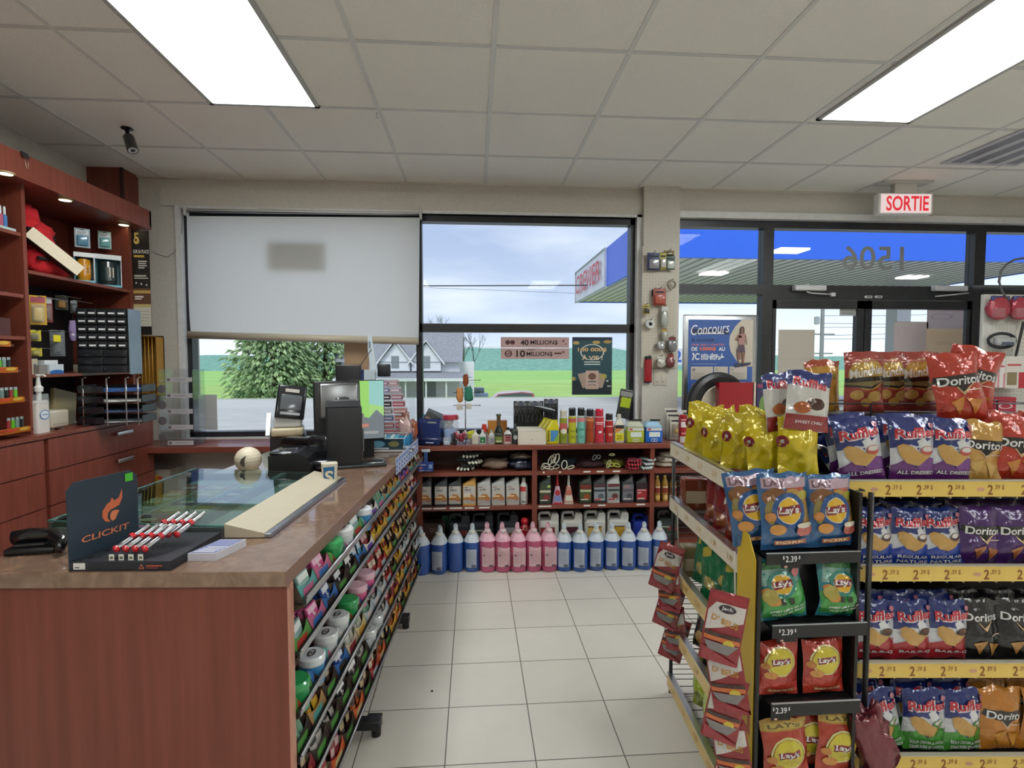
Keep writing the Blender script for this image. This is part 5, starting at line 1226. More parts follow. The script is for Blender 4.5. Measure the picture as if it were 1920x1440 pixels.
# dark bottle with a long neck
w = 15 / 1000 * Y; h = topz(776, 935, Y) - WT
o = empty('long_neck_bottle', (wx(935, Y), Y, WT), 'dark green bottle with a long brown neck standing above its neighbours', 'bottle')
mb = MB().lathe([(w * .5, 0), (w * .52, .004), (w * .52, h * .42), (w * .34, h * .56), (w * .24, h * .6), (w * .2, h * .9)], '#1f2a22', 'gloss', 18)
printed(mb, [('rect', -w * .55, .12, w * .55, .62, '#7b8c48'), ('rect', -w * .4, .2, w * .4, .28, '#e2e4d0'), ('rect', -w * .45, .7, w * .45, .9, '#5a5a52')], cyl_fn(w * .52, 0, h * .42), cut=(w * .2, .5)); mb.build('body', o, fix=False)
MB().lathe([(w * .27, h * .6), (w * .25, h * .92), (w * .32, h * .93), (w * .32, h), (.001, h)], '#6a5138', 'gloss', 16, cols=['#6a5138', '#4a4a3c', '#5a6248', '#5a6248']).build('neck_cap', o)
# yellow round tins
for i, px in enumerate((882, 887)):
    tag(MB().lathe([(.026, -.008), (.028, -.006), (.028, .006), (.026, .008)], '#e0dc30', 'gloss', 20, M=Matrix.Rotation(PI / 2, 4, 'X')).lathe([(.01, 0), (.001, .002)], '#b9b830', 'gloss', 10, M=Matrix.Translation((0, -.008, 0)) @ Matrix.Rotation(PI / 2, 4, 'X'), cap=False).build('round_tin', loc=(wx(px, Y + .05), Y + .02 + .03 * i, WT + .03 + .035)),
        ('front', 'rear')[i] + ' yellow disc shaped tin propped behind the clear bottles', 'tin', 'yellow disc tins')
    tag(MB().rbox(-.024, .024, -.015, .015, 0, .036, .006, '#c9ccc6', 'clear').build('clear_pot', loc=(wx(px, Y + .05), Y + .02 + .03 * i, WT)), ('front', 'rear')[i] + ' clear pot under the yellow tins', 'pot', 'clear pots under the yellow tins')
# red cone + amber boxes behind
tag(MB().lathe([(.024, 0), (.016, .06), (.001, .061)], '#dc4538', 'gloss', 16).lathe([(.026, -.062), (.028, -.06), (.024, 0)], '#d9dcd8', 'clear', 16).build('red_capped_jar', loc=(wx(908, 4.05), 4.05, WT + .062)), 'clear jar with a tall red cap behind the small bottles', 'jar')
for px, c in ((923, '#c98a3a'), (942, '#b97a30')):
    carton('amber_box', wx(px, 4.1), 4.1, WT, .07, .04, topz(788, 930, 4.1) - WT, c, ('left' if px < 930 else 'right') + ' amber box behind the long necked bottle', 'box', shapes=[('rect', -.03, .03, .03, .045, '#6a3a1c')], group='amber boxes at the window')
# blue price checker
Y = WF + .08; w = 42 / 1000 * Y; h = topz(785, 806, Y) - WT
o = empty('card_reader', (wx(807, Y), Y, WT), 'navy blue countertop reader with a small grey screen', 'device', rz=R(-14))
pr = [(-.07, 0), (.07, 0), (.075, .05), (.04, h), (-.02, h * 1.0), (-.05, h * .8)]
MB().prism([(-.06, 0), (.07, 0), (.07, h * .3), (.045, h * .96), (.0, h), (-.03, h * .85), (-.06, h * .3)], -w * .5, w * .5, '#1e2f66', 'gloss', M=Matrix(((0, 0, 1, 0), (1, 0, 0, 0), (0, 1, 0, 0), (0, 0, 0, 1)))).rbox(-w * .5, w * .55, -.075, .03, 0, h * .3, .012, '#1b2a5c', 'gloss').build('body', o)
tx = MB().add([(-w * .1, -.04, h * .62), (w * .38, -.04, h * .62), (w * .34, -.028, h * .9), (-w * .04, -.028, h * .9)], [(0, 1, 2, 3)], '#8f988c', 'gloss')
tx.box(-w * .05, w * .3, -.078, -.076, h * .1, h * .14, '#c9cfe4'); tx.build('screen', o, fix=False)
# red lidded jar
Y = WF + .12; r = 15 / 1000 * Y; h = topz(777, 845, Y) - WT
o = empty('treat_jar', (wx(845, Y), Y, WT), 'large clear jar with a wide red lid beside the navy reader', 'jar')
MB().lathe([(r * .9, 0), (r, .01), (r, h * .75), (r * .85, h * .84)], '#dfe2e6', 'clear', 20).build('clear_body', o)
MB().lathe([(r * 1.02, h * .83), (r * 1.05, h * .86), (r * 1.0, h * .97), (r * .8, h), (.001, h)], '#b8324a', 'gloss', 20).build('lid', o)
pillow(r * 1.7, r * 1.7, h * .5, '#6f93c8', 'matte', seed=4, dent=.6).build('contents', o)
tag(MB().rbox(-.026, .026, -.015, .015, 0, .055, .006, '#d9dee8', 'clear').rbox(-.022, .022, -.012, .012, .004, .03, .004, '#c3cfe6', 'gloss').build('small_tub', loc=(wx(838, WF + .02), WF + .02, WT)), 'small clear tub with lilac contents at the front of the shelf edge', 'tub')
# magazines leaning at the window
for i, (px, py, w_, h_, rot, c, c2, lb) in enumerate(((822, 790, .22, .13, 24, '#77828c', '#a8443c', 'grey magazine leaning at an angle behind the navy reader'), (812, 795, .18, .12, 12, '#5aa0b8', '#e0c8a0', 'blue and cream magazine under the grey one'), (806, 792, .12, .14, 30, '#4a4e50', '#b08060', 'dark booklet at the left of the leaning magazines'))):
    mb = MB().box(-w_ / 2, w_ / 2, -.004, .004, -h_ / 2, h_ / 2, c, 'gloss')
    printed(mb, [('rect', -w_ * .46, -h_ * .3, w_ * .1, -h_ * .1, c2), ('rect', -w_ * .4, h_ * .1, w_ * .2, h_ * .22, c2), ('ell', w_ * .2, -.01, w_ * .15, h_ * .2, '#cfd3d0'), ('rect', -w_ * .3, -h_ * .4, w_ * .4, -h_ * .34, '#e6e2d8')], plane_fn((0, -.004, 0), (1, 0, 0), (0, 0, 1), (0, -1, 0)), off=.0006)
    p_ = at(px, py, Y=4.14 - .03 * i)
    tag(mb.build('magazine', loc=(p_.x, 4.14 - .03 * i, max(p_.z, WT + .075)), rot=(R(-6), R(rot), 0), fix=False), lb, 'magazine', 'magazines leaning at the window')
# basket of pink packets
Y = WF + .04
o = empty('wire_basket', (wx(862, Y), Y, WT), 'small wire basket heaped with pink and white packets', 'basket')
mb = MB()
for k, r in enumerate((.045, .055, .062)): mb.tube([(r * math.cos(a_ * PI / 8), r * .8 * math.sin(a_ * PI / 8), .004 + .035 * k) for a_ in range(16)], .0018, '#5a4e4a', 'metal', 5, closed=True)
for a_ in range(12): mb.tube([(.045 * math.cos(a_ * PI / 6), .036 * math.sin(a_ * PI / 6), .004), (.062 * math.cos(a_ * PI / 6), .05 * math.sin(a_ * PI / 6), .074)], .0015, '#5a4e4a', 'metal', 4)
mb.build('basket', o)
random.seed(9)
for k in range(9):
    a_ = k * 2.4; r = .012 + .004 * k
    tag(MB().rbox(-.014, .014, -.006, .006, -.028, .028, .004, ('#d8506c', '#e8dcd8', '#c23a58', '#efe6e0', '#7a4a3c')[k % 5], 'foil').build('packet', loc=(o.location.x + r * math.cos(a_), o.location.y - .005 + r * .7 * math.sin(a_), WT + .05 + .003 * k), rot=(R(random.uniform(-35, 35)), R(random.uniform(-50, 50)), R(40 * k))),
        ('deep pink', 'cream', 'crimson', 'white', 'brown')[k % 5] + ' packet in the wire basket, ' + ('lower' if k < 5 else 'upper') + ' layer', 'packet', 'packets heaped in the wire basket')
# key ring tree
Y = 3.98; bx_ = wx(873, Y)
o = empty('keyring_stand', (bx_, Y, WT), 'thin metal stand with four cross arms holding key rings at the window', 'display stand')
H = at(873, 704, Y=Y).z - WT
MB().lathe([(.04, 0), (.04, .004), (.006, .01)], '#9aa0a4', 'metal', 18).tube([(0, 0, .004), (0, 0, H)], .004, '#b9bec2', 'metal', 8).build('post', o)
for py, x0, x1 in ((713, 0, 900), (736, 850, 900), (760, 850, 900)):
    z = at(873, py, Y=Y).z - WT; xa = at(x0, py, Y=Y).x - bx_ if x0 else 0; xb = at(x1, py, Y=Y).x - bx_
    MB().tube([(xa, 0, z), (xb, 0, z)], .0028, '#6a6e72', 'metal', 6).ball((xb, 0, z), .0045, '#2a2b2e', 'gloss', 8).build('arm', o)
for i, (px, py, w_, h_, c, lb) in enumerate(((873, 714, 10, 22, '#8a4a20', 'brown curled charm at the top of the key ring stand'), (862, 742, 12, 26, '#c98a50', 'orange brown fluffy charm on the left arm'), (879, 740, 15, 26, '#2f7a62', 'green fluffy charm on the right arm'), (862, 763, 12, 11, '#d0cabc', 'cream tag on the left lower arm'), (879, 762, 10, 10, '#d0cabc', 'cream tag on the right lower arm'))):
    p_ = at(px, py, Y=Y - .02); ww = w_ / 1000 * Y; hh_ = h_ / 1000 * Y
    ob = pillow(ww, ww * .6, hh_, c, 'cloth', seed=i * 3, dent=.7) if i < 3 else MB().rbox(-ww / 2, ww / 2, -.002, .002, 0, hh_, .001, c, 'satin')
    tag(ob.build('key_ring', loc=(p_.x, Y - .012, p_.z - hh_ / 2)), lb, 'key ring', 'key rings on the metal stand')
# black hanging cards with four hooks each
for i, (px0, px1, pt) in enumerate(((963, 989, 752), (986, 1019, 752), (1020, 1046, 748))):
    Y = 4.0 + .02 * i
    cx, z, w, h = on(px0, px1, pt, 800, Y=Y)
    mb = MB().rbox(-w / 2, w / 2, -.003, .003, 0, z + h - WT, .002, '#1e1f23', 'satin')
    H = z + h - WT
    mb.box(-w * .42, w * .42, -.0045, -.003, H - .035, H - .012, '#7f848c', 'satin').box(-w * .2, w * .2, -.005, -.0045, H - .03, H - .018, '#4a4f6a')
    n_ = 4 if w > .1 else 3
    for k in range(n_):
        x_ = -w * .36 + w * .72 * k / (n_ - 1)
        mb.tube([(x_ - .009, -.014, H - .11), (x_ - .009, -.016, H - .065), (x_, -.016, H - .05), (x_ + .009, -.016, H - .065), (x_ + .009, -.014, H - .11)], .0022, '#9aa0a6', 'metal', 6)
        mb.rbox(x_ - .008, x_ + .008, -.02, -.004, H - .16, H - .1, .003, '#26282d', 'gloss')
    mb.rbox(-w * .3, -w * .1, -.012, -.004, H - .007, H - .003, .001, '#e4e4e4').rbox(w * .1, w * .3, -.012, -.004, H - .007, H - .003, .001, '#e4e4e4')
    o = mb.build('carabiner_card', loc=(cx, Y, WT)); tag(o, ('left', 'middle', 'right')[i] + ' black display card of metal clips behind the white box', 'card', 'black cards of metal clips')
carton('grey_header_card', wx(1108, 4.08), 4.08, WT, .11, .01, topz(769, 1108, 4.08) - WT, '#8b8e90', 'grey hang card showing above the spray cans', 'card', shapes=[('rect', -.015, topz(769, 1108, 4.08) - WT - .015, .015, topz(769, 1108, 4.08) - WT - .009, '#e8eaea')])
# pouch hanging at the window edge
cx, z, w, h = on(1157, 1181, 730, 785, Y=4.12)
mb = MB().rbox(-w / 2, w / 2, -.012, .012, 0, h, .008, '#4a4c48', 'foil').rbox(-w * .4, w * .4, -.008, .008, WT - z + .004, .01, .004, '#cfd3d0', 'clear')
printed(mb, [('rect', -w * .35, h * .38, w * .4, h * .72, '#b6cc28'), ('rect', -w * .45, h * .76, w * .45, h * .92, '#9a9c98')], plane_fn((0, -.012, 0), (1, 0, 0), (0, 0, 1), (0, -1, 0)), off=.0008)
o = mb.build('lime_pouch', loc=(cx, 4.16, z), rot=(0, R(10), 0), fix=False); tag(o, 'dark pouch with a lime green square hanging by the window frame', 'pouch')
o2 = MB().rbox(-.02, .02, -.01, .01, 0, .07, .006, '#c3c832', 'foil').build('yellow_pouch', loc=(wx(1176, 4.13), 4.13, WT)); tag(o2, 'small yellow pouch behind the lime tub', 'pouch')

# ---- things at the right end of the board: cards, tire, boxes
Y = 3.93
for i, (px, py) in enumerate(((1258, 768), (1262, 776), (1268, 786), (1290, 772))):
    cx, z, w, h = on(px - 12, px + 12, py - 3, 833, Y=Y + .03 * (3 - i))
    mb = MB().rbox(-w / 2, w / 2, -.004, .004, 0, z + h - WT, .002, '#cbc5ba', 'satin')
    H = z + h - WT
    mb.box(-w * .4, w * .4, -.0055, -.004, H - .03, H - .018, '#26272a').rbox(-w * .34, w * .34, -.014, -.004, .02, H - .05, .01, '#b5a888', 'clear').ball((0, -.008, H * .4), w * .2, '#c8a860', 'satin', 10, sc=(1, .4, 1))
    tag(mb.build('hardware_card', loc=(cx, Y + .03 * (3 - i), WT)), ('rearmost', 'second', 'third', 'front')[i] + ' pale hardware card with a black header near the tire', 'card', 'pale hardware cards by the tire')
cx, z, w, h = on(1273, 1287, 777, 822, Y=3.84)
mb = MB().lathe([(w * .5, 0), (w * .5, topz(777, 1280, 3.84) - WT - .012), (w * .3, topz(777, 1280, 3.84) - WT)], '#a82830', 'gloss', 16)
H_ = topz(777, 1280, 3.84) - WT
printed(mb, [('rect', -w * .4, .55, w * .4, .75, '#e8dada'), ('rect', -w * .4, .8, w * .4, .84, '#e8b8b8'), ('rect', -w * .5, .0, w * .5, .22, '#cfcac4'), ('rect', -w * .3, .3, w * .3, .36, '#d88a88')], cyl_fn(w * .5, 0, H_), cut=(w * .2, .3))
tag(mb.build('sealant_tube', loc=(cx, 3.84, WT), fix=False), 'red and white sealant tube standing beside the yellow chip bags', 'tube')
Y = 3.96; pc_ = at(1345, 786, Y=Y); R_o = 66 / 1000 * Y
o = empty('wheelbarrow_tire', (pc_.x, Y, WT + R_o * .98), 'small black rubber wheel with a cream rim standing on the low shelf', 'wheel', rz=R(8))
T = Matrix.Rotation(PI / 2, 4, 'X')
prof = [(R_o * .62, -.03), (R_o * .7, -.042), (R_o * .86, -.046), (R_o * .97, -.03), (R_o, 0), (R_o * .97, .03), (R_o * .86, .046), (R_o * .7, .042), (R_o * .62, .03), (R_o * .62, -.03)]
MB().lathe(prof, '#1c1d1f', 'satin', 40, M=T, cap=False).build('tire', o)
MB().lathe([(R_o * .62, .03), (R_o * .6, .034), (R_o * .45, .02), (R_o * .2, .024), (R_o * .12, .045), (.001, .046)], '#cfc5b4', 'satin', 32, M=T, cap=False).lathe([(.001, -.03), (R_o * .6, -.03)], '#c0b6a4', 'satin', 32, M=T, cap=False).build('rim', o)
Y = 3.88
def bigbox(px0, px1, pt, Y, d, c, label, shapes, name='boxed_goods'):
    x0 = at(px0, 760, Y=Y).x; x1 = at(px1, 760, Y=Y).x; H = topz(pt, (px0 + px1) / 2, Y) - WT
    return carton(name, (x0 + x1) / 2, Y + d / 2, WT, x1 - x0, d, H, c, label, 'box', shapes=[tuple((v * (x1 - x0) if i % 2 == 1 else v * H) if isinstance(v, float) else v for i, v in enumerate(s_)) for s_ in shapes], mat='gloss')
bigbox(1348, 1411, 717, 3.825, .06, '#9c1c28', 'large glossy dark red box beside the small rubber wheel', [('rect', -.3, .02, .1, .12, '#c8888c'), ('rect', -.3, .35, -.2, .37, '#e0a8a8')])
bigbox(1413, 1417, 717, 3.825, .06, '#c8b8a8', 'thin cream spine of a box between the red and the picture box', [])
bigbox(1419, 1462, 718, 3.825, .06, '#39355a', 'box with a dim green and violet photograph behind the dip chip bag', [('ell', -.2, .62, .2, .16, '#6d8a4a'), ('ell', .25, .66, .2, .18, '#8a9a3c'), ('rect', -.5, .18, .5, .26, '#7a4a6a'), ('rect', -.5, .0, .5, .12, '#a89a4a'), ('rect', -.5, .92, .5, .98, '#8a3a5a')])

# ---- second row: gloves, bags, rope clips
def wrow(px, Y): return at(px, 900, Y=Y).x
o = empty('blue_shelf_talker', (wrow(799, WF - .02), WF - .03, 0), 'blue hanging shelf sign on a strip clipped under the board edge', 'sign')
zt_ = at(799, 846, Y=WF - .03).z; zb_ = at(799, 884, Y=WF - .03).z; zm_ = at(799, 866, Y=WF - .03).z
MB().box(-.012, .012, 0, .002, zm_, zt_, '#3560a8', 'satin').rbox(-.03, .03, -.002, .004, zt_ - .006, zt_ + .014, .001, '#d9dfe8', 'satin').build('strip', o)
mb = MB().box(-.052, .052, -.001, .002, zb_, zm_, '#2b4da0', 'satin')
printed(mb, [('rect', -.04, (zb_ + zm_) / 2 + .01, 0, (zb_ + zm_) / 2 + .016, '#e4e8f4'), ('rect', .02, zb_ + .02, .045, zb_ + .05, '#8fb0e0'), ('ell', -.035, zb_ + .025, .012, .01, '#d07a8a'), ('rect', -.045, zb_ + .004, -.01, zb_ + .008, '#dfe4f0'), ('rect', 0, zb_ + .004, .035, zb_ + .008, '#dfe4f0')], plane_fn((0, -.001, 0), (1, 0, 0), (0, 0, 1), (0, -1, 0))); mb.build('card', o, fix=False)
def glove(x, y, z, c1, c2, rz, label, sc=1.0, group='work gloves on the second shelf'):
    mb = MB().loft([(-.035, .07, .022, 3, 0, 0), (.0, .085, .026, 3, 0, 0), (.045, .088, .022, 3, 0, 0), (.05, .07, .01, 3, 0, 0)], c1, 'cloth', 14, M=Matrix.Rotation(PI / 2, 4, 'X'))
    for k in range(4):
        xx = -.032 + .021 * k
        mb.tube([(xx, -.04, 0), (xx * 1.1, -.075, .002), (xx * 1.15, -.1 + abs(k - 1.5) * .006, -.002)], [.0105, .01, .007], c2, 'cloth', 8)
    mb.tube([(.04, -.005, 0), (.062, -.04, .002), (.06, -.062, 0)], [.012, .011, .008], c2, 'cloth', 8)
    mb.loft([(.045, .086, .024, 3, 0, 0), (.075, .09, .022, 3, 0, 0)], '#26282a', 'cloth', 14, M=Matrix.Rotation(PI / 2, 4, 'X'))
    o = mb.build('work_glove', loc=(x, y, z), rot=(0, 0, rz)); o.scale = (sc,) * 3
    return tag(o, label, 'glove', group)
for k in range(6):
    glove(wrow(877, WF + .1) + .02 * ((k * 7) % 3 - 1), WF + .12, z2 + .016 + .023 * k, '#b9bba8' if k % 2 else '#8e937c', '#23262a' if k % 2 else '#cfd0bf', R(-8 + 14 * (k % 3)), ('lowest', 'second lowest', 'third', 'fourth', 'fifth', 'topmost')[k] + ' grey and black glove of the stack on the second shelf', 1.05)
def lump(px, w_, h_, d_, c, label, seed, zz, Y=WF + .12, mat='foil', cat='bag', name='packaged_cloth', grp=None):
    o = pillow(w_, d_, h_, c, mat, seed=seed, dent=.6).build(name, loc=(wrow(px, Y), Y, zz)); return tag(o, label, cat, grp)
lump(930, .2, .07, .16, '#8a7466', 'brown and orange folded cloth pack beside the glove stack', 3, z2, mat='cloth')
lump(976, .19, .075, .2, '#1f2c48', 'dark navy plastic bag at the right of the upper left bay', 6, z2)
lump(975, .15, .05, .14, '#7b6a5c', 'beige and rust bag lying on top of the navy one', 9, z2 + .07)
random.seed(21)
def loop(px, Y, zc, rx, rz_, c, label, tilt, name='cord_loop', r=.0045):
    mb = MB().tube([(rx * math.cos(2 * PI * a_ / 18), 0, rz_ * math.sin(2 * PI * a_ / 18)) for a_ in range(18)], r, c, 'gloss', 6, closed=True)
    return tag(mb.build(name, loc=(wrow(px, Y), Y, zc), rot=(R(-12), tilt, 0)), label, 'clip', 'wire clips and loops in the right bay')
for i, (px, dz, rx, rz_, t_) in enumerate(((1024, .028, .03, .018, .3), (1033, .07, .016, .036, .5), (1038, .078, .015, .034, .4), (1044, .082, .015, .036, .35), (1030, .012, .034, .011, .05), (1043, .018, .022, .014, -.2), (1058, .035, .02, .032, .2), (1018, .018, .012, .017, .6), (1070, .012, .026, .01, -.3))):
    loop(px, WF + .03 + .01 * (i % 3), z2 + dz + .004, rx, rz_, '#d9d7c4', ('lowest front', 'tall left', 'tall middle', 'tall right', 'flat', 'small flat', 'round', 'tiny left', 'long right')[i] + ' cream wire loop in the heap on the right bay', t_)
for i, (px, dz, rx, rz_, c) in enumerate(((1147, .10, .02, .007, '#c9cc9c'), (1146, .025, .024, .013, '#c8cc4c'), (1156, .02, .028, .012, '#c8cc4c'), (1141, .03, .012, .03, '#c9cc9c'), (1114, .08, .012, .02, '#8d9498'), (1122, .085, .012, .014, '#8d9498'))):
    loop(px, WF + .06, z2 + dz + .004, rx, rz_, c, ('pale upper', 'yellow left', 'yellow right', 'pale upright', 'grey left', 'grey right')[i] + ' loop among the yellow cords of the right bay', R(8 * i))
lump(1052, .26, .06, .12, '#24303a', 'dark folded strap heap behind the cream loops', 12, z2, Y=WF + .18, mat='cloth', name='strap_heap', cat='strap')
lump(1105, .2, .05, .12, '#3a2328', 'dark red and black strap heap in the middle of the right bay', 15, z2, Y=WF + .12, mat='cloth', name='strap_heap', cat='strap')
lump(1150, .16, .05, .1, '#7c8034', 'olive cord bundle behind the yellow loops', 17, z2, Y=WF + .13, mat='cloth', name='cord_bundle', cat='cord')
for k in range(3):
    glove(wrow(1183 + 2 * k, WF + .03), WF + .05, z2 + .016 + .026 * k, ('#9a2430', '#b02a38', '#8a2030')[k], ('#a83040', '#c03848', '#9a2838')[k], R(6 - 10 * k), ('bottom', 'middle', 'top')[k] + ' red glove of the bundle hanging over the shelf edge', .9, 'red gloves in the right bay')
for k in range(3):
    glove(wrow(1203 + 4 * k, WF + .03), WF + .03 + .02 * k, z2 + .02 + .025 * k, '#6d7a7c', '#b9c4c6', R(14 + 8 * k), ('bottom', 'middle', 'top')[k] + ' pale grey rubber palmed glove at the right upright', .9, 'grey gloves in the right bay')
for k in range(3):
    lump(1244 + 4 * k, .14, .04, .14, ('#c3baa8', '#d2cbbb', '#a9a294')[k], ('bottom', 'middle', 'top')[k] + ' folded cream cloth in the far right bay', 20 + k, z2 + .036 * k, mat='cloth', grp='folded cloths in the far right bay')

# ---- third row: oil bottles
def oil_mesh(w, h, d, body, shapes, capc='#1a1b1e', lean=1):
    mb = MB().loft([(0, w * .97, d * .97, 7, 0, 0), (.005, w, d, 7, 0, 0), (h * .70, w, d, 7, 0, 0), (h * .75, w * .96, d * .95, 6, .0, 0), (h * .84, w * .62, d * .8, 4, lean * w * .17, 0), (h * .93, w * .3, d * .5, 3, lean * w * .32, 0), (h * .95, w * .28, w * .28, 2.2, lean * w * .33, 0)], body, 'satin', 24)
    sh = []
    for s_ in shapes:
        k = s_[0]
        if k == 'rect': sh.append(('rect', s_[1] * w, s_[2] * h, s_[3] * w, s_[4] * h, s_[5]))
        elif k == 'ell': sh.append(('ell', s_[1] * w, s_[2] * h, s_[3] * w, s_[4] * h, s_[5]))
        elif k == 'poly': sh.append(('poly', [(x * w, y * h) for x, y in s_[1]], s_[2]))
        else: sh.append(('text', s_[1], s_[2] * w, s_[3] * h, s_[4] * w, s_[5] * h, *s_[6:]))
    printed(mb, sh, plane_fn((0, -d / 2, 0), (1, 0, 0), (0, 0, 1), (0, -1, 0)), off=.0006)
    cap = MB().lathe([(w * .16, h * .945), (w * .16, h * 1.0), (w * .13, h * 1.02), (.001, h * 1.02)], capc, 'satin', 14, c=(lean * w * .33, 0, 0))
    return mb.mesh('oil_bottle_body'), cap.mesh('oil_bottle_cap')
def oil(px, ms, z, label, group, Y=WF + .06):
    o = empty('oil_bottle', (wrow(px, Y), Y, z), label, 'bottle', group)
    a = bpy.data.objects.new('body', ms[0]); COL.objects.link(a); a.parent = o
    b_ = bpy.data.objects.new('cap', ms[1]); COL.objects.link(b_); b_.parent = o
    return o
ow = 25.5 / 1000 * (WF + .06); oh = at(900, 893, Y=WF + .06).z - z3; od = .07
lab = lambda t: [('rect', -.44, .09, .44, .70, '#c9c5bf'), ('rect', -.44, .08, .44, .22, '#a9a49e'), ('text', t, -.1, .56, .46, .075, '#3a3638', 0, .2, .02), ('rect', -.4, .64, -.1, .665, '#7a5a58'),
                 ('poly', [(-.44, .28), (-.1, .42), (.2, .40), (.44, .26), (.44, .22), (-.44, .22)], '#b57a3c'), ('rect', -.4, .31, .1, .35, '#ecd8b0'), ('rect', .1, .18, .4, .21, '#b85a4a')]
m_pro = oil_mesh(ow, oh, od, '#2b2e33', lab('PRO')); m_gold = oil_mesh(ow, oh, od, '#c99a4a', lab('PRO') + [('rect', -.35, .36, .05, .44, '#e9e0c8')], '#3a3428'); m_xtr = oil_mesh(ow, oh, od, '#b4b6b5', lab('XTR'), '#26272a')
pxs = [797.5, 827, 853, 880, 907.5, 934, 961]
for i, px in enumerate(pxs):
    ms = m_pro if i < 3 else (m_gold if i == 3 else m_xtr)
    oil(px, ms, z3, ('leftmost charcoal', 'second charcoal', 'third charcoal', 'gold', 'leftmost silver', 'middle silver', 'rightmost silver')[i] + ' motor oil bottle on the third shelf, left bay', 'motor oil bottles in the left bay')
Y = WF + .06; r = 7.7 / 1000 * Y; h = at(982, 897, Y=Y).z - z3
mb = MB().lathe([(r * .95, 0), (r, .004), (r, h * .72), (r * .5, h * .86), (r * .4, h * .93)], '#d6d4d0', 'gloss', 20)
printed(mb, [('rect', -r * 1.2, .72, r * .4, .98, '#c83c3c'), ('rect', -r * .6, .1, r * .6, .2, '#8a8a88'), ('rect', -r * .2, .4, r * .6, .42, '#9a9a98'), ('ring', -r * .3, .16, r * .3, .06, .3, '#6a6a6a')], cyl_fn(r, 0, h * .72), cut=(r * .4, .4))
o = empty('additive_bottle', (wrow(982, Y), Y, z3), 'slim white bottle with a red square at the right end of the left bay', 'bottle'); mb.build('body', o, fix=False)
MB().lathe([(r * .42, h * .92), (r * .42, h * 1.02), (.001, h * 1.03)], '#d9d7d2', 'gloss', 14).build('cap', o)
def olab(c1, c2, c3, extra=()): return [('rect', -.44, .1, .44, .68, c1), ('rect', -.44, .42, .44, .5, c2), ('ell', .1, .25, .25, .1, c3), ('rect', -.38, .13, .2, .17, '#dcd8d0')] + list(extra)
rb_ = [(1021, oil_mesh(ow * .93, oh, od, '#2b3630', olab('#44503a', '#cfc8b4', '#8a2f34', [('ell', .3, .64, .14, .05, '#b9c46a')]), '#d9d4c4'), 'dark green motor oil bottle with a red label picture, first in the right bay'),
       (1096.5, oil_mesh(ow * .95, oh, od, '#2f352c', olab('#4c5a34', '#b8c09a', '#9a4a28', [('rect', -.44, .52, .44, .68, '#7a3428')]), '#1c1d1f'), 'dark olive motor oil bottle with a green and orange label'),
       (1122.5, oil_mesh(ow * .95, oh, od, '#2e3034', olab('#8f9aa0', '#3a3e44', '#5a6266', [('rect', -.4, .12, .1, .17, '#c84a4a'), ('rect', -.44, .58, .44, .68, '#5a2f38')]), '#1c1d1f'), 'black motor oil bottle with a silver mountain label'),
       (1148.5, oil_mesh(ow * .98, oh * 1.02, od, '#b9bcbc', olab('#8f9a98', '#3c4040', '#6a3a3c', [('rect', -.44, .58, .44, .68, '#6a2f38'), ('rect', -.4, .12, .1, .17, '#c84a4a')]), '#7a7e80'), 'silver motor oil bottle in the middle of the right bay'),
       (1175.5, oil_mesh(ow * .93, oh * .98, od, '#33363a', olab('#77747c', '#5a5860', '#4c5058', [('rect', -.3, .58, .1, .63, '#c08080')]), '#1c1d1f'), 'charcoal motor oil bottle with a grey engine picture label'),
       (1201.5, oil_mesh(ow * .93, oh * .99, od, '#2b2d31', olab('#a82f38', '#a82f38', '#a82f38', [('rect', -.44, .5, .44, .68, '#33262c'), ('rect', -.4, .44, .3, .47, '#e6c8c8'), ('rect', -.4, .34, -.1, .38, '#e6c8c8')]), '#1c1d1f'), 'black motor oil bottle with a red lower label, last in the right bay')]
for px, ms, lb in rb_: oil(px, ms, z3, lb, 'motor oil bottles in the right bay')
for px, c, c2, lb in ((1045, '#b02a3c', '#c8a8b8', 'red cone shaped additive bottle with a long red spout'), (1066, '#c9c5b4', '#c88a80', 'cream cone shaped additive bottle with a long white spout')):
    Y = WF + .05; w = 20 / 1000 * Y; h = at(px, 891, Y=Y).z - z3
    o = empty('cone_bottle', (wrow(px, Y), Y, z3), lb, 'bottle')
    mb = MB().loft([(0, w, w * .6, 4, 0, 0), (.006, w, w * .6, 4, 0, 0), (h * .6, w * .42, w * .36, 2.5, 0, 0), (h * .62, w * .3, w * .3, 2, 0, 0)], c2, 'gloss', 20)
    fnc = lambda u, v, k: Vector((u * w * (1 - .58 * v / (h * .6)), -w * (.3 - .12 * v / (h * .6)) - k, v))
    printed(mb, [('rect', -.4, h * .1, .4, h * .3, '#7a8ac0' if px == 1045 else '#d8d4c0'), ('ell', 0, h * .4, .4, h * .1, c if px == 1045 else '#c06a5a'), ('rect', -.4, 0, .4, h * .06, c if px == 1045 else '#c9c5b4')], fnc); mb.build('body', o, fix=False)
    MB().lathe([(w * .16, h * .6), (w * .12, h * .8), (w * .08, h), (.001, h)], c if px == 1045 else '#bfc4bc', 'gloss', 14).build('spout', o)
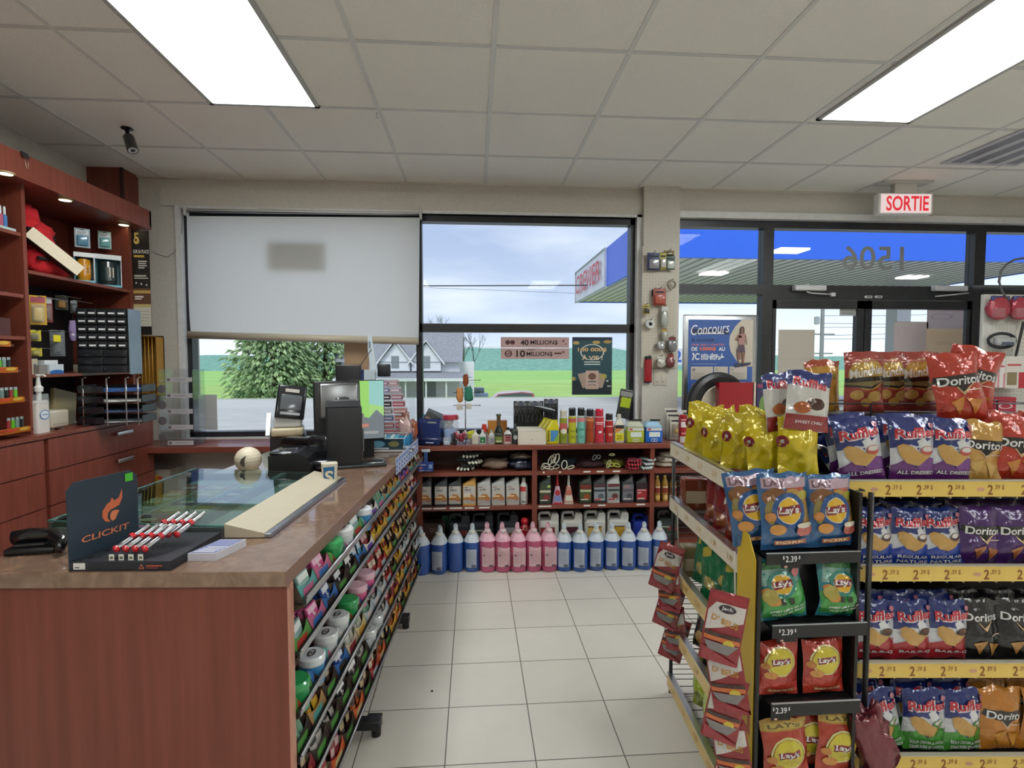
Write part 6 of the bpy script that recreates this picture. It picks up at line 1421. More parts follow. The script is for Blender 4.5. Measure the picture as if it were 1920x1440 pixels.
for i, px in enumerate((1232, 1246.5, 1262)):
    Y = WF + .06; w = 12.5 / 1000 * Y; h = at(px, 891, Y=Y).z - z3
    mb = MB().lathe([(w * .46, 0), (w * .5, .006), (w * .5, h * .68), (w * .42, h * .78), (w * .2, h * .92), (w * .2, h * .95)], '#a8823c', 'gloss', 18)
    printed(mb, [('rect', -w * .55, .5, w * .55, .78, '#8a3028'), ('rect', -w * .4, .8, w * .4, .86, '#e0d0b0'), ('ell', 0, .25, w * .35, .14, '#d8b468')], cyl_fn(w * .5, 0, h * .68), cut=(w * .2, .5))
    o = empty('gold_bottle', (wrow(px, Y), Y, z3), ('left', 'middle', 'right')[i] + ' gold treatment bottle in the far right bay', 'bottle', 'gold bottles in the far right bay'); mb.build('body', o, fix=False)
    MB().lathe([(w * .24, h * .93), (w * .24, h * 1.0), (.001, h * 1.01)], '#d9c27a', 'gloss', 12).build('cap', o)

# ---- bottom shelf: big jugs
def jug_mesh(w, d, h, body, label_sh, mat='satin'):
    hs = h * .62
    mb = MB().loft([(0, w * .96, d * .96, 7, 0, 0), (.008, w, d, 7, 0, 0), (hs, w, d, 7, 0, 0), (hs + .012, w * .985, d * .98, 6, 0, 0)], body, mat, 24)
    # shoulder block with handle opening: built as prism ring seen from the front
    M_ = Matrix(((1, 0, 0, 0), (0, 0, 1, 0), (0, 1, 0, 0), (0, 0, 0, 1)))
    z0 = hs + .01; t_ = w * .085
    out = [(-w * .48, z0), (w * .48, z0), (w * .48, h * .86), (w * .44, h * .97), (w * .16, h * .97), (w * .12, h * .86)]
    mb.prism([(w * .06, z0), (w * .48, z0), (w * .48, h * .88), (w * .44, h * .94), (w * .16, h * .94)], -d * .42, d * .42, body, mat, M=M_)
    mb.prism([(-w * .48, z0), (-w * .40, z0), (-w * .38, h * .86), (-w * .3, h * .9), (-w * .34, h * .97), (-w * .44, h * .93), (-w * .48, h * .84)], -d * .16, d * .16, body, mat, M=M_)
    mb.prism([(-w * .36, h * .89), (w * .02, h * .89), (w * .1, h * .8), (w * .14, h * .84), (w * .06, h * .97), (-w * .34, h * .97)], -d * .16, d * .16, body, mat, M=M_)
    mb.prism([(-w * .42, z0), (w * .08, z0), (w * .08, z0 + h * .06), (-w * .42, z0 + h * .06)], -d * .4, d * .4, body, mat, M=M_)
    sh = [(('rect', s_[1] * w, s_[2] * h, s_[3] * w, s_[4] * h, s_[5]) if s_[0] == 'rect' else ('ell', s_[1] * w, s_[2] * h, s_[3] * w, s_[4] * h, s_[5]) if s_[0] == 'ell' else ('poly', [(x * w, y * h) for x, y in s_[1]], s_[2])) for s_ in label_sh]
    printed(mb, sh, plane_fn((0, -d / 2, 0), (1, 0, 0), (0, 0, 1), (0, -1, 0)), off=.0008)
    cap = MB().lathe([(w * .13, h * .93), (w * .13, h * 1.02), (.001, h * 1.02)], '#2a2b2e', 'satin', 14, c=(w * .3, 0, 0))
    return mb.mesh('jug_body'), cap.mesh('jug_cap')
def jug(px, ms, label, group, Y=WF + .1):
    o = empty('oil_jug', (wrow(px, Y), Y, z4), label, 'jug', group)
    for nm, me in (('body', ms[0]), ('cap', ms[1])):
        a = bpy.data.objects.new(nm, me); COL.objects.link(a); a.parent = o
    return o
YJ = WF + .1; jw = 40 / 1000 * YJ; jh = at(1030, 956, Y=YJ).z - z4
black = [('rect', -.4, .15, .4, .45, '#26352c'), ('ell', .15, .42, .25, .08, '#7a3430'), ('rect', -.35, .46, 0, .5, '#9fb0a0'), ('rect', -.4, .2, .3, .24, '#5a6a5c')]
jb = jug_mesh(jw, .13, jh, '#2a2e32', black); jb2 = jug_mesh(jw, .13, jh, '#2a2e32', [('rect', -.34, .25, .34, .55, '#8f8e90'), ('poly', [(-.1, .34), (.3, .42), (.34, .25), (0, .25)], '#6a4a28')])
jug(861, jb, 'black oil jug with a green and red label, left of the three', 'black oil jugs on the bottom shelf'); jug(905, jb, 'black oil jug with a green and red label, middle of the three', 'black oil jugs on the bottom shelf'); jug(951, jb2, 'black oil jug with a grey and brown label, right of the three', 'black oil jugs on the bottom shelf')
jw2 = 40 / 1000 * YJ
for i, (px, c, c2) in enumerate(((1027, '#a8323c', '#8a2430'), (1071, '#5a2f38', '#7a858a'), (1114, '#d8b45c', '#c9a24a'), (1157, '#d0a83c', '#b98f30'))):
    ms = jug_mesh(jw2, .13, jh, '#d9d9d2', [('rect', -.38, .2, .28, .5, c), ('poly', [(-.38, .2), (.28, .2), (.28, .44)], c2), ('rect', -.38, .5, .28, .53, '#4a3a34')])
    jug(px, ms, ('white jug with a red label', 'white jug with a dark red and silver label', 'white jug with a pale gold label', 'white jug with a deep gold label')[i] + ' on the bottom shelf', 'white jugs on the bottom shelf')
jug(1202, jug_mesh(jw * .85, .13, jh * .86, '#24389c', [('rect', -.3, .2, .3, .4, '#3a4fb8')]), 'dark blue jug at the right end of the bottom shelf', None)
jug(1250, jug_mesh(jw, .13, jh * .97, '#2c322f', black), 'black jug partly behind the hanging jerky bags', None)
o = empty('anti_freeze_bottle', (wrow(984, YJ - .04), YJ - .04, z4), 'red bottle with white letters at the right of the black jugs', 'bottle')
h = at(984, 972, Y=YJ).z - z4; w = 19 / 1000 * YJ
mb = MB().loft([(0, w * .9, w * .8, 4, 0, 0), (h * .72, w * .95, w * .8, 3, 0, 0), (h * .85, w * .6, w * .6, 2, 0, 0), (h * .95, w * .5, w * .5, 2, 0, 0)], '#a8202c', 'gloss', 20)
printed(mb, [('text', 'AC', 0, h * .66, w * .7, h * .1, '#e6b8b8')], plane_fn((0, -w * .41, 0), (1, 0, 0), (0, 0, 1), (0, -1, 0))); mb.build('body', o, fix=False)
MB().ball((0, 0, h * .95), w * .42, '#d42c38', 'gloss', 14).build('cap', o)
carton('oil_carton', wrow(812, WF + .1), WF + .14, z4, .17, .12, at(812, 980, Y=YJ).z - z4, '#4a3a34', 'dark brown carton with faded letters behind the first blue jugs', 'box', shapes=[('text', 'GOLD', .02, at(812, 980, Y=YJ).z - z4 - .05, .09, .03, '#8f8478')])
carton('green_carton', wrow(832, WF + .1) + .03, WF + .22, z4, .1, .1, at(832, 972, Y=YJ).z - z4, '#3c6a50', 'green carton behind the brown one on the bottom shelf', 'box')

# ---- washer fluid jugs on the floor
def washer(liquid, upper, lab_, torn):
    w, d = .112, .13; hb_ = .205 if liquid == 'b' else .215
    c = '#2a57a8' if liquid == 'b' else '#c85a80'
    up = '#c3ccd6' if liquid == 'b' else '#d9a9b8'
    body = MB().loft([(0, w * .86, d * .86, 2.6, 0, 0), (.012, w * .97, d * .97, 2.6, 0, 0), (.05, w, d, 2.6, 0, 0), (hb_ * .93, w, d, 2.6, 0, 0), (hb_, w * .985, d * .98, 2.6, 0, 0)], c, 'fluid', 28)
    body.loft([(hb_, w * .985, d * .98, 2.6, 0, 0), (hb_ + .022, w * .82, d * .84, 2.4, 0, .004), (hb_ + .05, w * .5, d * .56, 2.2, 0, .012), (hb_ + .062, w * .34, w * .34, 2, 0, .0)], up, 'satin', 28)
    sh = []
    if lab_:
        lc_ = '#b3bccb' if liquid == 'b' else '#dcb6bd'
        sh = [('rect', -.034, .16, .03, .78, lc_)] if liquid == 'b' else [('poly', [(-.045, .2), (.045, .2), (.047, .76), (.03, .82), (.01, .79), (-.02, .83), (-.045, .84)], lc_)]
        for k in range(7): sh.append(('rect', -.026, .32 + .06 * k, .012 + .01 * (k % 2), .335 + .06 * k, '#98a2b4' if liquid == 'b' else '#b98f98'))
        sh.append(('rect', .0, .18, .022, .27, '#5a6070' if liquid == 'b' else '#7a5560'))
        if liquid == 'p': sh += [('rect', -.03, .56, -.018, .6, '#5a3a44'), ('rect', -.052, .2, -.045, .6, '#7a2038')]
        def wf(u, v, k):
            a = -PI / 2 + u / (w * .5); ca, sa = math.cos(a), math.sin(a)
            return Vector(((w / 2 + k) * math.copysign(abs(ca) ** (2 / 2.6), ca), (d / 2 + k) * math.copysign(abs(sa) ** (2 / 2.6), sa), v * hb_))
        printed(body, sh, wf, cut=(.008, .3), off=.0007)
    bm_ = body.mesh('jug_body')
    hd = MB().tube([(0, .035, hb_ + .03), (0, .03, hb_ + .075), (0, .018, hb_ + .1), (0, .006, hb_ + .085), (0, -.0, hb_ + .055)], [.018, .016, .014, .013, .014], up, 'satin', 10).mesh('jug_handle')
    cp = MB().lathe([(.019, 0), (.022, .003), (.022, .018), (.018, .02), (.001, .02)], '#e2e0d8' if liquid == 'b' else '#ead6d6', 'gloss', 18, c=(0, -.012, hb_ + .052)).mesh('jug_cap')
    return bm_, hd, cp
wb = washer('b', 1, True, 0); wbn = washer('b', 1, False, 0); wpk = washer('p', 1, True, 0)
ws_list = [(789, 1080, wbn, 25, 'leftmost blue washer fluid jug, plain side out'), (823, 1078, wb, -12, 'blue washer fluid jug, second from the candy rack'), (854, 1074, wbn, 0, 'blue washer fluid jug without a label, third from the candy rack'), (885.5, 1073, wb, -4, 'blue washer fluid jug next to the pink ones, on their left'),
           (914.5, 1074, wpk, 6, 'leftmost pink washer fluid jug'), (943.5, 1074, wpk, 8, 'second pink washer fluid jug from the left'), (972.5, 1074, wpk, 8, 'middle pink washer fluid jug of five'), (1002, 1073, wpk, 8, 'fourth pink washer fluid jug from the left'), (1031, 1073, wpk, 10, 'rightmost pink washer fluid jug'),
           (1060, 1072, wb, -10, 'blue washer fluid jug next to the pink ones, on their right'), (1090.5, 1073, wb, -14, 'second blue washer fluid jug right of the pink ones'), (1121, 1071, wb, -14, 'third blue washer fluid jug right of the pink ones'), (1151, 1070, wb, -16, 'fourth blue washer fluid jug right of the pink ones'), (1182, 1070, wb, -18, 'fifth blue washer fluid jug right of the pink ones'), (1212, 1069, wb, -20, 'last fully visible blue washer fluid jug before the snack rack'), (1241, 1067, wb, -20, 'blue washer fluid jug half behind the hanging jerky bags')]
for px, py, ms, rz, lb in ws_list:
    q = at(px, py, Z=0.0)
    o = empty('washer_fluid_jug', (q.x, q.y + .06, 0), lb, 'jug', 'washer fluid jugs on the floor', rz=R(rz))
    for nm, me in zip(('body', 'handle', 'cap'), ms):
        a = bpy.data.objects.new(nm, me); COL.objects.link(a); a.parent = o
# ================================================================== snack gondola at the right
GA = R(-4.0)
gq = at(1405, 915, Y=1.5)
GM = Matrix.Translation((gq.x, gq.y, 0)) @ Matrix.Rotation(GA, 4, 'Z'); GI = GM.inverted()
def gw(u, v, z=0.0): return GM @ Vector((u, v, z))
def gfront(px, py, v=0.0):           # gondola-local point on the plane v
    d = GI.to_3x3() @ ray(px, py); o = GI @ Vector((0, 0, CAM_Z)); t = (v - o.y) / d.y; return o + d * t
GL = .72
TZ = [1.075, .842, .562, .312, .06]
FZ = [gfront(1750, y, .03).z for y in (930, 1088, 1268, 1441)]
FZ.append(FZ[3] - .25)
gd_ = empty('snack_gondola', gw(0, 0), 'black wire gondola with yellow price rails, full of chip bags', 'shelving', rz=GA)
GU = 1.9
for i, z in enumerate(TZ):       # left face
    tx = MB().box(-.018, 0, 0, GL, z - .026, z + .03, '#d9cfb8' if i < 2 else '#d8bc7c', 'satin').box(-.02, .004, 0, GL, z + .03, z + .034, '#d4d4d2', 'metal')
    mb = MB()
    for k in range(15): mb.tube([(0, GL * k / 14, z), (.34, GL * k / 14, z)], .002, '#1b1c1e', 'satin', 4)
    mb.tube([(.34, 0, z), (.34, GL, z)], .003, '#1b1c1e', 'satin', 4).build('wire_shelf', gd_)
    for k in range(5): printed(tx, [('text', '2.39', 0, 0, .045, .02, '#c8a878' if i < 2 else '#b98a48')], plane_fn((-.0185, GL * (.12 + .19 * k), z + .002), (0, -1, 0), (0, 0, 1), (-1, 0, 0)), off=.0005)
    tx.build('price_rail', gd_, fix=False)
for i, z in enumerate(FZ):       # front face
    tx = MB().box(.20, GU, .022, .03, z, z + .047, '#e0bf62', 'satin').box(.20, GU, .018, .034, z + .047, z + .05, '#b9b4a4', 'satin')
    mb = MB()
    for k in range(34): mb.tube([(.22 + .05 * k, .03, z + .002), (.22 + .05 * k, .03, z - .006), (.22 + .05 * k, .2, z - .004)], .0022, '#c9c2ae', 'satin', 4)
    mb.box(.20, GU, .03, .34, z + .0, z + .005, '#1b1c1e', 'satin').build('wire_shelf', gd_)
    for px in (1670, 1728, 1787, 1862, 1925):
        p = gfront(px - 4 + (8 if i == 3 else 0), 900, .021); printed(tx, [('text', '2', p.x, z + .021, .016, .03, '#8a5426', 0, 0, .02), ('text', '.39 $', p.x + .026, z + .028, .03, .016, '#9a6a30', 0, 0, .01)], plane_fn((0, .0215, 0), (1, 0, 0), (0, 0, 1), (0, -1, 0)), off=.0004)
    for px in (1640, 1840): p = gfront(px, 900, .021); printed(tx, [('ell', p.x, z + .022, .012, .006, '#c8987c')], plane_fn((0, .0215, 0), (1, 0, 0), (0, 0, 1), (0, -1, 0)), off=.0004)
    tx.build('price_rail', gd_, fix=False)
wr = MB()                         # wire end panel, uprights
for k in range(46): wr.tube([(.0, GL, .06 + .0225 * k), (.34, GL, .06 + .0225 * k)], .0017, '#18191b', 'satin', 4)
for u in (0, .17, .34): wr.tube([(u, GL, 0), (u, GL, 1.08)], .004, '#18191b', 'satin', 6)
wr.build('wire_end_panel', gd_)
for u, v in ((-.002, GL), (.34, GL), (.36, .0)): MB().tube([(u, v, 0), (u, v, 1.07)], .008, '#17181a', 'satin', 8).build('upright', gd_)
MB().box(.345, .36, .05, GL, .02, 1.06, '#1a1a1c', 'satin').box(.36, GU, .33, .345, .02, 1.2, '#1a1a1c', 'satin').build('back_panel', gd_)
MB().box(.34, GU, .02, GL, 0, .04, '#18191b', 'satin').build('base', gd_)
MB().tube([(-.03, GL - .02, .56), (-.03, GL - .02, .3), (-.0, GL - .02, .24)], .004, '#17181a', 'satin', 6).tube([(-.03, GL - .02, .56), (0, GL - .02, .56)], .004, '#17181a', 'satin', 6).build('side_hoop', gd_)
# upper wire basket
UB = gfront(1650, 772, .30).z
mb = MB().box(.22, 1.05, .22, .36, UB - .006, UB, '#1a1b1d', 'satin')
for y in (.22, .36): mb.tube([(.22, y, UB + .035), (1.05, y, UB + .035)], .0025, '#1a1b1d', 'satin', 5)
for u in (.22, .5, .78, 1.05): mb.tube([(u, .22, UB - .2), (u, .22, UB + .035), (u, .36, UB + .035), (u, .36, 1.0)], .003, '#1a1b1d', 'satin', 5)
mb.build('top_basket', gd_)

# ---- chip bags
def bag_mesh(w, h, t, col, art, seed=0, cr=1.0, mat='foil', back=None):
    def f(u, v, k=0.0, s_=-1):
        a = min(1.0, 2 * abs(u)); e_ = min(1.0, max(0.0, (.5 - abs(v)) / .42))
        body = (1 - a ** 2.6) * math.sin(min(1, e_ * 1.02) * PI / 2) ** .7 if e_ > .12 else (1 - a ** 2.6) * .35 * (e_ / .12)
        n_ = noise.noise(Vector((u * 3.1 + seed, v * 4.3, seed * 1.7 + s_))) * .30 + noise.noise(Vector((u * 8 + v * 5 + seed, v * 9, 3.0))) * .13
        y = t / 2 * max(0, body) * (1 + n_ * cr)
        sway = .012 * cr * noise.noise(Vector((v * 2.2, seed * 3.3, 1.0))) + .006 * cr * noise.noise(Vector((u * 5, v * 3, seed)))
        wd = 1 - .10 * (1 - abs(2 * v) ** 2) * .6
        top = .012 * cr * noise.noise(Vector((u * 3.5, seed * 2.1, 5))) if v > .3 else 0
        return Vector((u * w * wd, s_ * (y + k) + sway, v * h + h / 2 + top * (v - .3) * 5))
    mb = MB(); NU, NV = 14, 20
    for s_ in (-1, 1):
        vs = [f(i / NU - .5, j / NV - .5, 0, s_) for j in range(NV + 1) for i in range(NU + 1)]
        fs = [(j * (NU + 1) + i, j * (NU + 1) + i + 1, (j + 1) * (NU + 1) + i + 1, (j + 1) * (NU + 1) + i) for j in range(NV) for i in range(NU)]
        if s_ > 0: fs = [q[::-1] for q in fs]
        mb.add(vs, fs, (back or col) if s_ > 0 else col, mat, True)
    n0 = len(mb.sm)
    printed(mb, art, lambda u, v, k: f(u, v, k, -1), cut=(1 / 14, 1 / 20), off=.00055, mat=mat)
    mb.sm[n0:] = [True] * (len(mb.sm) - n0)
    return mb.mesh('chip_bag')
W_ = '#efeff0'
def ruffles(base, word, dip, c3=None):
    return [('poly', [(-.5, .38), (.5, .5), (.5, -.3), (0, -.1), (-.5, -.3)], '#dfe0e6'), ('rect', -.5, .22, .5, .5, '#23357e'), ('poly', [(-.5, .24), (.5, .24), (.0, .06), (-.5, .16)], '#23357e'), ('poly', [(-.1, .1), (-.5, .18), (-.5, .02)], '#23357e'),
            ('poly', [(.0, .14), (.14, .2), (.38, -.02), (.12, -.06)], '#eceef2'), ('poly', [(-.5, -.5), (.5, -.5), (.5, -.14), (.25, -.1), (.0, -.27), (-.22, -.14), (-.5, -.24)], base), ('poly', [(.0, -.25), (.3, -.42), (.5, -.2), (.28, -.1)], c3 or base),
            ('poly', [(-.4, .06), (-.3, .1), (-.12, .06), (.06, -.04), (.34, -.06), (.2, -.16), (.02, -.24), (-.2, -.2), (-.36, -.08)], '#d0a258'), ('ell', .22, .0, .15, .07, dip), ('ell', .22, .02, .12, .04, '#e8e2dc' if dip != '#4a2c22' else '#6a3a28'),
            ('text', 'Ruffles', .02, .26, .9, .17, '#e9dce4', .05, .1, .06), ('text', 'Ruffles', 0, .27, .86, .15, '#c8283a', .05, .1, .03), ('ell', .38, .38, .07, .045, '#c87a92')] + \
           [('text', t_, 0, -.34 - .085 * i, .78 if len(t_) > 5 else .6, .055, W_, .0, 0, .02) for i, t_ in enumerate(word)]
def doritos(c, chip, c2='#1e1a1c', ty=.08):
    return [('poly', [(-.5, .5), (.5, .5), (.5, .3), (-.1, .36), (-.5, .22)], c), ('poly', [(-.46, ty + .1), (.46, ty + .1), (.5, ty), (.12, ty - .07), (0, ty - .18), (-.12, ty - .07), (-.5, ty)], c2), ('text', 'Doritos', 0, ty + .02, .84, .13, W_, 0, .1, .02),
            ('poly', [(-.14, ty - .06), (-.1, ty - .07), (0, ty - .15), (.3, ty - .0), (.02, ty - .2)], '#d8b48a'), ('poly', [(-.3, -.2), (.0, -.14), (-.1, -.4)], chip), ('poly', [(.02, -.16), (.36, -.22), (.18, -.42)], chip), ('rect', .1, -.06, .4, -.045, '#e6c8b8')]
def lays(c, cc, word, top=None, top2=None, cy=.05, gold=False, sc=1.0):
    a = []
    if top: a += [('rect', -.5, .3, .5, .5, top)]
    if top2: a += [('rect', -.42, .33, .42, .43, top2), ('text', "LAY'S", 0, .38, .72, .07, cc, 0, 0, .03)]
    if gold: a += [('ring', 0, cy, .38 * sc, .26 * sc, .1, '#e0d890'), ('ell', 0, cy, .33 * sc, .23 * sc, '#d9c83c')]
    else: a += [('ell', 0, cy, .34 * sc, .23 * sc, cc), ('ell', 0, cy, .25 * sc, .17 * sc, '#e8e6e2'), ('ell', 0, cy, .235 * sc, .16 * sc, '#e9b92e')]
    a += [('poly', [(-.25 * sc, cy + .05), (.24 * sc, cy + .07), (.25 * sc, cy - .03), (-.22 * sc, cy - .07)], '#8a2430'), ('text', "Lay's", 0, cy - .0, .42 * sc, .12 * sc, '#f2efec', 0, .1, .03)]
    a += [('ell', -.24, cy - .24, .15, .07, '#dd9a48'), ('ell', -.36, cy - .08, .1, .06, '#d08a40')]
    if word: a += [('rect', -.3, -.42, .36, -.36, '#b8694c'), ('text', word, .03, -.39, .6, .04, '#f0d8a8', 0, 0, .02)]
    return a
S = .145; H_ = .205
B = {
 'dressed': bag_mesh(S, H_, .05, '#23357e', ruffles('#6b2f7c', ['ALL DRESSED'], '#c8564a', '#7d3f90'), 1), 'regular': bag_mesh(S, H_, .05, '#23357e', ruffles('#2244a8', ['REGULAR', 'NATURE'], '#5a3a3c'), 2),
 'bbq': bag_mesh(S, H_, .05, '#23357e', ruffles('#b02a34', ['BAR-B-Q'], '#4a2c22'), 3), 'cream': bag_mesh(S, H_, .05, '#23357e', ruffles('#4a9a3c', ['SOUR CREAM & ONION', 'CREME SURE ET OIGNON'], '#5fa04a'), 4),
 'dip': bag_mesh(.15, .2, .05, '#e2e0dc', [('rect', -.5, .25, .5, .5, '#23357e'), ('text', 'Ruffles', -.02, .28, .8, .17, '#f0e4e6', -.1, .1, .06), ('text', 'Ruffles', -.02, .29, .76, .15, '#c8283a', -.1, .1, .03), ('ell', .12, -.06, .28, .14, '#e9e4da'), ('ell', .12, -.05, .23, .1, '#4a2a20'), ('ell', -.2, -.12, .18, .1, '#b8622c'), ('rect', -.5, -.5, .5, -.24, '#9a2a2c'), ('text', 'SWEET CHILI', 0, -.36, .6, .05, W_)], 5),
 'dred': bag_mesh(.165, .225, .05, '#c03a28', doritos('#c03a28', '#d88a3c', '#2a2422'), 6), 'dgold': bag_mesh(S, H_, .05, '#d0a050', doritos('#d0a050', '#d9b060'), 7), 'dpurple': bag_mesh(S, H_, .05, '#4f2a70', doritos('#4f2a70', '#b06a3c'), 8),
 'dblack': bag_mesh(S, H_, .05, '#232224', doritos('#232224', '#c08a48', '#2c2a2c', .2), 9), 'dorange': bag_mesh(S, H_, .05, '#c9822c', doritos('#c9822c', '#d8983c'), 10),
 'munch': bag_mesh(.15, .225, .05, '#a8433a', [('ell', .02, .12, .46, .26, '#c8a03c'), ('poly', [(-.5, .06), (.5, .1), (.5, .02), (.1, -.12), (-.5, -.08)], '#2b2624'), ('poly', [(-.5, -.02), (.5, .03), (.1, -.08), (-.5, -.05)], '#8a7a4a'), ('text', 'Munchies', .02, .17, .88, .15, '#efe6dc', .12, .1, .03), ('text', 'HOT', .0, .37, .18, .04, '#e8c8b8'), ('ell', -.25, -.22, .15, .08, '#d8a85a'), ('ell', .2, -.24, .2, .09, '#d9b068'), ('ell', -.02, -.34, .14, .07, '#cf9a4a'), ('poly', [(-.5, .34), (.5, .38), (.5, .36), (-.5, .31)], '#c87868')], 11, .5),
 'cheet': bag_mesh(.13, .2, .045, '#d39a30', [('text', 'Cheetos', -.05, .2, .8, .14, '#2a2620', .1, .1, .04), ('text', 'Cheetos', -.05, .205, .78, .12, '#d8c84a', .1, .1, .01), ('poly', [(-.5, .5), (.5, .5), (.5, .42), (-.5, .36)], '#b8543a'), ('poly', [(-.2, .1), (.0, -.1), (-.25, -.3), (-.3, -.1)], '#e8c8a0')], 12),
 'lblue': bag_mesh(.148, .218, .05, '#33679c', [('rect', -.44, .3, .46, .44, '#c0a4b4'), ('text', 'LAY', -.2, .37, .4, .1, '#7a5a64', 0, 0, .03), ('rect', .0, .24, .4, .3, '#b8543c'), ('ell', -.22, .18, .24, .13, '#8a5a34'), ('ell', .12, .2, .18, .09, '#c09a50'), ('ell', .4, .12, .1, .14, '#a8483c'), ('ell', .36, .2, .14, .06, '#b9b04a'), ('ell', -.34, .0, .1, .16, '#9a8a4a'), ('ell', .36, -.05, .14, .2, '#b08a48')] + lays('', '#2b5794', 'PORK', None, None, .02) + [('ell', .3, -.23, .2, .09, '#c8685c'), ('ell', .3, -.17, .2, .035, '#e4dcc8')], 13),
 'lteal': bag_mesh(.165, .205, .055, '#2f8c96', [('poly', [(-.4, .4), (.4, .4), (.46, .1), (-.46, .1)], '#8cb8ac'), ('rect', -.36, .34, .3, .44, '#4c9458'), ('poly', [(-.5, -.06), (.5, -.06), (.46, -.42), (-.46, -.42)], '#46a24c'), ('poly', [(.0, .02), (.5, .12), (.5, -.1), (.1, -.1)], '#5ab060')] + lays('', '#3c8f80', None, None, None, .1, sc=.9) + [('ell', -.3, -.06, .16, .12, '#b8a850'), ('rect', -.12, -.2, -.02, -.1, '#2c3a2c'), ('rect', .06, -.2, .16, -.1, '#2c3a2c'), ('text', 'SWEET LIME & SEA SALT', .04, -.27, .78, .035, W_, .1), ('text', 'POP ET SEL MARIN', .06, -.33, .7, .035, W_, .1), ('ell', .34, .26, .09, .07, '#d8787c')], 14, 1.6),
 'lred': bag_mesh(.152, .192, .05, '#b83a2c', [('poly', [(-.5, -.2), (.5, -.26), (.5, -.5), (-.5, -.5)], '#c8402e')] + lays('', '#8a2a28', 'BAR-B-Q', None, None, .14, True), 15, .8),
 'lgold': bag_mesh(.162, .205, .05, '#b8402c', [('rect', -.5, .44, .5, .5, '#c8302a')] + lays('', '#6a5420', None, '#b88f38', '#c8ac50', -.04, True), 16, 1.2),
 'lyel': bag_mesh(.12, .185, .06, '#e2ca1c', [('ell', -.42, .08, .14, .1, '#8a2a30'), ('text', 's', -.42, .08, .08, .06, W_), ('ring', .2, .36, .07, .045, .3, '#c87a5a')], 17, 1.5, back='#ddd44a'),
 'lime': bag_mesh(.12, .19, .06, '#a8bc30', [('ell', .3, -.1, .18, .12, '#b83a34'), ('text', 's', .3, -.1, .1, .07, W_)], 18, 1.6),
 'maroon': bag_mesh(.13, .19, .05, '#8a2428', [('poly', [(.0, .4), (.3, .4), (.1, .1), (-.1, .0)], '#e4dcd8'), ('ell', .1, .1, .14, .09, '#d8983c'), ('rect', -.4, -.4, .4, -.16, '#a8583c'), ('ell', -.1, -.26, .2, .1, '#b87048'), ('ell', .25, .36, .08, .05, '#c8908c')], 19),
 'green': bag_mesh(.13, .2, .05, '#1f7a4e', [('ell', -.2, -.2, .2, .12, '#b9a850'), ('poly', [(-.4, .34), (-.1, .44), (-.1, .26), (-.4, .2)], '#c9b84c'), ('ell', .25, -.1, .14, .1, '#c0a848')], 20), 
 'black': bag_mesh(.13, .2, .05, '#26262a', [('ell', .0, .12, .1, .06, '#b85a50'), ('ell', -.25, -.28, .18, .12, '#c09048'), ('ell', .2, -.34, .18, .1, '#b98a44'), ('poly', [(.0, .0), (.3, .06), (.3, -.12), (.0, -.12)], '#d8843c')], 21),
}
bn = [0]
def bag(key, u, v, z, rz, label, group, rx=0, ry=0, sc=1.0, world=None, cat='chip bag'):
    o = bpy.data.objects.new('chip_bag', B[key]); COL.objects.link(o)
    o.matrix_world = (GM if world is None else world) @ Matrix.Translation((u, v, z)) @ Matrix.Rotation(R(rz), 4, 'Z') @ Matrix.Rotation(R(rx), 4, 'X') @ Matrix.Rotation(R(ry), 4, 'Y')
    o.scale = (sc,) * 3
    return tag(o, label, cat, group)
ORD = ['first', 'second', 'third', 'fourth', 'fifth', 'sixth']
def frow(i, items, word):        # front face rows: (key, px centre, tilt, scale)
    n_ = {}
    for key, px, ry, sc, nm in items:
        p = gfront(px, 1000, .075); n_[key] = n_.get(key, 0) + 1
        for dpt in range(2):
            bag(key, p.x + .006 * dpt, .068 + .062 * dpt, FZ[i] + .034 + .006 * dpt, random.uniform(-5, 5), '%s chip bag, %s from the left on the %s front shelf, %s row' % (nm, ORD[n_[key] - 1], word, ('front', 'back')[dpt]), '%s chip bags on the %s front shelf' % (nm, word), rx=-4, ry=ry, sc=sc)
random.seed(3)
frow(0, [('dressed', 1612, -8, .97, 'blue and purple'), ('dressed', 1702, 0, .97, 'blue and purple'), ('dressed', 1772, 2, .95, 'blue and purple'), ('dgold', 1826, 4, .93, 'gold'), ('dred', 1893, 2, .9, 'red'), ('dred', 1975, 2, .9, 'red')], 'top')
frow(1, [('regular', 1640, 0, .85, 'royal blue'), ('regular', 1704, 3, .85, 'royal blue'), ('regular', 1768, -2, .86, 'royal blue'), ('dpurple', 1833, 2, .88, 'purple'), ('dpurple', 1903, -2, .88, 'purple'), ('dpurple', 1968, 0, .88, 'purple')], 'second')
frow(2, [('bbq', 1643, 0, .9, 'red and blue'), ('bbq', 1714, 0, .9, 'red and blue'), ('bbq', 1782, 2, .9, 'red and blue'), ('dblack', 1843, 0, .9, 'black'), ('dblack', 1912, 2, .9, 'black'), ('dblack', 1980, 2, .9, 'black')], 'third')
frow(3, [('cream', 1672, -12, .92, 'green based'), ('cream', 1745, 0, .92, 'green based'), ('cream', 1818, 2, .92, 'green based'), ('dorange', 1890, 0, .95, 'orange'), ('dorange', 1970, 2, .95, 'orange')], 'bottom')
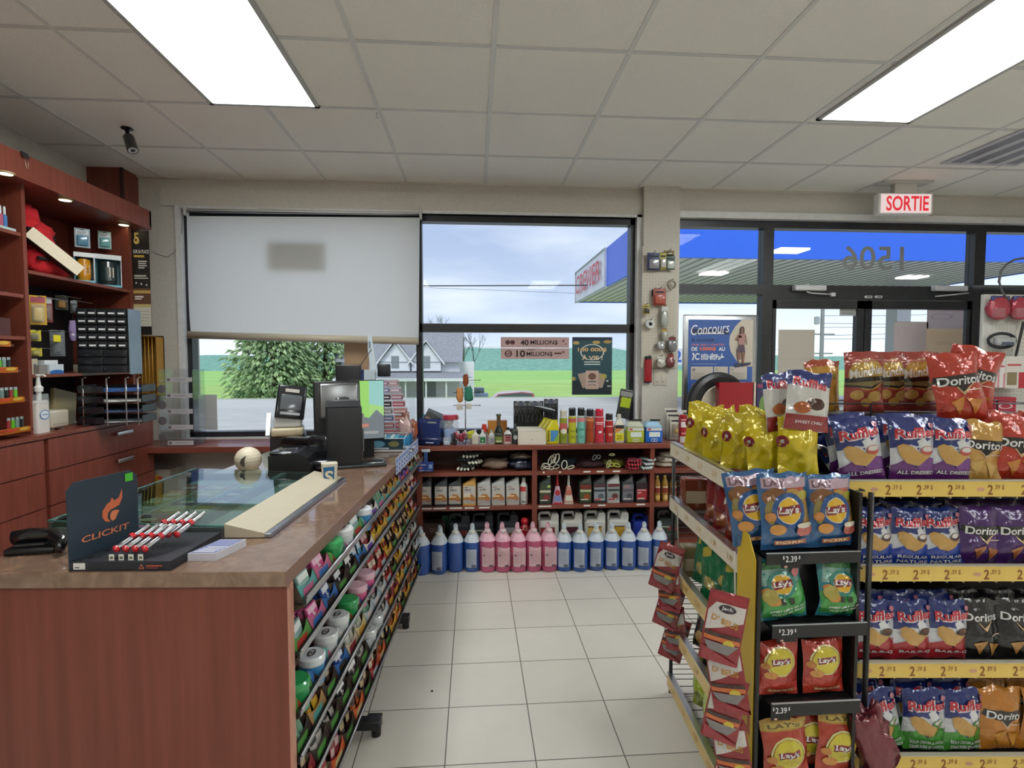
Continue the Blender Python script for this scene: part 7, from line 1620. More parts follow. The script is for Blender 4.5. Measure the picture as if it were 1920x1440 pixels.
# top deck and basket
for k, (px, nm) in enumerate(((1617, 'leftmost'), (1682, 'middle'), (1728, 'rightmost'))):
    p = gfront(px, 700, .29); bag('munch', p.x, .30 - .012 * (2 - k) * (1 if k != 1 else -1), UB + .002, -2, nm + ' tall rust red snack mix bag in the top basket', 'rust red snack mix bags in the top basket', rx=-3, sc=.92)
p = gfront(1547, 700, .33); bag('cheet', p.x, .34, UB - .02, 4, 'orange snack bag at the left end of the top basket', None, rx=-4)
p = gfront(1812, 790, .12); bag('dred', p.x, .13, p.z, -4, 'bright red chip bag standing highest at the right of the basket', None, rx=-6, ry=-8, sc=.96)
p = gfront(1822, 780, .2); bag('dred', p.x - .03, .20, p.z + .01, -10, 'second red chip bag, its corner sticking up behind the highest one', None, rx=-3, ry=12, sc=.96)
p = gfront(1512, 808, .04); bag('dip', p.x, .05, p.z, 0, 'white and blue ridged chip bag with a picture of brown dip', None, rx=-4, ry=6, sc=.9)
p = gfront(1478, 808, .08); bag('dip', p.x, .12, p.z, 24, 'white ridged chip bag half hidden behind the dip picture bag', None, rx=-4, ry=-6, sc=.9)
for k, (px, py, ry) in enumerate(((1600, 860, -34), (1655, 870, -26), (1700, 870, 30), (1740, 866, 40))):
    p = gfront(px, py, .20); bag('dressed', p.x, .19 + .03 * k, p.z - .06, 4, ORD[k] + ' from the left of the dark blue chip bags heaped behind the top shelf row', 'dark blue chip bags heaped behind the top row', ry=ry, sc=.9)
for k, (px, py, ry) in enumerate(((1765, 870, 20), (1800, 880, -20))):
    p = gfront(px, py, .24); bag('dgold', p.x, .27 + .03 * k, p.z - .05, 0, ('left', 'right')[k] + ' gold chip bag lying behind the top shelf row', 'gold chip bags behind the top row', ry=ry, sc=.95)
p = gfront(1900, 870, .18); bag('dred', p.x, .2, p.z - .03, 0, 'red chip bag leaning over behind the top right row', None, ry=40, sc=1.0)
# yellow bags on the left deck, seen from the side
def lp_(px, py, u):              # gondola-local point on the plane u
    d = GI.to_3x3() @ ray(px, py); o = GI @ Vector((0, 0, CAM_Z)); t = (u - o.x) / d.x; return o + d * t
for k, (px, py, v, rz, ry, sc, nm) in enumerate(((1496, 893, .05, -12, 0, .98, 'nearest, standing upright'), (1437, 884, .11, -16, -6, .9, 'second from the near end'), (1385, 880, .27, -24, 4, 1.02, 'third, with a dark red mark'), (1348, 872, .42, -34, -3, 1.02, 'fourth from the near end'), (1312, 862, .58, -20, 6, 1.12, 'farthest, at the far corner'), (1404, 856, .40, -10, 8, 1.0, 'behind the third'), (1368, 850, .56, 10, -10, 1.0, 'rearmost in the middle'))):
    q = gfront(px, py, v); bag('lyel', q.x, v, max(TZ[0] + .004, q.z + .0), rz, 'yellow chip bag on the left deck, ' + nm, 'yellow chip bags on the left deck', rx=-5, ry=ry, sc=sc)
def lrow(key, zi, items, nm, word, rz=-52):
    for k, (v, u, ry) in enumerate(items):
        bag(key, u, v, TZ[zi] + .008, rz, '%s chip bag, %s from the near end of the %s left shelf' % (nm, ORD[k], word), '%s chip bags on the %s left shelf' % (nm, word), rx=-4, ry=ry, sc=1.12)
lrow('maroon', 1, ((.07, .05, 4), (.17, .06, 2), (.28, .06, 3), (.39, .07, 4)), 'dark red', 'second')
lrow('green', 2, ((.22, .07, 3), (.36, .06, -4), (.5, .07, 5)), 'dark green', 'third')
lrow('black', 3, ((.08, .06, 2), (.2, .06, 4), (.33, .06, 3), (.47, .07, 5)), 'black', 'fourth')
lrow('lime', 4, ((.08, .06, 2), (.21, .06, 2), (.35, .06, 2), (.49, .07, 2)), 'lime green', 'bottom')
# chrome curved tube
pts = [gfront(px, py, .16) for px, py in ((1524, 838), (1540, 840), (1556, 850), (1568, 866), (1576, 885), (1580, 905))]
tag(MB().tube([GM @ p for p in pts], .011, '#b9b8b0', 'metal', 12).build('chrome_tube'), 'curved chrome tube arching behind the yellow chip bags', 'tube')

# ---- black side tower hung at the front corner
YT = 1.40
def tx_(px, Y=YT): return at(px, 1100, Y=Y).x
tw = empty('chip_tower', (tx_(1520), YT, 0), 'narrow black tower with four price shelves of chip bags at the gondola corner', 'display stand')
ox, oy = tw.location.x, tw.location.y
def tb(x0, x1, y0, y1, z0, z1): return (tx_(x0) - ox, tx_(x1) - ox, y0, y1, z0, z1)
ztop = at(1500, 930, Y=YT).z
MB().box(*tb(1418, 1622, .085, .1, 0.02, ztop), '#141517', 'satin').box(*tb(1418, 1424, -.01, .1, .02, at(1500, 1040, Y=YT).z), '#141517', 'satin').box(*tb(1616, 1622, .02, .1, .02, ztop), '#141517', 'satin').box(*tb(1418, 1622, -.0, .1, 0, .02), '#141517', 'satin').build('back_panel', tw)
tz = []
for i, (x0, x1, y0, y1, pw) in enumerate(((1436, 1612, 1037, 1058, 1482), (1450, 1628, 1172, 1196, 1478), (1452, 1620, 1318, 1342, 1470), (1450, 1625, 1470, 1494, 1470))):
    z1, z0 = at(1500, y0, Y=YT).z, at(1500, y1, Y=YT).z; tz.append(z1)
    MB().box(*tb(x0, x1, .0, .004, z0, z1), '#1b1c1e', 'satin').box(*tb(x0, x1, .004, .09, z1 - .012, z1 - .008), '#141517', 'satin').box(*tb(x0, x1, -.002, .004, z1, z1 + .0015), '#b9bcc0', 'gloss').build('shelf', tw)
    mb = MB(); c0 = tx_(pw) - ox
    printed(mb, [('rect', c0 - .03, z0 - .01, c0 + .028, z1 + .0, '#0f0f10'), ('text', '$', c0 - .022, (z0 + z1) / 2 + .004, .005, .011, W_), ('text', '2.39', c0, (z0 + z1) / 2, .033, .017, W_, 0, 0, .01), ('text', '$', c0 + .023, (z0 + z1) / 2 + .004, .005, .011, W_), ('ell', c0 - .016, z0 - .005, .005, .003, '#c8a090')], plane_fn((0, -.0005, 0), (1, 0, 0), (0, 0, 1), (0, -1, 0)), off=.0004)
    mb.build('price_tag', tw, fix=False)
WT_ = Matrix.Translation((0, 0, 0))
for key, px, zi, rz, ry, sc, dy, lb in (('lblue', 1484, 0, 0, -2, 1.0, .03, 'blue chip bag at the front of the tower top shelf, centre'), ('lblue', 1448, 0, -14, -9, 1.0, .07, 'blue chip bag tilting out behind the centre one on the tower'), ('lblue', 1575, 0, 4, -1, .96, .04, 'blue chip bag at the right of the tower top shelf'),
                                   ('lteal', 1484, 1, 0, -7, .86, .035, 'teal and green chip bag slumped at the left of the second tower shelf'), ('lteal', 1588, 1, 6, 5, .82, .04, 'teal and green chip bag at the right of the second tower shelf'),
                                   ('lred', 1479, 2, 0, 0, .82, .04, 'red chip bag with a yellow disc, left on the third tower shelf'), ('lred', 1568, 2, 0, -1, .82, .04, 'red chip bag with a yellow disc, right on the third tower shelf'),
                                   ('lgold', 1494, 3, 0, -4, .86, .02, 'red chip bag with a gold band, left on the bottom tower shelf'), ('lgold', 1592, 3, 6, 8, .86, .035, 'red chip bag with a gold band, right on the bottom tower shelf'), ('lgold', 1560, 3, -4, 2, .9, .07, 'red chip bag with a gold band standing behind the front pair')):
    bag(key, tx_(px), YT + dy, tz[zi] + .001, rz, lb, 'chip bags on the corner tower', rx=-5, ry=ry, sc=sc, world=WT_)
pm_ = at(1655, 1440, Y=1.44)
o = pillow(.1, .07, .24, '#7c2a38', 'foil', seed=31, n=14, dent=.7).build('crumpled_bag', loc=(pm_.x, 1.44, pm_.z - .05), rot=(0, R(-14), 0)); tag(o, 'crumpled wine red bag hanging between the tower and the bottom shelf', 'chip bag')
# yellow side board with turned lettering
o = empty('yellow_side_board', (tx_(1418) - .004, 1.50, 0), 'tall yellow side board with rust coloured letters beside the tower', 'board', rz=R(-90))
L_ = .1; zt_ = at(1400, 992, Y=1.46).z
mb = MB().prism([(0, .02), (L_, .02), (L_, zt_ - .07), (L_ * .6, zt_ - .01), (0, zt_ + .0)], 0, .003, '#cfae30', 'satin', M=Matrix(((1, 0, 0, 0), (0, 0, 1, 0), (0, 1, 0, 0), (0, 0, 0, 1))))
printed(mb, [('text', 'AUL', L_ * .5, .33, .26, L_ * .8, '#a8542c', PI / 2, .1, .02)], plane_fn((0, 0, 0), (1, 0, 0), (0, 0, 1), (0, -1, 0)), off=.0006); mb.build('board', o, fix=False)
# ---- hanging strips of jerky
def jerky(w, h):
    def f(u, v, k, s_=-1): return Vector((u * w, s_ * (.007 * (1 - (2 * abs(u)) ** 2) * (1 - (2 * abs(v)) ** 4) * (1 + noise.noise(Vector((u * 4, v * 5, 1)))) + k), v * h - h / 2))
    mb = MB()
    for s_ in (-1, 1): mb.add([f(i / 8 - .5, j / 12 - .5, 0, s_) for j in range(13) for i in range(9)], [(j * 9 + i, j * 9 + i + 1, j * 9 + i + 10, j * 9 + i + 9) for j in range(12) for i in range(8)], '#9a2c34', 'foil', True)
    printed(mb, [('rect', -.42, .38, .42, .46, '#a8343c'), ('poly', [(-.46, -.08), (.46, .12), (.46, .34), (-.3, .34), (-.46, .2)], '#ddd6d2'), ('ell', .0, .27, .22, .06, '#3a2c3a'), ('text', 'Jack', .0, .27, .3, .06, W_), ('text', "D' BEUS", 0, .09, .7, .09, '#c8903c', -.1, .1, .03),
                 ('rect', -.46, -.14, .46, -.08, '#4a2a24'), ('rect', -.46, -.2, .46, -.14, '#d8743c'), ('ell', .18, -.22, .15, .07, '#dcc23c'), ('poly', [(-.44, -.22), (.44, -.22), (.2, -.36), (-.3, -.34)], '#8a8484'), ('poly', [(-.46, -.3), (.46, -.46), (.46, -.5), (-.46, -.5)], '#a02a38')], lambda u, v, k: f(u, v, k), cut=(.125, .0833), off=.0005, mat='foil')
    return mb.mesh('jerky_bag')
jm = jerky(.1, .185)
o_ = ['topmost', 'second', 'third', 'fourth', 'lowest']
for s_, (Y, rz, nm, pts) in enumerate(((1.36, -20, 'near', ((1369, 1112, -10), (1352, 1205, 12), (1372, 1270, -12), (1362, 1345, 12), (1384, 1405, -14))), (2.06, -30, 'far', ((1262, 1022, -14), (1252, 1060, 8), (1266, 1098, -14), (1262, 1135, 10), (1276, 1160, -14))))):
    for k, (px, py, ry) in enumerate(pts):
        ob = bpy.data.objects.new('jerky_bag', jm); COL.objects.link(ob)
        ob.location = at(px, py, Y=Y + .018 * k); ob.rotation_euler = (R(-8), R(-ry), R(rz - 16 * (k % 2))); ob.scale = (.95 if k else 1.0,) * 3
        tag(ob, '%s red and white jerky bag on the %s hanging strip' % (o_[k], nm), 'packet', 'jerky bags on the %s strip' % nm)
    a = at(pts[0][0] + 8, pts[0][1] - (78 if s_ == 0 else 62), Y=Y + .02); b2 = at(pts[4][0], pts[4][1], Y=Y + .1)
    tag(MB().tube([a, (a + b2) / 2, b2], .0025, '#c9c4b8', 'gloss', 5).build('clip_strip'), 'clear plastic strip holding the %s jerky bags' % nm, 'strip')
# stacked goods seen through the wire, behind the end panel
mb = MB()
for k, c in enumerate(('#7a3a28', '#8a4630', '#6a2c24', '#8f7f5c', '#6b5f50', '#5a4a40')):
    tag(MB().rbox(-.05, .05, -.03, .03, 0, .13, .008, c, 'gloss').box(-.04, .04, -.031, -.03, .03, .08, '#b9a890', 'satin').build('sundry_jar', loc=gw(.05 + .12 * (k % 3), .62, TZ[1 if k < 3 else 2] + .004), rot=(0, 0, GA)), ('left', 'middle', 'right')[k % 3] + ' brown jar at the far end of the ' + ('second' if k < 3 else 'third') + ' left shelf, behind the chip bags', 'jar', 'jars at the far end of the left shelves')
# ================================================================== blind, notices, exit sign, camera and pegboards
YB = WY - .03
bl = at(350, 405, Y=YB); br_ = at(787, 408, Y=YB); btl = at(355, 628, Y=YB); btr = at(785, 640, Y=YB)
m, n, b = newmat('blind_fabric')
n.nodes.remove(b); o_ = n.nodes['Material Output']
df = n.nodes.new('ShaderNodeBsdfDiffuse'); tl = n.nodes.new('ShaderNodeBsdfTranslucent'); ms_ = n.nodes.new('ShaderNodeMixShader')
tcn = n.nodes.new('ShaderNodeTexCoord'); wv = n.nodes.new('ShaderNodeTexNoise'); wv.inputs['Scale'].default_value = 400
rmp = n.nodes.new('ShaderNodeMapRange'); rmp.inputs['To Min'].default_value = .9; rmp.inputs['To Max'].default_value = 1.05
vm = n.nodes.new('ShaderNodeVectorMath'); vm.operation = 'SCALE'; vm.inputs[0].default_value = lin('#e8e8e6')[:3]
n.links.new(tcn.outputs['Object'], wv.inputs['Vector']); n.links.new(wv.outputs['Fac'], rmp.inputs['Value']); n.links.new(rmp.outputs[0], vm.inputs['Scale'])
n.links.new(vm.outputs['Vector'], df.inputs['Color']); n.links.new(vm.outputs['Vector'], tl.inputs['Color'])
ms_.inputs[0].default_value = .5
n.links.new(df.outputs[0], ms_.inputs[1]); n.links.new(tl.outputs[0], ms_.inputs[2]); n.links.new(ms_.outputs[0], o_.inputs['Surface'])
MATS['blind_fabric'] = m
bd = empty('roller_blind', ((bl.x + br_.x) / 2, YB, bl.z), 'pale roller blind half lowered over the left window, its rolled hem hanging askew', 'blind')
def bpt(p, dy=0): return (p.x - bd.location.x, dy, p.z - bd.location.z)
N = 10; vs = []; fs = []
for j in range(N + 1):
    for i in range(N + 1):
        s_, t_ = i / N, j / N
        top = bl.lerp(br_, s_); bot = btl.lerp(btr, s_); p = top.lerp(bot, t_)
        vs.append((p.x - bd.location.x + (.012 if i == 0 else 0) * (t_ ** 6), -.006 * math.sin(s_ * PI * 3) * t_, p.z - bd.location.z))
for j in range(N):
    for i in range(N): a = j * (N + 1) + i; fs.append((a, a + 1, a + N + 2, a + N + 1))
MB().add(vs, fs, mat='blind_fabric', smooth=True).build('fabric', bd, fix=False)
MB().tube([bpt(btl, -.012), bpt(btr, -.012)], .028, '#c3b8a4', 'satin', 16).build('rolled_hem', bd)
tl_ = at(349, 395, Y=YB); tr_ = at(789, 401, Y=YB)
MB().tube([bpt(tl_, 0), bpt(tr_, 0)], .014, '#9a9c9c', 'metal', 12).tube([bpt(tl_, -.02) , bpt(tr_, -.02)], .006, '#e3e3e0', 'satin', 8).build('roller', bd)
for q in (tl_, tr_): MB().rbox(-.008, .008, -.035, .03, -.04, .03, .003, '#c9c9c6', 'satin').build('bracket', bd, loc=bpt(q, 0))
pc = at(619, 640, Y=YB - .03)
tag(MB().tube([(0, 0, .03), (.004, 0, 0), (-.002, 0, -.02)], .002, '#6a6458', 'matte', 5).build('pull_hook', loc=(pc.x, pc.y + .0, pc.z)), 'tiny pull hook under the rolled hem of the blind', 'hook')
# board stuck on the glass behind the blind
cx, z, w, h = on(509, 616, 458, 511, Y=WY + .06)
tag(MB().box(-w / 2, w / 2, 0, .006, 0, h, '#3a3a38').build('window_board', loc=(cx, WY + .0, z)), 'dark rectangular board on the window glass, showing through the blind', 'board')
# brown paper on the glass
notice(645, 692, 640, 693, WY + .07, '#a5876a', 'brown paper sheet on the glass under the right end of the blind', [('rect', .05, .05, .95, .95, '#ad8f70')])
notice(372, 408, 740, 806, WY + .07, '#c9ccca', 'white paper sheet low on the left window glass', [('rect', .1, .3, .9, .32, '#b4b8b6')])
G = WY + .074
notice(939, 1067, 632, 652, G, '#c9a9a8', 'pink window sign reading 40 MILLIONS, the upper of two', [('ell', .1, .5, .035, .22, '#5a3038'), ('ell', .17, .5, .035, .22, '#5a3038'), ('text', '40', .345, .48, .12, .52, '#2a1418', 0, 0, .03), ('text', 'MILLION$', .63, .48, .40, .48, '#2a1418', 0, 0, .02), ('rect', .9, .55, .93, .75, '#8a4a50'), ('rect', .94, .3, .96, .4, '#8a4a50')], 'lottery_sign', cat='sign')
notice(939, 1067, 653, 673, G, '#c9a9a8', 'pink window sign reading 10 MILLIONS, the lower of two', [('ring', .11, .5, .055, .32, .3, '#5a3038'), ('text', '6/49', .11, .5, .08, .35, '#5a3038'), ('text', '10', .29, .5, .13, .66, '#2a1418', 0, 0, .03), ('text', 'MILLION$', .565, .45, .38, .48, '#2a1418', 0, 0, .02), ('rect', .38, .84, .5, .9, '#5a3038'), ('rect', .78, .45, .89, .6, '#5a3038'), ('rect', .9, .55, .93, .75, '#8a4a50')], 'lottery_sign', cat='sign')
notice(1073, 1147, 632, 740, G, '#27515c', 'teal lottery poster reading 100 000$ À VIE with three cards and coins', [
    ('rect', 0, 0, 1, .25, '#1e2f38'), ('rect', 0, .94, 1, 1, '#1c2c4a'), ('ell', .1, .9, .08, .03, '#c8a868'), ('ell', .6, .91, .1, .03, '#c8a868'), ('ell', .88, .92, .1, .03, '#b99858'), ('ell', .04, .28, .05, .035, '#b0a05a'),
    ('ring', .5, .74, .3, .14, .1, '#dfe6e4'), ('text', '100 000$', .5, .78, .72, .075, '#e8c08a', 0, 0, .03), ('text', 'À VIE !', .5, .65, .52, .09, '#ecd2b0', 0, 0, .03),
    ('rect', .3, .56, .7, .58, '#d4e4e4'), ('rect', .3, .52, .7, .54, '#d4e4e4'), ('poly', [(.14, .36), (.4, .4), (.48, .12), (.26, .12)], '#b9a294'), ('poly', [(.6, .4), (.86, .34), (.76, .12), (.55, .12)], '#b9a294'),
    ('rect', .34, .1, .66, .42, '#d0b4a8'), ('ell', .5, .32, .1, .06, '#7a5a4c'), ('rect', .4, .22, .6, .24, '#3c6a74'), ('text', '100 000', .5, .17, .2, .025, '#4a3430'), ('ell', .78, .32, .09, .045, '#c0b060'), ('rect', .88, .14, .97, .16, '#d9d4cc'), ('ell', .88, .24, .03, .015, '#e6e2da')], 'lottery_poster', cat='poster')
# framed poster standing on the shelf board
Yc = WY - .10
cx, z, w, h = on(1282, 1416, 590, 836, Y=Yc)
z = WT; h = at(1350, 590, Y=Yc).z - WT
pf = empty('framed_poster', (cx, Yc, z), 'silver framed blue Concours poster with a woman running, in front of the window', 'poster')
t_ = w * .065
MB().rbox(-w / 2, w / 2, 0, .02, 0, h, .014, '#b4b6ba', 'metal').build('frame', pf)
pw, ph0, ph1 = w - 2 * t_, t_, h - t_
def F(u, v, k): return Vector((-pw / 2 + u * pw, -.001 - k, ph1 + (v - 1) * (ph1 - ph0)))
# v measured so that 1 = top; photo shows v from about .42 up
def pv(py): return 1 - (at(1350, 600, Y=Yc).z - at(1350, py, Y=Yc).z) / (ph1 - ph0)
def pu(px): return (at(px, 650, Y=Yc).x - cx + pw / 2) / pw
sh = [('rect', 0, 0, 1, 1, '#3a60a6'), ('poly', [(1, 1), (pu(1390), 1), (pu(1378), pv(612)), (pu(1368), pv(630)), (pu(1367), pv(645)), (pu(1370), pv(660)), (pu(1382), pv(678)), (pu(1395), pv(688)), (1, pv(688))], '#cabfae'),
      ('rect', pu(1296), pv(628), pu(1366), pv(617), '#2b3358'),
      ('text', 'Concours', pu(1331), pv(617), pu(1368) - pu(1296), pv(607) - pv(626), '#e9ecf2', .05, .25, .0), ('rect', pu(1308), pv(627), pu(1357), pv(625), '#dfe3ea'),
      ('text', 'À GAGNER :', pu(1320), pv(638), pu(1344) - pu(1297), pv(635) - pv(641), '#2a2f4a', 0, 0, .03), ('text', 'UNE DES 5 CARTES', pu(1327), pv(647), pu(1358) - pu(1297), pv(645) - pv(648.5), '#d87a78'),
      ('text', 'DE', pu(1302), pv(655), pu(1308) - pu(1297), pv(652) - pv(659), '#e9ecf2', 0, 0, .03), ('text', '1000$', pu(1327), pv(655), pu(1342) - pu(1312), pv(651.5) - pv(659), '#e87850', 0, .1, .04), ('text', 'AU', pu(1353), pv(655), pu(1359) - pu(1347), pv(652) - pv(659), '#e9ecf2', 0, 0, .03),
      ('text', 'C', pu(1307), pv(669), pu(1312) - pu(1303), pv(662) - pv(675), '#e9ecf2', 0, 0, .03), ('text', 'oin des', pu(1330), pv(666), pu(1346) - pu(1314), pv(662) - pv(669), '#e9ecf2', 0, 0, .02), ('text', 'oureurs', pu(1332), pv(672), pu(1350) - pu(1314), pv(669) - pv(676), '#e9ecf2', 0, 0, .02),
      ('poly', [(pu(1297), pv(676)), (pu(1300), pv(668)), (pu(1297), pv(663)), (pu(1301), pv(662)), (pu(1302), pv(668)), (pu(1300), pv(676))], '#e9ecf2'), ('poly', [(pu(1348), pv(676)), (pu(1352), pv(668)), (pu(1353), pv(662)), (pu(1355), pv(668)), (pu(1358), pv(671)), (pu(1352), pv(672))], '#e9ecf2'),
      ('rect', pu(1296), pv(684), pu(1345), pv(682), '#6f8ab8'),
      ('rect', pu(1295.5), pv(712), pu(1337), pv(688), '#c6bdb2'), ('rect', pu(1339), pv(712), pu(1365), pv(688), '#c6bdb2'), ('rect', pu(1368), pv(712), pu(1401), pv(688), '#c6bdb2'),
      ('ell', pu(1301), pv(694), .022, .012, '#3a3c44'), ('ring', pu(1344), pv(694), .022, .012, .3, '#8a8278'), ('ring', pu(1373), pv(694), .022, .012, .3, '#8a8278'),
      ('text', '1', pu(1301), pv(694), .01, .012, '#e6e2da'), ('text', '2', pu(1344), pv(694), .012, .012, '#8a8278'), ('text', '3', pu(1373), pv(694), .012, .012, '#8a8278')]
for a, b2 in ((1298, 1320), (1341, 1362), (1370, 1397)):
    for k in range(4): sh.append(('rect', pu(a), pv(700.6 + 3 * k), pu(b2 - k), pv(699.4 + 3 * k), '#a89f94'))
sh += [('text', 'Plus de détails', pu(1320), pv(722), pu(1343) - pu(1297), pv(720.5) - pv(724), '#b06a90'), ('text', '2', pu(1345), pv(722), pu(1347) - pu(1343), pv(719) - pv(725), '#e9ecf2')]
# running woman (printed figure)
sk = '#8a6455'
sh += [('poly', [(pu(1377), pv(690)), (pu(1388), pv(688)), (pu(1407), pv(684)), (pu(1407), pv(680)), (pu(1378), pv(682))], '#3a4258'),
       ('ell', pu(1390), pv(618), .032, .026, '#4a3430'), ('poly', [(pu(1386), pv(616)), (pu(1385), pv(628)), (pu(1394), pv(628)), (pu(1394), pv(616))], '#4a3430'), ('ell', pu(1390), pv(619), .018, .016, sk),
       ('poly', [(pu(1388), pv(622)), (pu(1392), pv(622)), (pu(1392), pv(627)), (pu(1388), pv(627))], sk),
       ('poly', [(pu(1383), pv(627)), (pu(1396), pv(627)), (pu(1395), pv(640)), (pu(1394), pv(650)), (pu(1384), pv(650)), (pu(1383), pv(640))], '#b08480'),
       ('poly', [(pu(1383), pv(627)), (pu(1379), pv(633)), (pu(1376), pv(637)), (pu(1378), pv(639)), (pu(1386), pv(635)), (pu(1390), pv(634)), (pu(1390), pv(632.5)), (pu(1382), pv(634)), (pu(1385), pv(629))], sk),
       ('poly', [(pu(1396), pv(627)), (pu(1398), pv(635)), (pu(1399), pv(643)), (pu(1400), pv(647)), (pu(1398), pv(646)), (pu(1396), pv(636)), (pu(1394), pv(629))], sk),
       ('poly', [(pu(1384), pv(647)), (pu(1394), pv(647)), (pu(1396), pv(661)), (pu(1380), pv(661)), (pu(1381), pv(655))], '#5a4a58'),
       ('poly', [(pu(1380), pv(661)), (pu(1387), pv(661)), (pu(1388), pv(674)), (pu(1387), pv(679)), (pu(1384), pv(679)), (pu(1382), pv(670))], sk), ('poly', [(pu(1389), pv(661)), (pu(1396), pv(661)), (pu(1395), pv(670)), (pu(1394), pv(682)), (pu(1391), pv(682)), (pu(1391), pv(670))], sk),
       ('rect', pu(1384), pv(677.5), pu(1389), pv(675.5), '#ece8e4'), ('rect', pu(1391), pv(685), pu(1395), pv(682.5), '#4a3a44')]
mb = MB(); printed(mb, sh, F, off=.00025, cut=None); mb.build('printed_sheet', pf, fix=False)

# ---- exit sign
Ye = 4.0
a = at(1645, 363, Y=Ye); b_ = at(1741, 404, Y=Ye)
o = empty('exit_sign', ((a.x + b_.x) / 2, Ye, CEIL), 'illuminated white SORTIE exit sign with red letters hanging from the ceiling', 'sign', rz=R(-3))
w = b_.x - a.x; zt_ = a.z - CEIL; zb_ = b_.z - CEIL
MB().rbox(-w / 2, w / 2, -.03, .03, zb_, zt_, .006, '#e6e3df', 'satin').box(-w * .2, w * .2, -.025, .025, zt_ - .005, -.012, '#d8d5d0', 'satin').box(-w * .45, w * .45, -.06, .06, -.013, -.003, '#d8d5d0', 'satin').build('housing', o)
mb = MB().box(-w * .46, w * .46, -.033, -.03, zb_ + .008, zt_ - .008, (.78, .62, .60, 1), 'glow')
mb.build('face', o)
mb = MB(); printed(mb, [('text', 'SORTIE', .01, (zb_ + zt_) / 2, w * .78, (zt_ - zb_) * .72, (.75, .012, .03, 1), 0, 0, .02, 'glow')], plane_fn((0, -.0335, 0), (1, 0, 0), (0, 0, 1), (0, -1, 0)), off=.001); mb.build('lettering', o, fix=False)

# ---- black ceiling camera
q = at(238, 240, Z=CEIL)
o = empty('security_camera', (q.x, q.y, CEIL), 'black bullet security camera hanging from the ceiling over the counter', 'camera')
MB().lathe([(.032, 0), (.034, -.006), (.02, -.012), (.012, -.016)], '#17181a', 'gloss', 20).tube([(0, 0, -.01), (.002, -.002, -.045), (.012, -.004, -.062)], .011, '#1a1b1d', 'gloss', 10).build('mount', o)
T = Matrix.Translation((.008, .0, -.055)) @ Matrix.Rotation(R(155), 4, 'Y') @ Matrix.Rotation(R(18), 4, 'X')
MB().lathe([(.012, -.012), (.028, -.004), (.03, .0), (.03, .1), (.026, .104)], '#1f1f1e', 'gloss', 24, M=T, cap=False).build('body', o)
MB().lathe([(.026, .1), (.001, .1)], '#c9ccd0', 'gloss', 24, M=T, cap=False).lathe([(.012, .102), (.001, .103)], '#22242a', 'gloss', 16, M=T, cap=False).build('lens_ring', o)
# ceiling diffuser
c_ = [at(1775, 306, Z=CEIL), at(1878, 308, Z=CEIL), at(1990, 255, Z=CEIL), at(1900, 249, Z=CEIL)]
x0, x1, y0, y1 = c_[0].x - .05, c_[0].x + .52, c_[2].y - .1, c_[0].y + .0
o = empty('air_vent', ((x0 + x1) / 2, (y0 + y1) / 2, CEIL), 'white slotted air vent in the ceiling at the right', 'vent')
w, d = (x1 - x0) / 2, (y1 - y0) / 2
MB().box(-w, w, -d, d, -.008, -.002, '#c4c3c8', 'satin').build('plate', o)
for k in range(4):
    xx = -w * .72 + w * .48 * k
    MB().box(xx - .035, xx + .035, -d * .86, d * .86, -.0095, -.008, '#7d7c84', 'satin').box(xx + .038, xx + .046, -d * .86, d * .86, -.012, -.008, '#e6e6ea', 'satin').build('slot', o)
# sensor hook on a T bar
q = at(706, 210, Z=CEIL)
tag(MB().tube([(0, 0, -.004), (0, 0, -.03), (.008, 0, -.036)], .003, '#c9c9c4', 'satin', 6).build('ceiling_hook', loc=q), 'tiny hook clipped on a ceiling bar above the blind', 'hook')
# thin wire on the wall
pts = [at(283, 470, Y=WY - .01), at(300, 478, Y=WY - .01), at(313, 482, Y=WY - .01), at(326, 474, Y=WY - .01), at(340, 440, Y=WY - .01), at(343, 400, Y=WY - .03)]
tag(MB().tube(pts, .0016, '#6a6660', 'matte', 5).build('wall_wire'), 'thin loose wire looping on the wall between poster and blind', 'wire')

# ---- transom numerals seen from inside
x_ = at(1637, 480, Y=WY + .075)
mb = MB(); pz = (at(1637, 462, Y=WY + .075).z - at(1637, 507, Y=WY + .075).z); pw_ = at(1692, 480, Y=WY + .075).x - at(1577, 480, Y=WY + .075).x
printed(mb, [('text', '1506', 0, 0, pw_, pz, '#8f9493', 0, 0, .01)], plane_fn((0, 0, 0), (-1, 0, 0), (0, 0, 1), (0, -1, 0)), off=.001)
tag(mb.build('street_number', loc=(x_.x, WY + .073, at(1637, 484, Y=WY + .075).z), fix=False), 'grey street number 1506 on the transom glass, read backwards from inside', 'number')
# door papers
gd = WY + .055
notice(1460, 1523, 618, 800, gd, '#b9b2a6', 'large plain grey paper on the left door glass', [('rect', 0, .7, 1, .705, '#aaa398')])
notice(1575, 1608, 567, 592, gd, '#a9a8a6', 'small grey decal with a round mark at the top of the left door', [('ell', .3, .85, .12, .1, '#3c3c40'), ('rect', .1, .55, .9, .62, '#7f7e80'), ('rect', .1, .35, .9, .42, '#7f7e80'), ('rect', .1, .15, .7, .22, '#7f7e80')], 'decal')
notice(1677, 1735, 603, 760, gd, '#bdb0b2', 'left pinkish grey paper on the right door glass', [('rect', 0, .995, 1, 1, '#8f8488')])
notice(1739, 1800, 575, 760, gd, '#b3a9b4', 'right lilac and cream paper on the right door glass', [('rect', 0, 0, 1, .78, '#d4bea4'), ('ring', .4, .9, .3, .03, .15, '#97899a'), ('text', 'oros', .5, .63, .4, .035, '#c0aa98')])
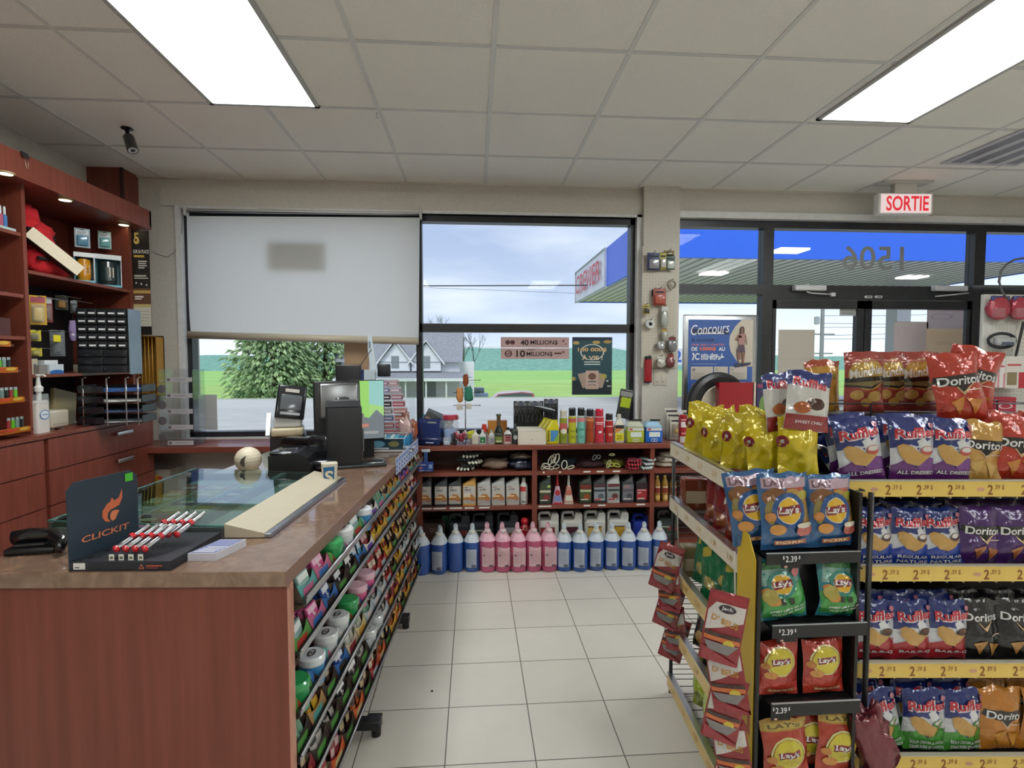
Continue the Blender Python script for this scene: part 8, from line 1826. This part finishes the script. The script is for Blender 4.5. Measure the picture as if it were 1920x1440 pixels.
# door closers and frame plates
for px0, px1, py, lb, s_ in ((1488, 1546, 540, 'silver door closer over the left door', 1), (1750, 1810, 541, 'silver door closer over the right door', -1)):
    a = at(px0, py, Y=WY); b_ = at(px1, py, Y=WY)
    o = empty('door_closer', ((a.x + b_.x) / 2, WY + .03, a.z), lb, 'door closer', 'silver door closers')
    w = (b_.x - a.x) / 2
    MB().rbox(-w, w, -.06, 0, -.022, .022, .008, '#c9c9cc', 'satin').lathe([(.012, .02), (.012, .034)], '#bcbcc0', 'satin', 12, c=(-w * .1, -.03, 0)).build('body', o)
    if s_ > 0: MB().tube([(-w * .2, -.04, -.03), (0, -.06, -.045), (w * 1.6, -.02, -.05)], .006, '#c9c9cc', 'satin', 8).rbox(w * 1.45, w * 1.75, -.03, .0, -.065, -.035, .004, '#c9c9cc', 'satin').build('arm', o)
    else: MB().tube([(w * 1.2, -.03, -.035), (0, -.06, -.055), (-w * .8, -.02, -.065)], .006, '#c9c9cc', 'satin', 8).build('arm', o)
for i, px in enumerate((1627, 1646)):
    p_ = at(px, 557, Y=WY + .03)
    tag(MB().rbox(-.03, .03, -.012, .01, -.01, .01, .003, '#d6d6d6', 'satin').box(-.02, .02, -.0125, -.012, -.004, .004, '#3a3a3c').build('latch_plate', loc=(p_.x, WY + .028, p_.z)), ('left', 'right')[i] + ' small silver plate where the doors meet the head bar', 'plate', 'silver plates over the doors')

# ---- pegboard on the pillar
YP = WY - .06
cx, z, w, h = on(1204, 1266, 462, 690, Y=YP)
o = empty('pegboard', (cx, YP, z), 'white pegboard with small hanging goods on the pillar between window and door', 'pegboard')
mb = MB().box(-w / 2, w / 2, -.012, -.002, 0, h, '#c9c2b2', 'satin')
for i in range(11):
    for j in range(int(h / .025)):
        mb.box(-w / 2 + .012 + .0245 * i - .002, -w / 2 + .012 + .0245 * i + .002, -.0126, -.012, .012 + .025 * j, .016 + .025 * j, '#4a463e')
mb.build('board', o)
def hang(px0, px1, pt, pb, c, c2, label, kind='card', Y=YP - .05, cat='packet', grp='goods on the pillar pegboard'):
    cx, z, w, h = on(px0, px1, pt, pb, Y=Y)
    mb = MB()
    if kind == 'card':
        mb.rbox(-w / 2, w / 2, -.004, .002, 0, h, .001, c, 'satin').rbox(-w * .4, w * .4, -.018, -.003, h * .08, h * .62, .005, c2, 'gloss').box(-w * .35, w * .35, -.005, -.004, h * .74, h * .84, '#33343a')
    elif kind == 'ring':
        mb.tube([(w * .5 * math.cos(PI * k / 9), 0, h / 2 + h * .5 * math.sin(PI * k / 9)) for k in range(18)], w * .12, c, 'metal', 8, closed=True)
    elif kind == 'roll':
        mb.lathe([(w * .22, -.012), (w * .5, -.012), (w * .5, .012), (w * .22, .012), (w * .22, -.012)], c, 'satin', 24, M=Matrix.Translation((0, 0, h / 2)) @ Matrix.Rotation(PI / 2, 4, 'X'), cap=False).lathe([(w * .21, -.008), (.001, -.008)], '#17181a', 'satin', 20, M=Matrix.Translation((0, 0, h / 2)) @ Matrix.Rotation(PI / 2, 4, 'X'), cap=False)
    elif kind == 'bag':
        pillow(w, .04, h * .8, c, 'clear', seed=int(px0), dent=.4)
        mb = pillow(w, .04, h * .8, c, 'foil', seed=int(px0), dent=.5).box(-w * .4, w * .4, -.004, .0, h * .75, h, c2, 'satin')
    o = mb.build('hanging_goods', loc=(cx, Y, z)); tag(o, label, cat, grp)
    MB().tube([(0, .044, h + .004), (0, -.03, h + .002), (0, -.035, h + .012)], .0024, '#3a3a3c', 'metal', 5).build('hook', o)
    return o
hang(1214, 1237, 474, 507, '#23306a', '#8d8b92', 'navy framed clear pack at the top left of the pillar pegboard')
hang(1237, 1249, 474, 505, '#b4ab2e', '#c9c6bc', 'narrow yellow and black pack beside the navy framed one')
hang(1249, 1265, 480, 506, '#46605c', '#c9cfc8', 'green grey card with a white coil at the top right')
hang(1246, 1264, 470, 480, '#a08040', '#7a7048', 'brown tag above the green grey card', Y=YP - .03)
hang(1225, 1248, 541, 573, '#a04434', '#b85a48', 'rust red card pack with a black header half way up the pillar')
hang(1222, 1233, 543, 556, '#1b1c20', '#2a2b30', 'small black card beside the rust red pack', Y=YP - .03)
hang(1252, 1266, 526, 541, '#8a8474', '', 'dark wire ring hanging right of the middle', 'ring')
hang(1206, 1218, 571, 589, '#b8a83a', '#3a3a34', 'small yellow tag bag on the left of the pillar')
hang(1211, 1227, 600, 615, '#d4d6d4', '', 'white tape roll with a black core on the pillar', 'roll')
hang(1239, 1253, 575, 613, '#c9ccc4', '#d6d8d2', 'clear bag of fittings above the yellow headed pack', 'bag')
hang(1240, 1252, 617, 638, '#c8c6bc', '#b99a30', 'small yellow headed clear pack on the pillar', 'bag')
hang(1252, 1268, 632, 660, '#8e8f90', '#7a3034', 'crumpled silver bag with red stripes at the right edge', 'bag')
hang(1250, 1264, 664, 690, '#8a4a4c', '#8a2a30', 'lower red striped bag at the right edge of the pillar', 'bag')
hang(1232, 1246, 640, 656, '#b8bab8', '#c9cac6', 'small clear bag of hooks beside the silver one', 'bag')
hang(1231, 1248, 668, 690, '#c6c2b6', '#d8d6ce', 'clear bag of plastic anchors at the bottom of the pegboard', 'bag')
# giant lighter
cx, z, w, h = on(1209, 1222, 667, 717, Y=YP - .03)
o = empty('giant_lighter', (cx, YP - .02, z), 'oversized red lighter standing out from the pillar below the pegboard', 'lighter')
MB().loft([(0, w, .03, 4, 0, 0), (.006, w, .032, 4, 0, 0), (h * .86, w, .032, 4, 0, 0)], '#a81e2c', 'gloss', 20).loft([(0, w * 1.02, .033, 4, 0, 0), (.008, w * 1.02, .033, 4, 0, 0)], '#2a1418', 'gloss', 20).build('body', o)
MB().loft([(h * .86, w * .9, .03, 4, 0, 0), (h * .98, w * .86, .028, 4, .002, 0)], '#1c1c20', 'gloss', 16).lathe([(.008, -.01), (.008, .01)], '#2a2a2e', 'metal', 12, M=Matrix.Translation((w * .2, -.0, h * .98)) @ Matrix.Rotation(PI / 2, 4, 'X')).build('hood', o)
# light switches
cx, z, w, h = on(1225, 1249, 697, 722, Y=YP)
o = empty('light_switch', (cx, YP, z), 'double cream light switch plate on the pillar', 'switch')
MB().rbox(-w / 2, w / 2, -.006, 0, 0, h, .002, '#cfc7b8', 'satin').build('plate', o)
for s_ in (-1, 1): MB().rbox(s_ * w * .23 - .012, s_ * w * .23 + .012, -.01, -.006, h * .2, h * .8, .002, '#d6cfc1', 'satin').box(s_ * w * .23 - .006, s_ * w * .23 + .006, -.0105, -.01, h * .25, h * .3, '#5a5650').build('rocker', o)

# ---- white pegboard display at the far right
YR_ = 3.7
xa = at(1842, 650, Y=YR_).x; xb = at(2060, 650, Y=YR_).x; zt_ = at(1880, 552, Y=YR_).z
o = empty('pegboard_display', (xa, YR_, 0), 'white free standing pegboard display at the right edge', 'display stand')
mb = MB().rbox(0, xb - xa, 0, .03, .05, zt_, .004, '#cfcdc6', 'satin')
for i in range(26):
    for j in range(30): mb.box(.05 + .03 * i, .056 + .03 * i, -.0006, 0, zt_ - .06 - .03 * j, zt_ - .053 - .03 * j, '#e9e9e6' if j < 8 else '#8d8b86')
mb.box(-.02, xb - xa, -.2, .2, 0, .05, '#c4c2bc', 'satin').build('board', o)
zr = at(1880, 539, Y=YR_ + .25).z
tag(MB().tube([(at(1826, 539, Y=YR_ + .25).x, YR_ + .25, zr), (xb + .3, YR_ + .25, zr)], .018, '#46484c', 'satin', 10).build('curtain_rod'), 'dark horizontal rod above the white pegboard at the right', 'rod')
pts = [at(px, py, Y=YR_ - .08) for px, py in ((1889, 562), (1880, 548), (1873, 528), (1877, 508), (1888, 495), (1902, 487), (1925, 483), (1960, 488))]
tag(MB().tube(pts, .008, '#5a5c5e', 'satin', 8).build('hose'), 'thin dark grey hose arching over the white pegboard', 'hose')
for i, (a, b2) in enumerate(((1853, 1891), (1893, 1935))):
    cx, z, w, h = on(a, b2, 556, 600, Y=YR_ - .06)
    mb = pillow(w, .06, h, '#b8384c', 'foil', seed=i + 2, dent=.35).rbox(-w * .4, w * .4, -.02, .0, h * .78, h * 1.02, .004, '#3c4684', 'foil').rbox(-w * .42, w * .1, -.045, -.01, h * .1, h * .5, .01, '#c99aa4', 'clear')
    tag(mb.build('glove_pack', loc=(cx, YR_ - .06, z)), ('left', 'right')[i] + ' red and blue soft pack hanging at the top of the white pegboard', 'packet', 'red packs on the white pegboard')
cx, z, w, h = on(1856, 1906, 625, 652, Y=YR_ - .08)
o = empty('headlamp', (cx, YR_ - .06, z), 'black and silver headlamp coil hanging on the white pegboard', 'lamp')
MB().tube([(w * .5 * math.cos(PI * k / 10), -.01, h / 2 + h * .5 * math.sin(PI * k / 10)) for k in range(20)], .011, '#2c2e30', 'cloth', 8, closed=True).build('strap', o)
MB().rbox(-w * .3, w * .42, -.04, .0, h * .15, h * .75, .016, '#a9abae', 'gloss').rbox(-w * .15, w * .3, -.045, -.03, h * .15, h * .4, .008, '#4a5268', 'gloss').build('lamp_body', o)
tag(MB().prism([(0, 0), (.012, 0), (.075, .3), (.055, .3)], -.004, .004, '#2c2c2e', 'satin', M=Matrix.Translation((at(1900, 690, Y=YR_ - .05).x, YR_ - .05, at(1900, 680, Y=YR_ - .05).z)) @ Matrix(((1, 0, 0, 0), (0, 0, 1, 0), (0, 1, 0, 0), (0, 0, 0, 1)))).build('wiper_blade'), 'dark slanted blade hanging to the right of the headlamp', 'blade')
for i, (a, b2, pt, pb, c, c2, lb) in enumerate(((1863, 1873, 672, 727, '#d9d3d2', '#c88a90', 'left slim white box with a red side on the pegboard shelf'), (1874, 1884, 672, 727, '#d9d3d2', '#c88a90', 'right slim white box with a red side on the pegboard shelf'), (1886, 1920, 668, 728, '#d4cfc8', '#b83040', 'white and red box with a brown picture'), (1867, 1903, 745, 800, '#a8283c', '#e4c8cc', 'red box with a white oval below the slim boxes'))):
    cx, z, w, h = on(a, b2, pt, pb, Y=YR_ - .1)
    sh = [('rect', w * .2, 0, w * .5, h * .5, c2), ('rect', -w * .4, h * .7, w * .3, h * .76, '#c05058')] if i < 3 else [('ring', 0, h * .7, w * .35, h * .09, .25, c2)]
    if i == 2: sh += [('rect', -w * .4, h * .1, w * .1, h * .5, '#8a7a5c')]
    carton('boxed_bulb', cx, YR_ - .06, z, w, .08, h, c, lb, 'box', shapes=sh, group='boxes on the white pegboard')
# ================================================================== outside
def ground_z(y):
    pts = [(4.5, -.1), (9, -.12), (30, -.73), (33, -2.1), (48, -2.1), (150, -2.0), (400, -2.0)]
    for (a, za), (b_, zb) in zip(pts, pts[1:]):
        if y <= b_: return za + (zb - za) * (y - a) / (b_ - a)
    return -2.0
def strip(ys, x0, x1, mat, nx=8, lift=0.0):
    vs = []; fs = []
    for y in ys:
        for i in range(nx + 1): vs.append((x0 + (x1 - x0) * i / nx, y, ground_z(y) + lift))
    for j in range(len(ys) - 1):
        for i in range(nx):
            a = j * (nx + 1) + i; fs.append((a, a + 1, a + nx + 2, a + nx + 1))
    return MB().add(vs, fs, mat=mat)
struct('parking_lot', strip([4.5, 9, 16, 22], -70, 90, 'asphalt'), fix=False)
struct('road', strip([22, 26, 29.6], -70, 90, 'road'), fix=False)
struct('road_shoulder', strip([29.6, 30], -70, 90, 'asphalt', lift=.03), fix=False)
tag(strip([30, 33, 40, 48, 60, 75], -90, 120, 'grass').build('grass', fix=False), 'short bright green grass beyond the road', 'grass', kind='stuff')
tag(strip([75, 110, 150, 170], -200, 220, 'field').build('field', fix=False), 'pale green crop field in front of the wooded hills', 'field', kind='stuff')
# wooded hills: a ridge with real depth
vs = []; fs = []; nx, ny = 120, 6
for j in range(ny + 1):
    for i in range(nx + 1):
        x = -190 + 380 * i / nx; yy = 150 + 16 * j
        top = 1.5 + 2.8 * min(1, max(0, (x + 75) / 60)) * min(1, max(0, (88 - x) / 30)) + .5 * noise.noise(Vector((x * .13, 3, j * .4))) + 1.1 * noise.noise(Vector((x * .02, 9, 0)))
        h = math.sin(min(1, j / ny * 1.15) * PI / 2)
        vs.append((x, yy, -2.2 + (top + 2.2) * h * (1 + j * .05)))
for j in range(ny):
    for i in range(nx):
        a = j * (nx + 1) + i; fs.append((a, a + 1, a + nx + 2, a + nx + 1))
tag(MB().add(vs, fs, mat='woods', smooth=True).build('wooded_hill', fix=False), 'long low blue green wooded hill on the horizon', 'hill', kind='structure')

# farmhouse
hx, hy, hz = -3.0, 36.0, -2.1
h = empty('farmhouse', (hx, hy, hz), 'white farmhouse with grey roof and front porch across the road', 'house')
def XY(px, py, Y): p_ = at(px, py, Y=Y); return p_.x - hx, p_.z - hz
ex0, _ = XY(640, 700, hy); ex1, ez = XY(862, 708, hy)
ex2, _ = XY(889, 700, hy)
_, eave = XY(760, 676, hy)
wl = MB().box(ex0, ex1, 0, 8, 0, eave, mat='siding')
xg, zg = XY(857, 640, hy)
wl.add([(ex1, 0, eave), (ex1, 8, eave), (ex1, 4, zg + 1.2), (ex1 - .1, 0, eave), (ex1 - .1, 8, eave), (ex1 - .1, 4, zg + 1.2)], [(0, 1, 2), (3, 5, 4), (0, 2, 5, 3), (1, 4, 5, 2)], mat='siding')
wl.box(ex1, ex2, .8, 7, 0, eave - .1, mat='siding')
wl.build('wall', h)
rt = zg + 1.25
MB().add([(ex0 - .4, -.4, eave - .1), (ex1 + .2, -.4, eave - .1), (ex1 + .2, 4, rt), (ex0 - .4, 4, rt), (ex0 - .4, 8.4, eave - .1), (ex1 + .2, 8.4, eave - .1)], [(0, 1, 2, 3), (3, 2, 5, 4)], mat='shingle').build('roof', h)
# two front gables
for gx in (at(742, 650, Y=hy).x - hx, at(800, 650, Y=hy).x - hx):
    g0, g1 = gx - 1.05, gx + 1.05
    f = MB().box(g0 + .1, g1 - .1, -.35, 1.5, eave - .7, eave, mat='siding')
    f.add([(g0 + .1, -.35, eave), (g1 - .1, -.35, eave), (gx, -.35, eave + 1.15), (g0 + .1, 2.6, eave), (g1 - .1, 2.6, eave), (gx, 2.6, eave + 1.15)], [(0, 1, 2), (0, 2, 5, 3), (1, 4, 5, 2)], mat='siding')
    f.box(gx - .25, gx + .25, -.38, -.34, eave - .5, eave + .3, '#8d9499', 'gloss')
    gb = f.build('gable', h)
    MB().add([(g0 - .15, -.5, eave - .25), (gx, -.5, eave + 1.3), (gx, 2.8, eave + 1.3), (g0 - .15, 2.8, eave - .25), (g1 + .15, -.5, eave - .25), (g1 + .15, 2.8, eave - .25)], [(0, 1, 2, 3), (1, 4, 5, 2)], mat='shingle') \
        .tube([(g0 - .15, -.55, eave - .25), (gx, -.55, eave + 1.3), (g1 + .15, -.55, eave - .25)], .06, '#f2f2f2', 'satin', 4).build('gable_roof', gb)
# porch
_, pz0 = XY(800, 710, hy - 2); _, pz1 = XY(800, 697, hy - .4)
px1 = at(886, 710, Y=hy - 2).x - hx
MB().add([(ex0, -2.2, pz0), (px1 + .1, -2.2, pz0), (ex1 + .1, -.0, pz1), (ex0, 0, pz1)], [(0, 1, 2, 3)], mat='shingle') \
    .box(ex0, px1 + .1, -2.25, -2.1, pz0 - .16, pz0 + .02, '#e9ecef', 'satin').build('porch_roof', h)
for k in range(7):
    xk = ex0 + (px1 - ex0) * (k + .5) / 6.8
    MB().box(xk - .05, xk + .05, -2.1, -2.0, 0, pz0 - .1, '#dfe2e4', 'satin').build('porch_post', h)
rb = MB().box(ex0, px1, -2.08, -2.02, .95, 1.02, '#d8dad8', 'satin')
for k in range(60): rb.box(ex0 + (px1 - ex0) * k / 60, ex0 + (px1 - ex0) * k / 60 + .04, -2.07, -2.03, .4, .95, '#d8dad8', 'satin')
rb.build('porch_railing', h)
MB().box(ex0, px1, -2.1, 0, 0, .4, '#b9b6ae').build('porch_floor', h)
dx = at(806, 720, Y=hy).x - hx
MB().box(dx - .4, dx + .4, -.04, 0, .4, 2.5, '#8f979b', 'satin').build('front_door', h)

# spruces by the house
def spruce(name, x, y, hgt, rad, label, seed):
    random.seed(seed)
    z0 = ground_z(y)
    t_ = empty(name, (x, y, z0), label, 'tree', 'spruces across the road')
    MB().lathe([(.18, 0), (.1, hgt * .6), (.03, hgt)], '#5b4a3c', 'matte', 7).build('trunk', t_)
    mb = MB(); nb = 5200
    for k in range(nb):
        q = (k + random.random()) / nb; z = hgt * (.05 + .95 * q ** 1.1)
        rr_ = rad * (1 - z / hgt) ** .55 * (.25 + .8 * random.random()) * (1 + .35 * noise.noise(Vector((q * 9, seed, k % 7)))) + .08
        a = random.random() * 2 * PI
        c = Vector((math.cos(a) * rr_, math.sin(a) * rr_, z - .12 * rr_))
        s_ = .09 + .17 * random.random()
        d = Vector((math.cos(a), math.sin(a), -.25)).normalized(); sd = Vector((-math.sin(a), math.cos(a), 0))
        up = d.cross(sd)
        w = .5 * s_
        vs_ = [c - d * s_, c + sd * w, c + d * s_ * 1.3 - up * .1, c - sd * w, c + up * s_ * .55]
        g = random.random()
        mb.add(vs_, [(0, 1, 4), (1, 2, 4), (2, 3, 4), (3, 0, 4), (0, 3, 2, 1)], mat='leaf')
    mb.build('foliage', t_)
p_ = at(500, 700, Y=33.5)
spruce('spruce_tree', p_.x, 34.5, 9.5, 3.1, 'broad grey green spruce at the left of the pair', 3)
spruce('spruce_tree', at(610, 700, Y=38).x, 38, 10.5, 3.3, 'darker spruce at the right of the pair, beside the house', 5)
# bare trees behind the house
def bare(px, py, Y, hgt, label, seed):
    random.seed(seed); b0 = at(px, py, Y=Y); mb = MB()
    def grow(p, d, l, r, n_):
        q = p + d * l
        mb.tube([p, q], [r, r * .65], '#5f5f63', 'matte', 4)
        if n_ == 0: return
        for _ in range(3):
            dd = (d + Vector((random.uniform(-.6, .6), random.uniform(-.3, .3), random.uniform(-.1, .4)))).normalized()
            grow(q, dd, l * random.uniform(.6, .8), r * .6, n_ - 1)
    grow(Vector((0, 0, 0)), Vector((0, 0, 1)), hgt * .38, .09, 5)
    o = mb.build('bare_tree', loc=(b0.x, Y, ground_z(Y)))
    tag(o, label, 'tree')
bare(822, 620, 46, 6.2, 'leafless tree showing above the farmhouse roof', 2)
bare(878, 640, 46, 4.8, 'leafless tree beside the right end of the farmhouse', 4)

# red car
c0 = at(950, 740, Y=33.5)
car = empty('car', (c0.x, 33.5, -2.1), 'pinkish red car with roof rails beyond the road', 'car')
w_ = 2.4
secs = [(-1.25, .25, .75), (-1.2, .45, .9), (-.7, .45, 1.0), (-.35, .45, 1.42), (1.0, .45, 1.46), (1.2, .45, 1.05), (1.25, .3, .9)]
def car_half(s_, mbx):
    pass
body = MB(); prof = [(-1.9, .3), (-1.9, .75), (-1.15, .92), (-.55, 1.38), (.9, 1.5), (1.6, 1.42), (1.8, .95), (1.85, .3)]
body.add([(x, y, z) for y in (-.85, .85) for x, z in prof], [tuple(range(8)), tuple(range(15, 7, -1))] + [(i, (i + 1) % 8, 8 + (i + 1) % 8, 8 + i) for i in range(8)], '#c06a78', 'gloss')
body.build('body', car)
MB().add([(-1.05, -.86, .95), (-.5, -.86, 1.33), (.85, -.86, 1.44), (1.5, -.86, 1.36), (1.65, -.86, .98)], [(0, 1, 2, 3, 4)], '#5c6370', 'gloss').build('side_window', car, fix=False)
MB().tube([(-.5, -.7, 1.47), (-.4, -.7, 1.56), (1.4, -.7, 1.55), (1.5, -.7, 1.47)], .02, '#dddddd', 'satin', 5).build('roof_rail', car)
for xw in (-1.15, 1.15):
    MB().lathe([(.3, -.1), (.32, -.05), (.32, .05), (.3, .1)], '#202020', 'matte', 16, M=Matrix.Translation((xw, -.8, .31)) @ Matrix.Rotation(PI / 2, 4, 'X')).build('wheel', car)
p_ = at(893, 740, Y=40); mb = MB().rbox(-.9, .9, -.5, .5, 0.35, 1.0, .12, '#7f93ad', 'gloss').rbox(-.5, .6, -.45, .45, .9, 1.4, .12, '#5f6f82', 'gloss')
tag(mb.build('car', loc=(p_.x, 40, -2.1)), 'small blue parked car at the end of the farmhouse porch', 'car')

# overhead wires and pole
mb = MB()
a = at(791, 536, Y=26); b_ = at(1082, 535, Y=26)
tag(MB().tube([a + (a - b_) * 2, a, b_, b_ + (b_ - a) * 2], .028, '#2d3038', 'matte', 5).build('overhead_cable'), 'thick black overhead cable crossing the sky', 'cable')
a = at(791, 539, Y=27); b_ = at(1082, 550, Y=27)
tag(MB().tube([a + (a - b_) * 2, a, b_], .008, '#4d5058', 'matte', 4).build('overhead_cable'), 'thin overhead wire sagging just below the thick cable', 'cable')
a = at(860, 650, Y=50); b_ = at(1180, 653, Y=50)
tag(MB().tube([a, b_, b_ + (b_ - a)], .012, '#8a9096', 'matte', 4).build('overhead_cable'), 'faint low wire at the height of the hill top', 'cable')
pl = at(1541, 640, Y=40)
pole = empty('utility_pole', (pl.x, 40, ground_z(40)), 'wooden utility pole with transformer seen through the left door', 'pole')
zt = at(1541, 570, Y=40).z - ground_z(40)
MB().lathe([(.17, 0), (.13, zt + 1.0)], '#8e8f93', 'matte', 8).build('post', pole)
MB().lathe([(.01, 0), (.2, .03), (.2, .6), (.01, .65)], '#a9acb2', 'matte', 10).build('transformer', pole, loc=(-.45, 0, zt - 1.6))
MB().box(-.6, 1.0, -.05, .05, zt - 2.4, zt - 2.3, '#7c7d80').box(-.9, .9, -.05, .05, zt - 3.9, zt - 3.8, '#7c7d80').build('crossarm', pole)
for i, (py0, py1) in enumerate(((592, 590), (606, 609), (614, 612), (629, 622), (636, 632))):
    a = at(1541, py0, Y=40); b_ = at(1830, py1 - 4, Y=44); m_ = (a + b_) / 2 - Vector((0, 0, .12))
    tag(MB().tube([a, m_, b_], .018, '#555a60', 'matte', 4).build('overhead_cable'), ['highest', 'second highest', 'middle', 'second lowest', 'lowest'][i] + ' wire running right from the utility pole', 'cable', 'wires on the utility pole')

# canopy of the petrol forecourt
CX0, CX1, CY0, CY1, CZ0, CZ1 = 5.6, 19.7, 15.8, 29.0, 4.5, 6.12
can = empty('forecourt_canopy', (CX0, CY0, 0), 'blue canopy with white ribbed soffit over the fuel pumps', 'canopy')
MB().box(0, CX1 - CX0, 0, .12, CZ0, CZ1, '#2f6be8', 'satin').box(0, .12, 0, 22.4 - CY0, CZ0, CZ1, '#4a6fe0', 'satin').box(0, CX1 - CX0, CY1 - CY0 - .1, CY1 - CY0, CZ0, CZ1, '#2f6be8', 'satin') \
    .box(CX1 - CX0 - .1, CX1 - CX0, 0, CY1 - CY0, CZ0, CZ1, '#2f6be8', 'satin').build('fascia', can)
MB().box(-.03, .1, 22.4 - CY0, CY1 - CY0, CZ0, CZ1, '#dfe3ea', 'satin').tube([(-.05, 22.4 - CY0, CZ0), (-.05, CY1 - CY0, CZ0), (-.05, CY1 - CY0, CZ1), (-.05, 22.4 - CY0, CZ1)], .04, '#aab0ba', 'satin', 4, closed=True).build('sign_panel', can)
sl = MB().box(.1, CX1 - CX0, .1, CY1 - CY0, CZ0 + .05, CZ0 + .1, '#d6d6d2', 'satin')
k = 0.3
while k < CX1 - CX0: sl.box(k, k + .035, .1, CY1 - CY0, CZ0 + .02, CZ0 + .06, '#9fa09d', 'satin'); k += .38
sl.build('soffit', can)
tx = MB(); printed(tx, [('text', 'CREVIER', 0, 0, 5.5, .95, '#c8283c', 0, .08, .01)], plane_fn((-.06, (22.4 + CY1) / 2 - CY0, (CZ0 + CZ1) / 2), (0, -1, 0), (0, 0, 1), (-1, 0, 0)), off=.08)
tx.build('lettering', can, fix=False)
for px, py in ((1338, 513), (1710, 520), (1560, 545), (1480, 470)):
    q = at(px, py, Z=CZ0)
    MB().box(-.42, .42, -.3, .3, CZ0 - .03, CZ0 + .03, (1.6, 1.6, 1.5, 1), 'glow').build('canopy_light', can, loc=(q.x - CX0, q.y - CY0, 0))
q = at(1684, 600, Y=22.5)
MB().box(-.32, .32, -.32, .32, -.3, CZ0, '#d2d4d8', 'satin').build('column', can, loc=(q.x - CX0, 22.5 - CY0, 0))
q = at(1274, 668, Y=15)
pm = empty('pump_number_sign', (q.x, 15, ground_z(15)), 'white sign with a blue number 2 seen between pillar and poster', 'sign')
zq = q.z - ground_z(15)
MB().box(-.45, .16, -.03, .03, zq - .25, zq + .22, '#d5dae2', 'satin').build('board', pm)
MB().lathe([(.03, 0), (.03, zq - .2)], '#9aa0a8', 'satin', 8).build('post', pm, loc=(-.1, 0, 0))
tx = MB(); printed(tx, [('text', '2', -.06, 0, .22, .34, '#2f5fb8', 0, 0, .03)], plane_fn((0, -.032, zq), (1, 0, 0), (0, 0, 1), (0, -1, 0)), off=.002); tx.build('lettering', pm, fix=False)
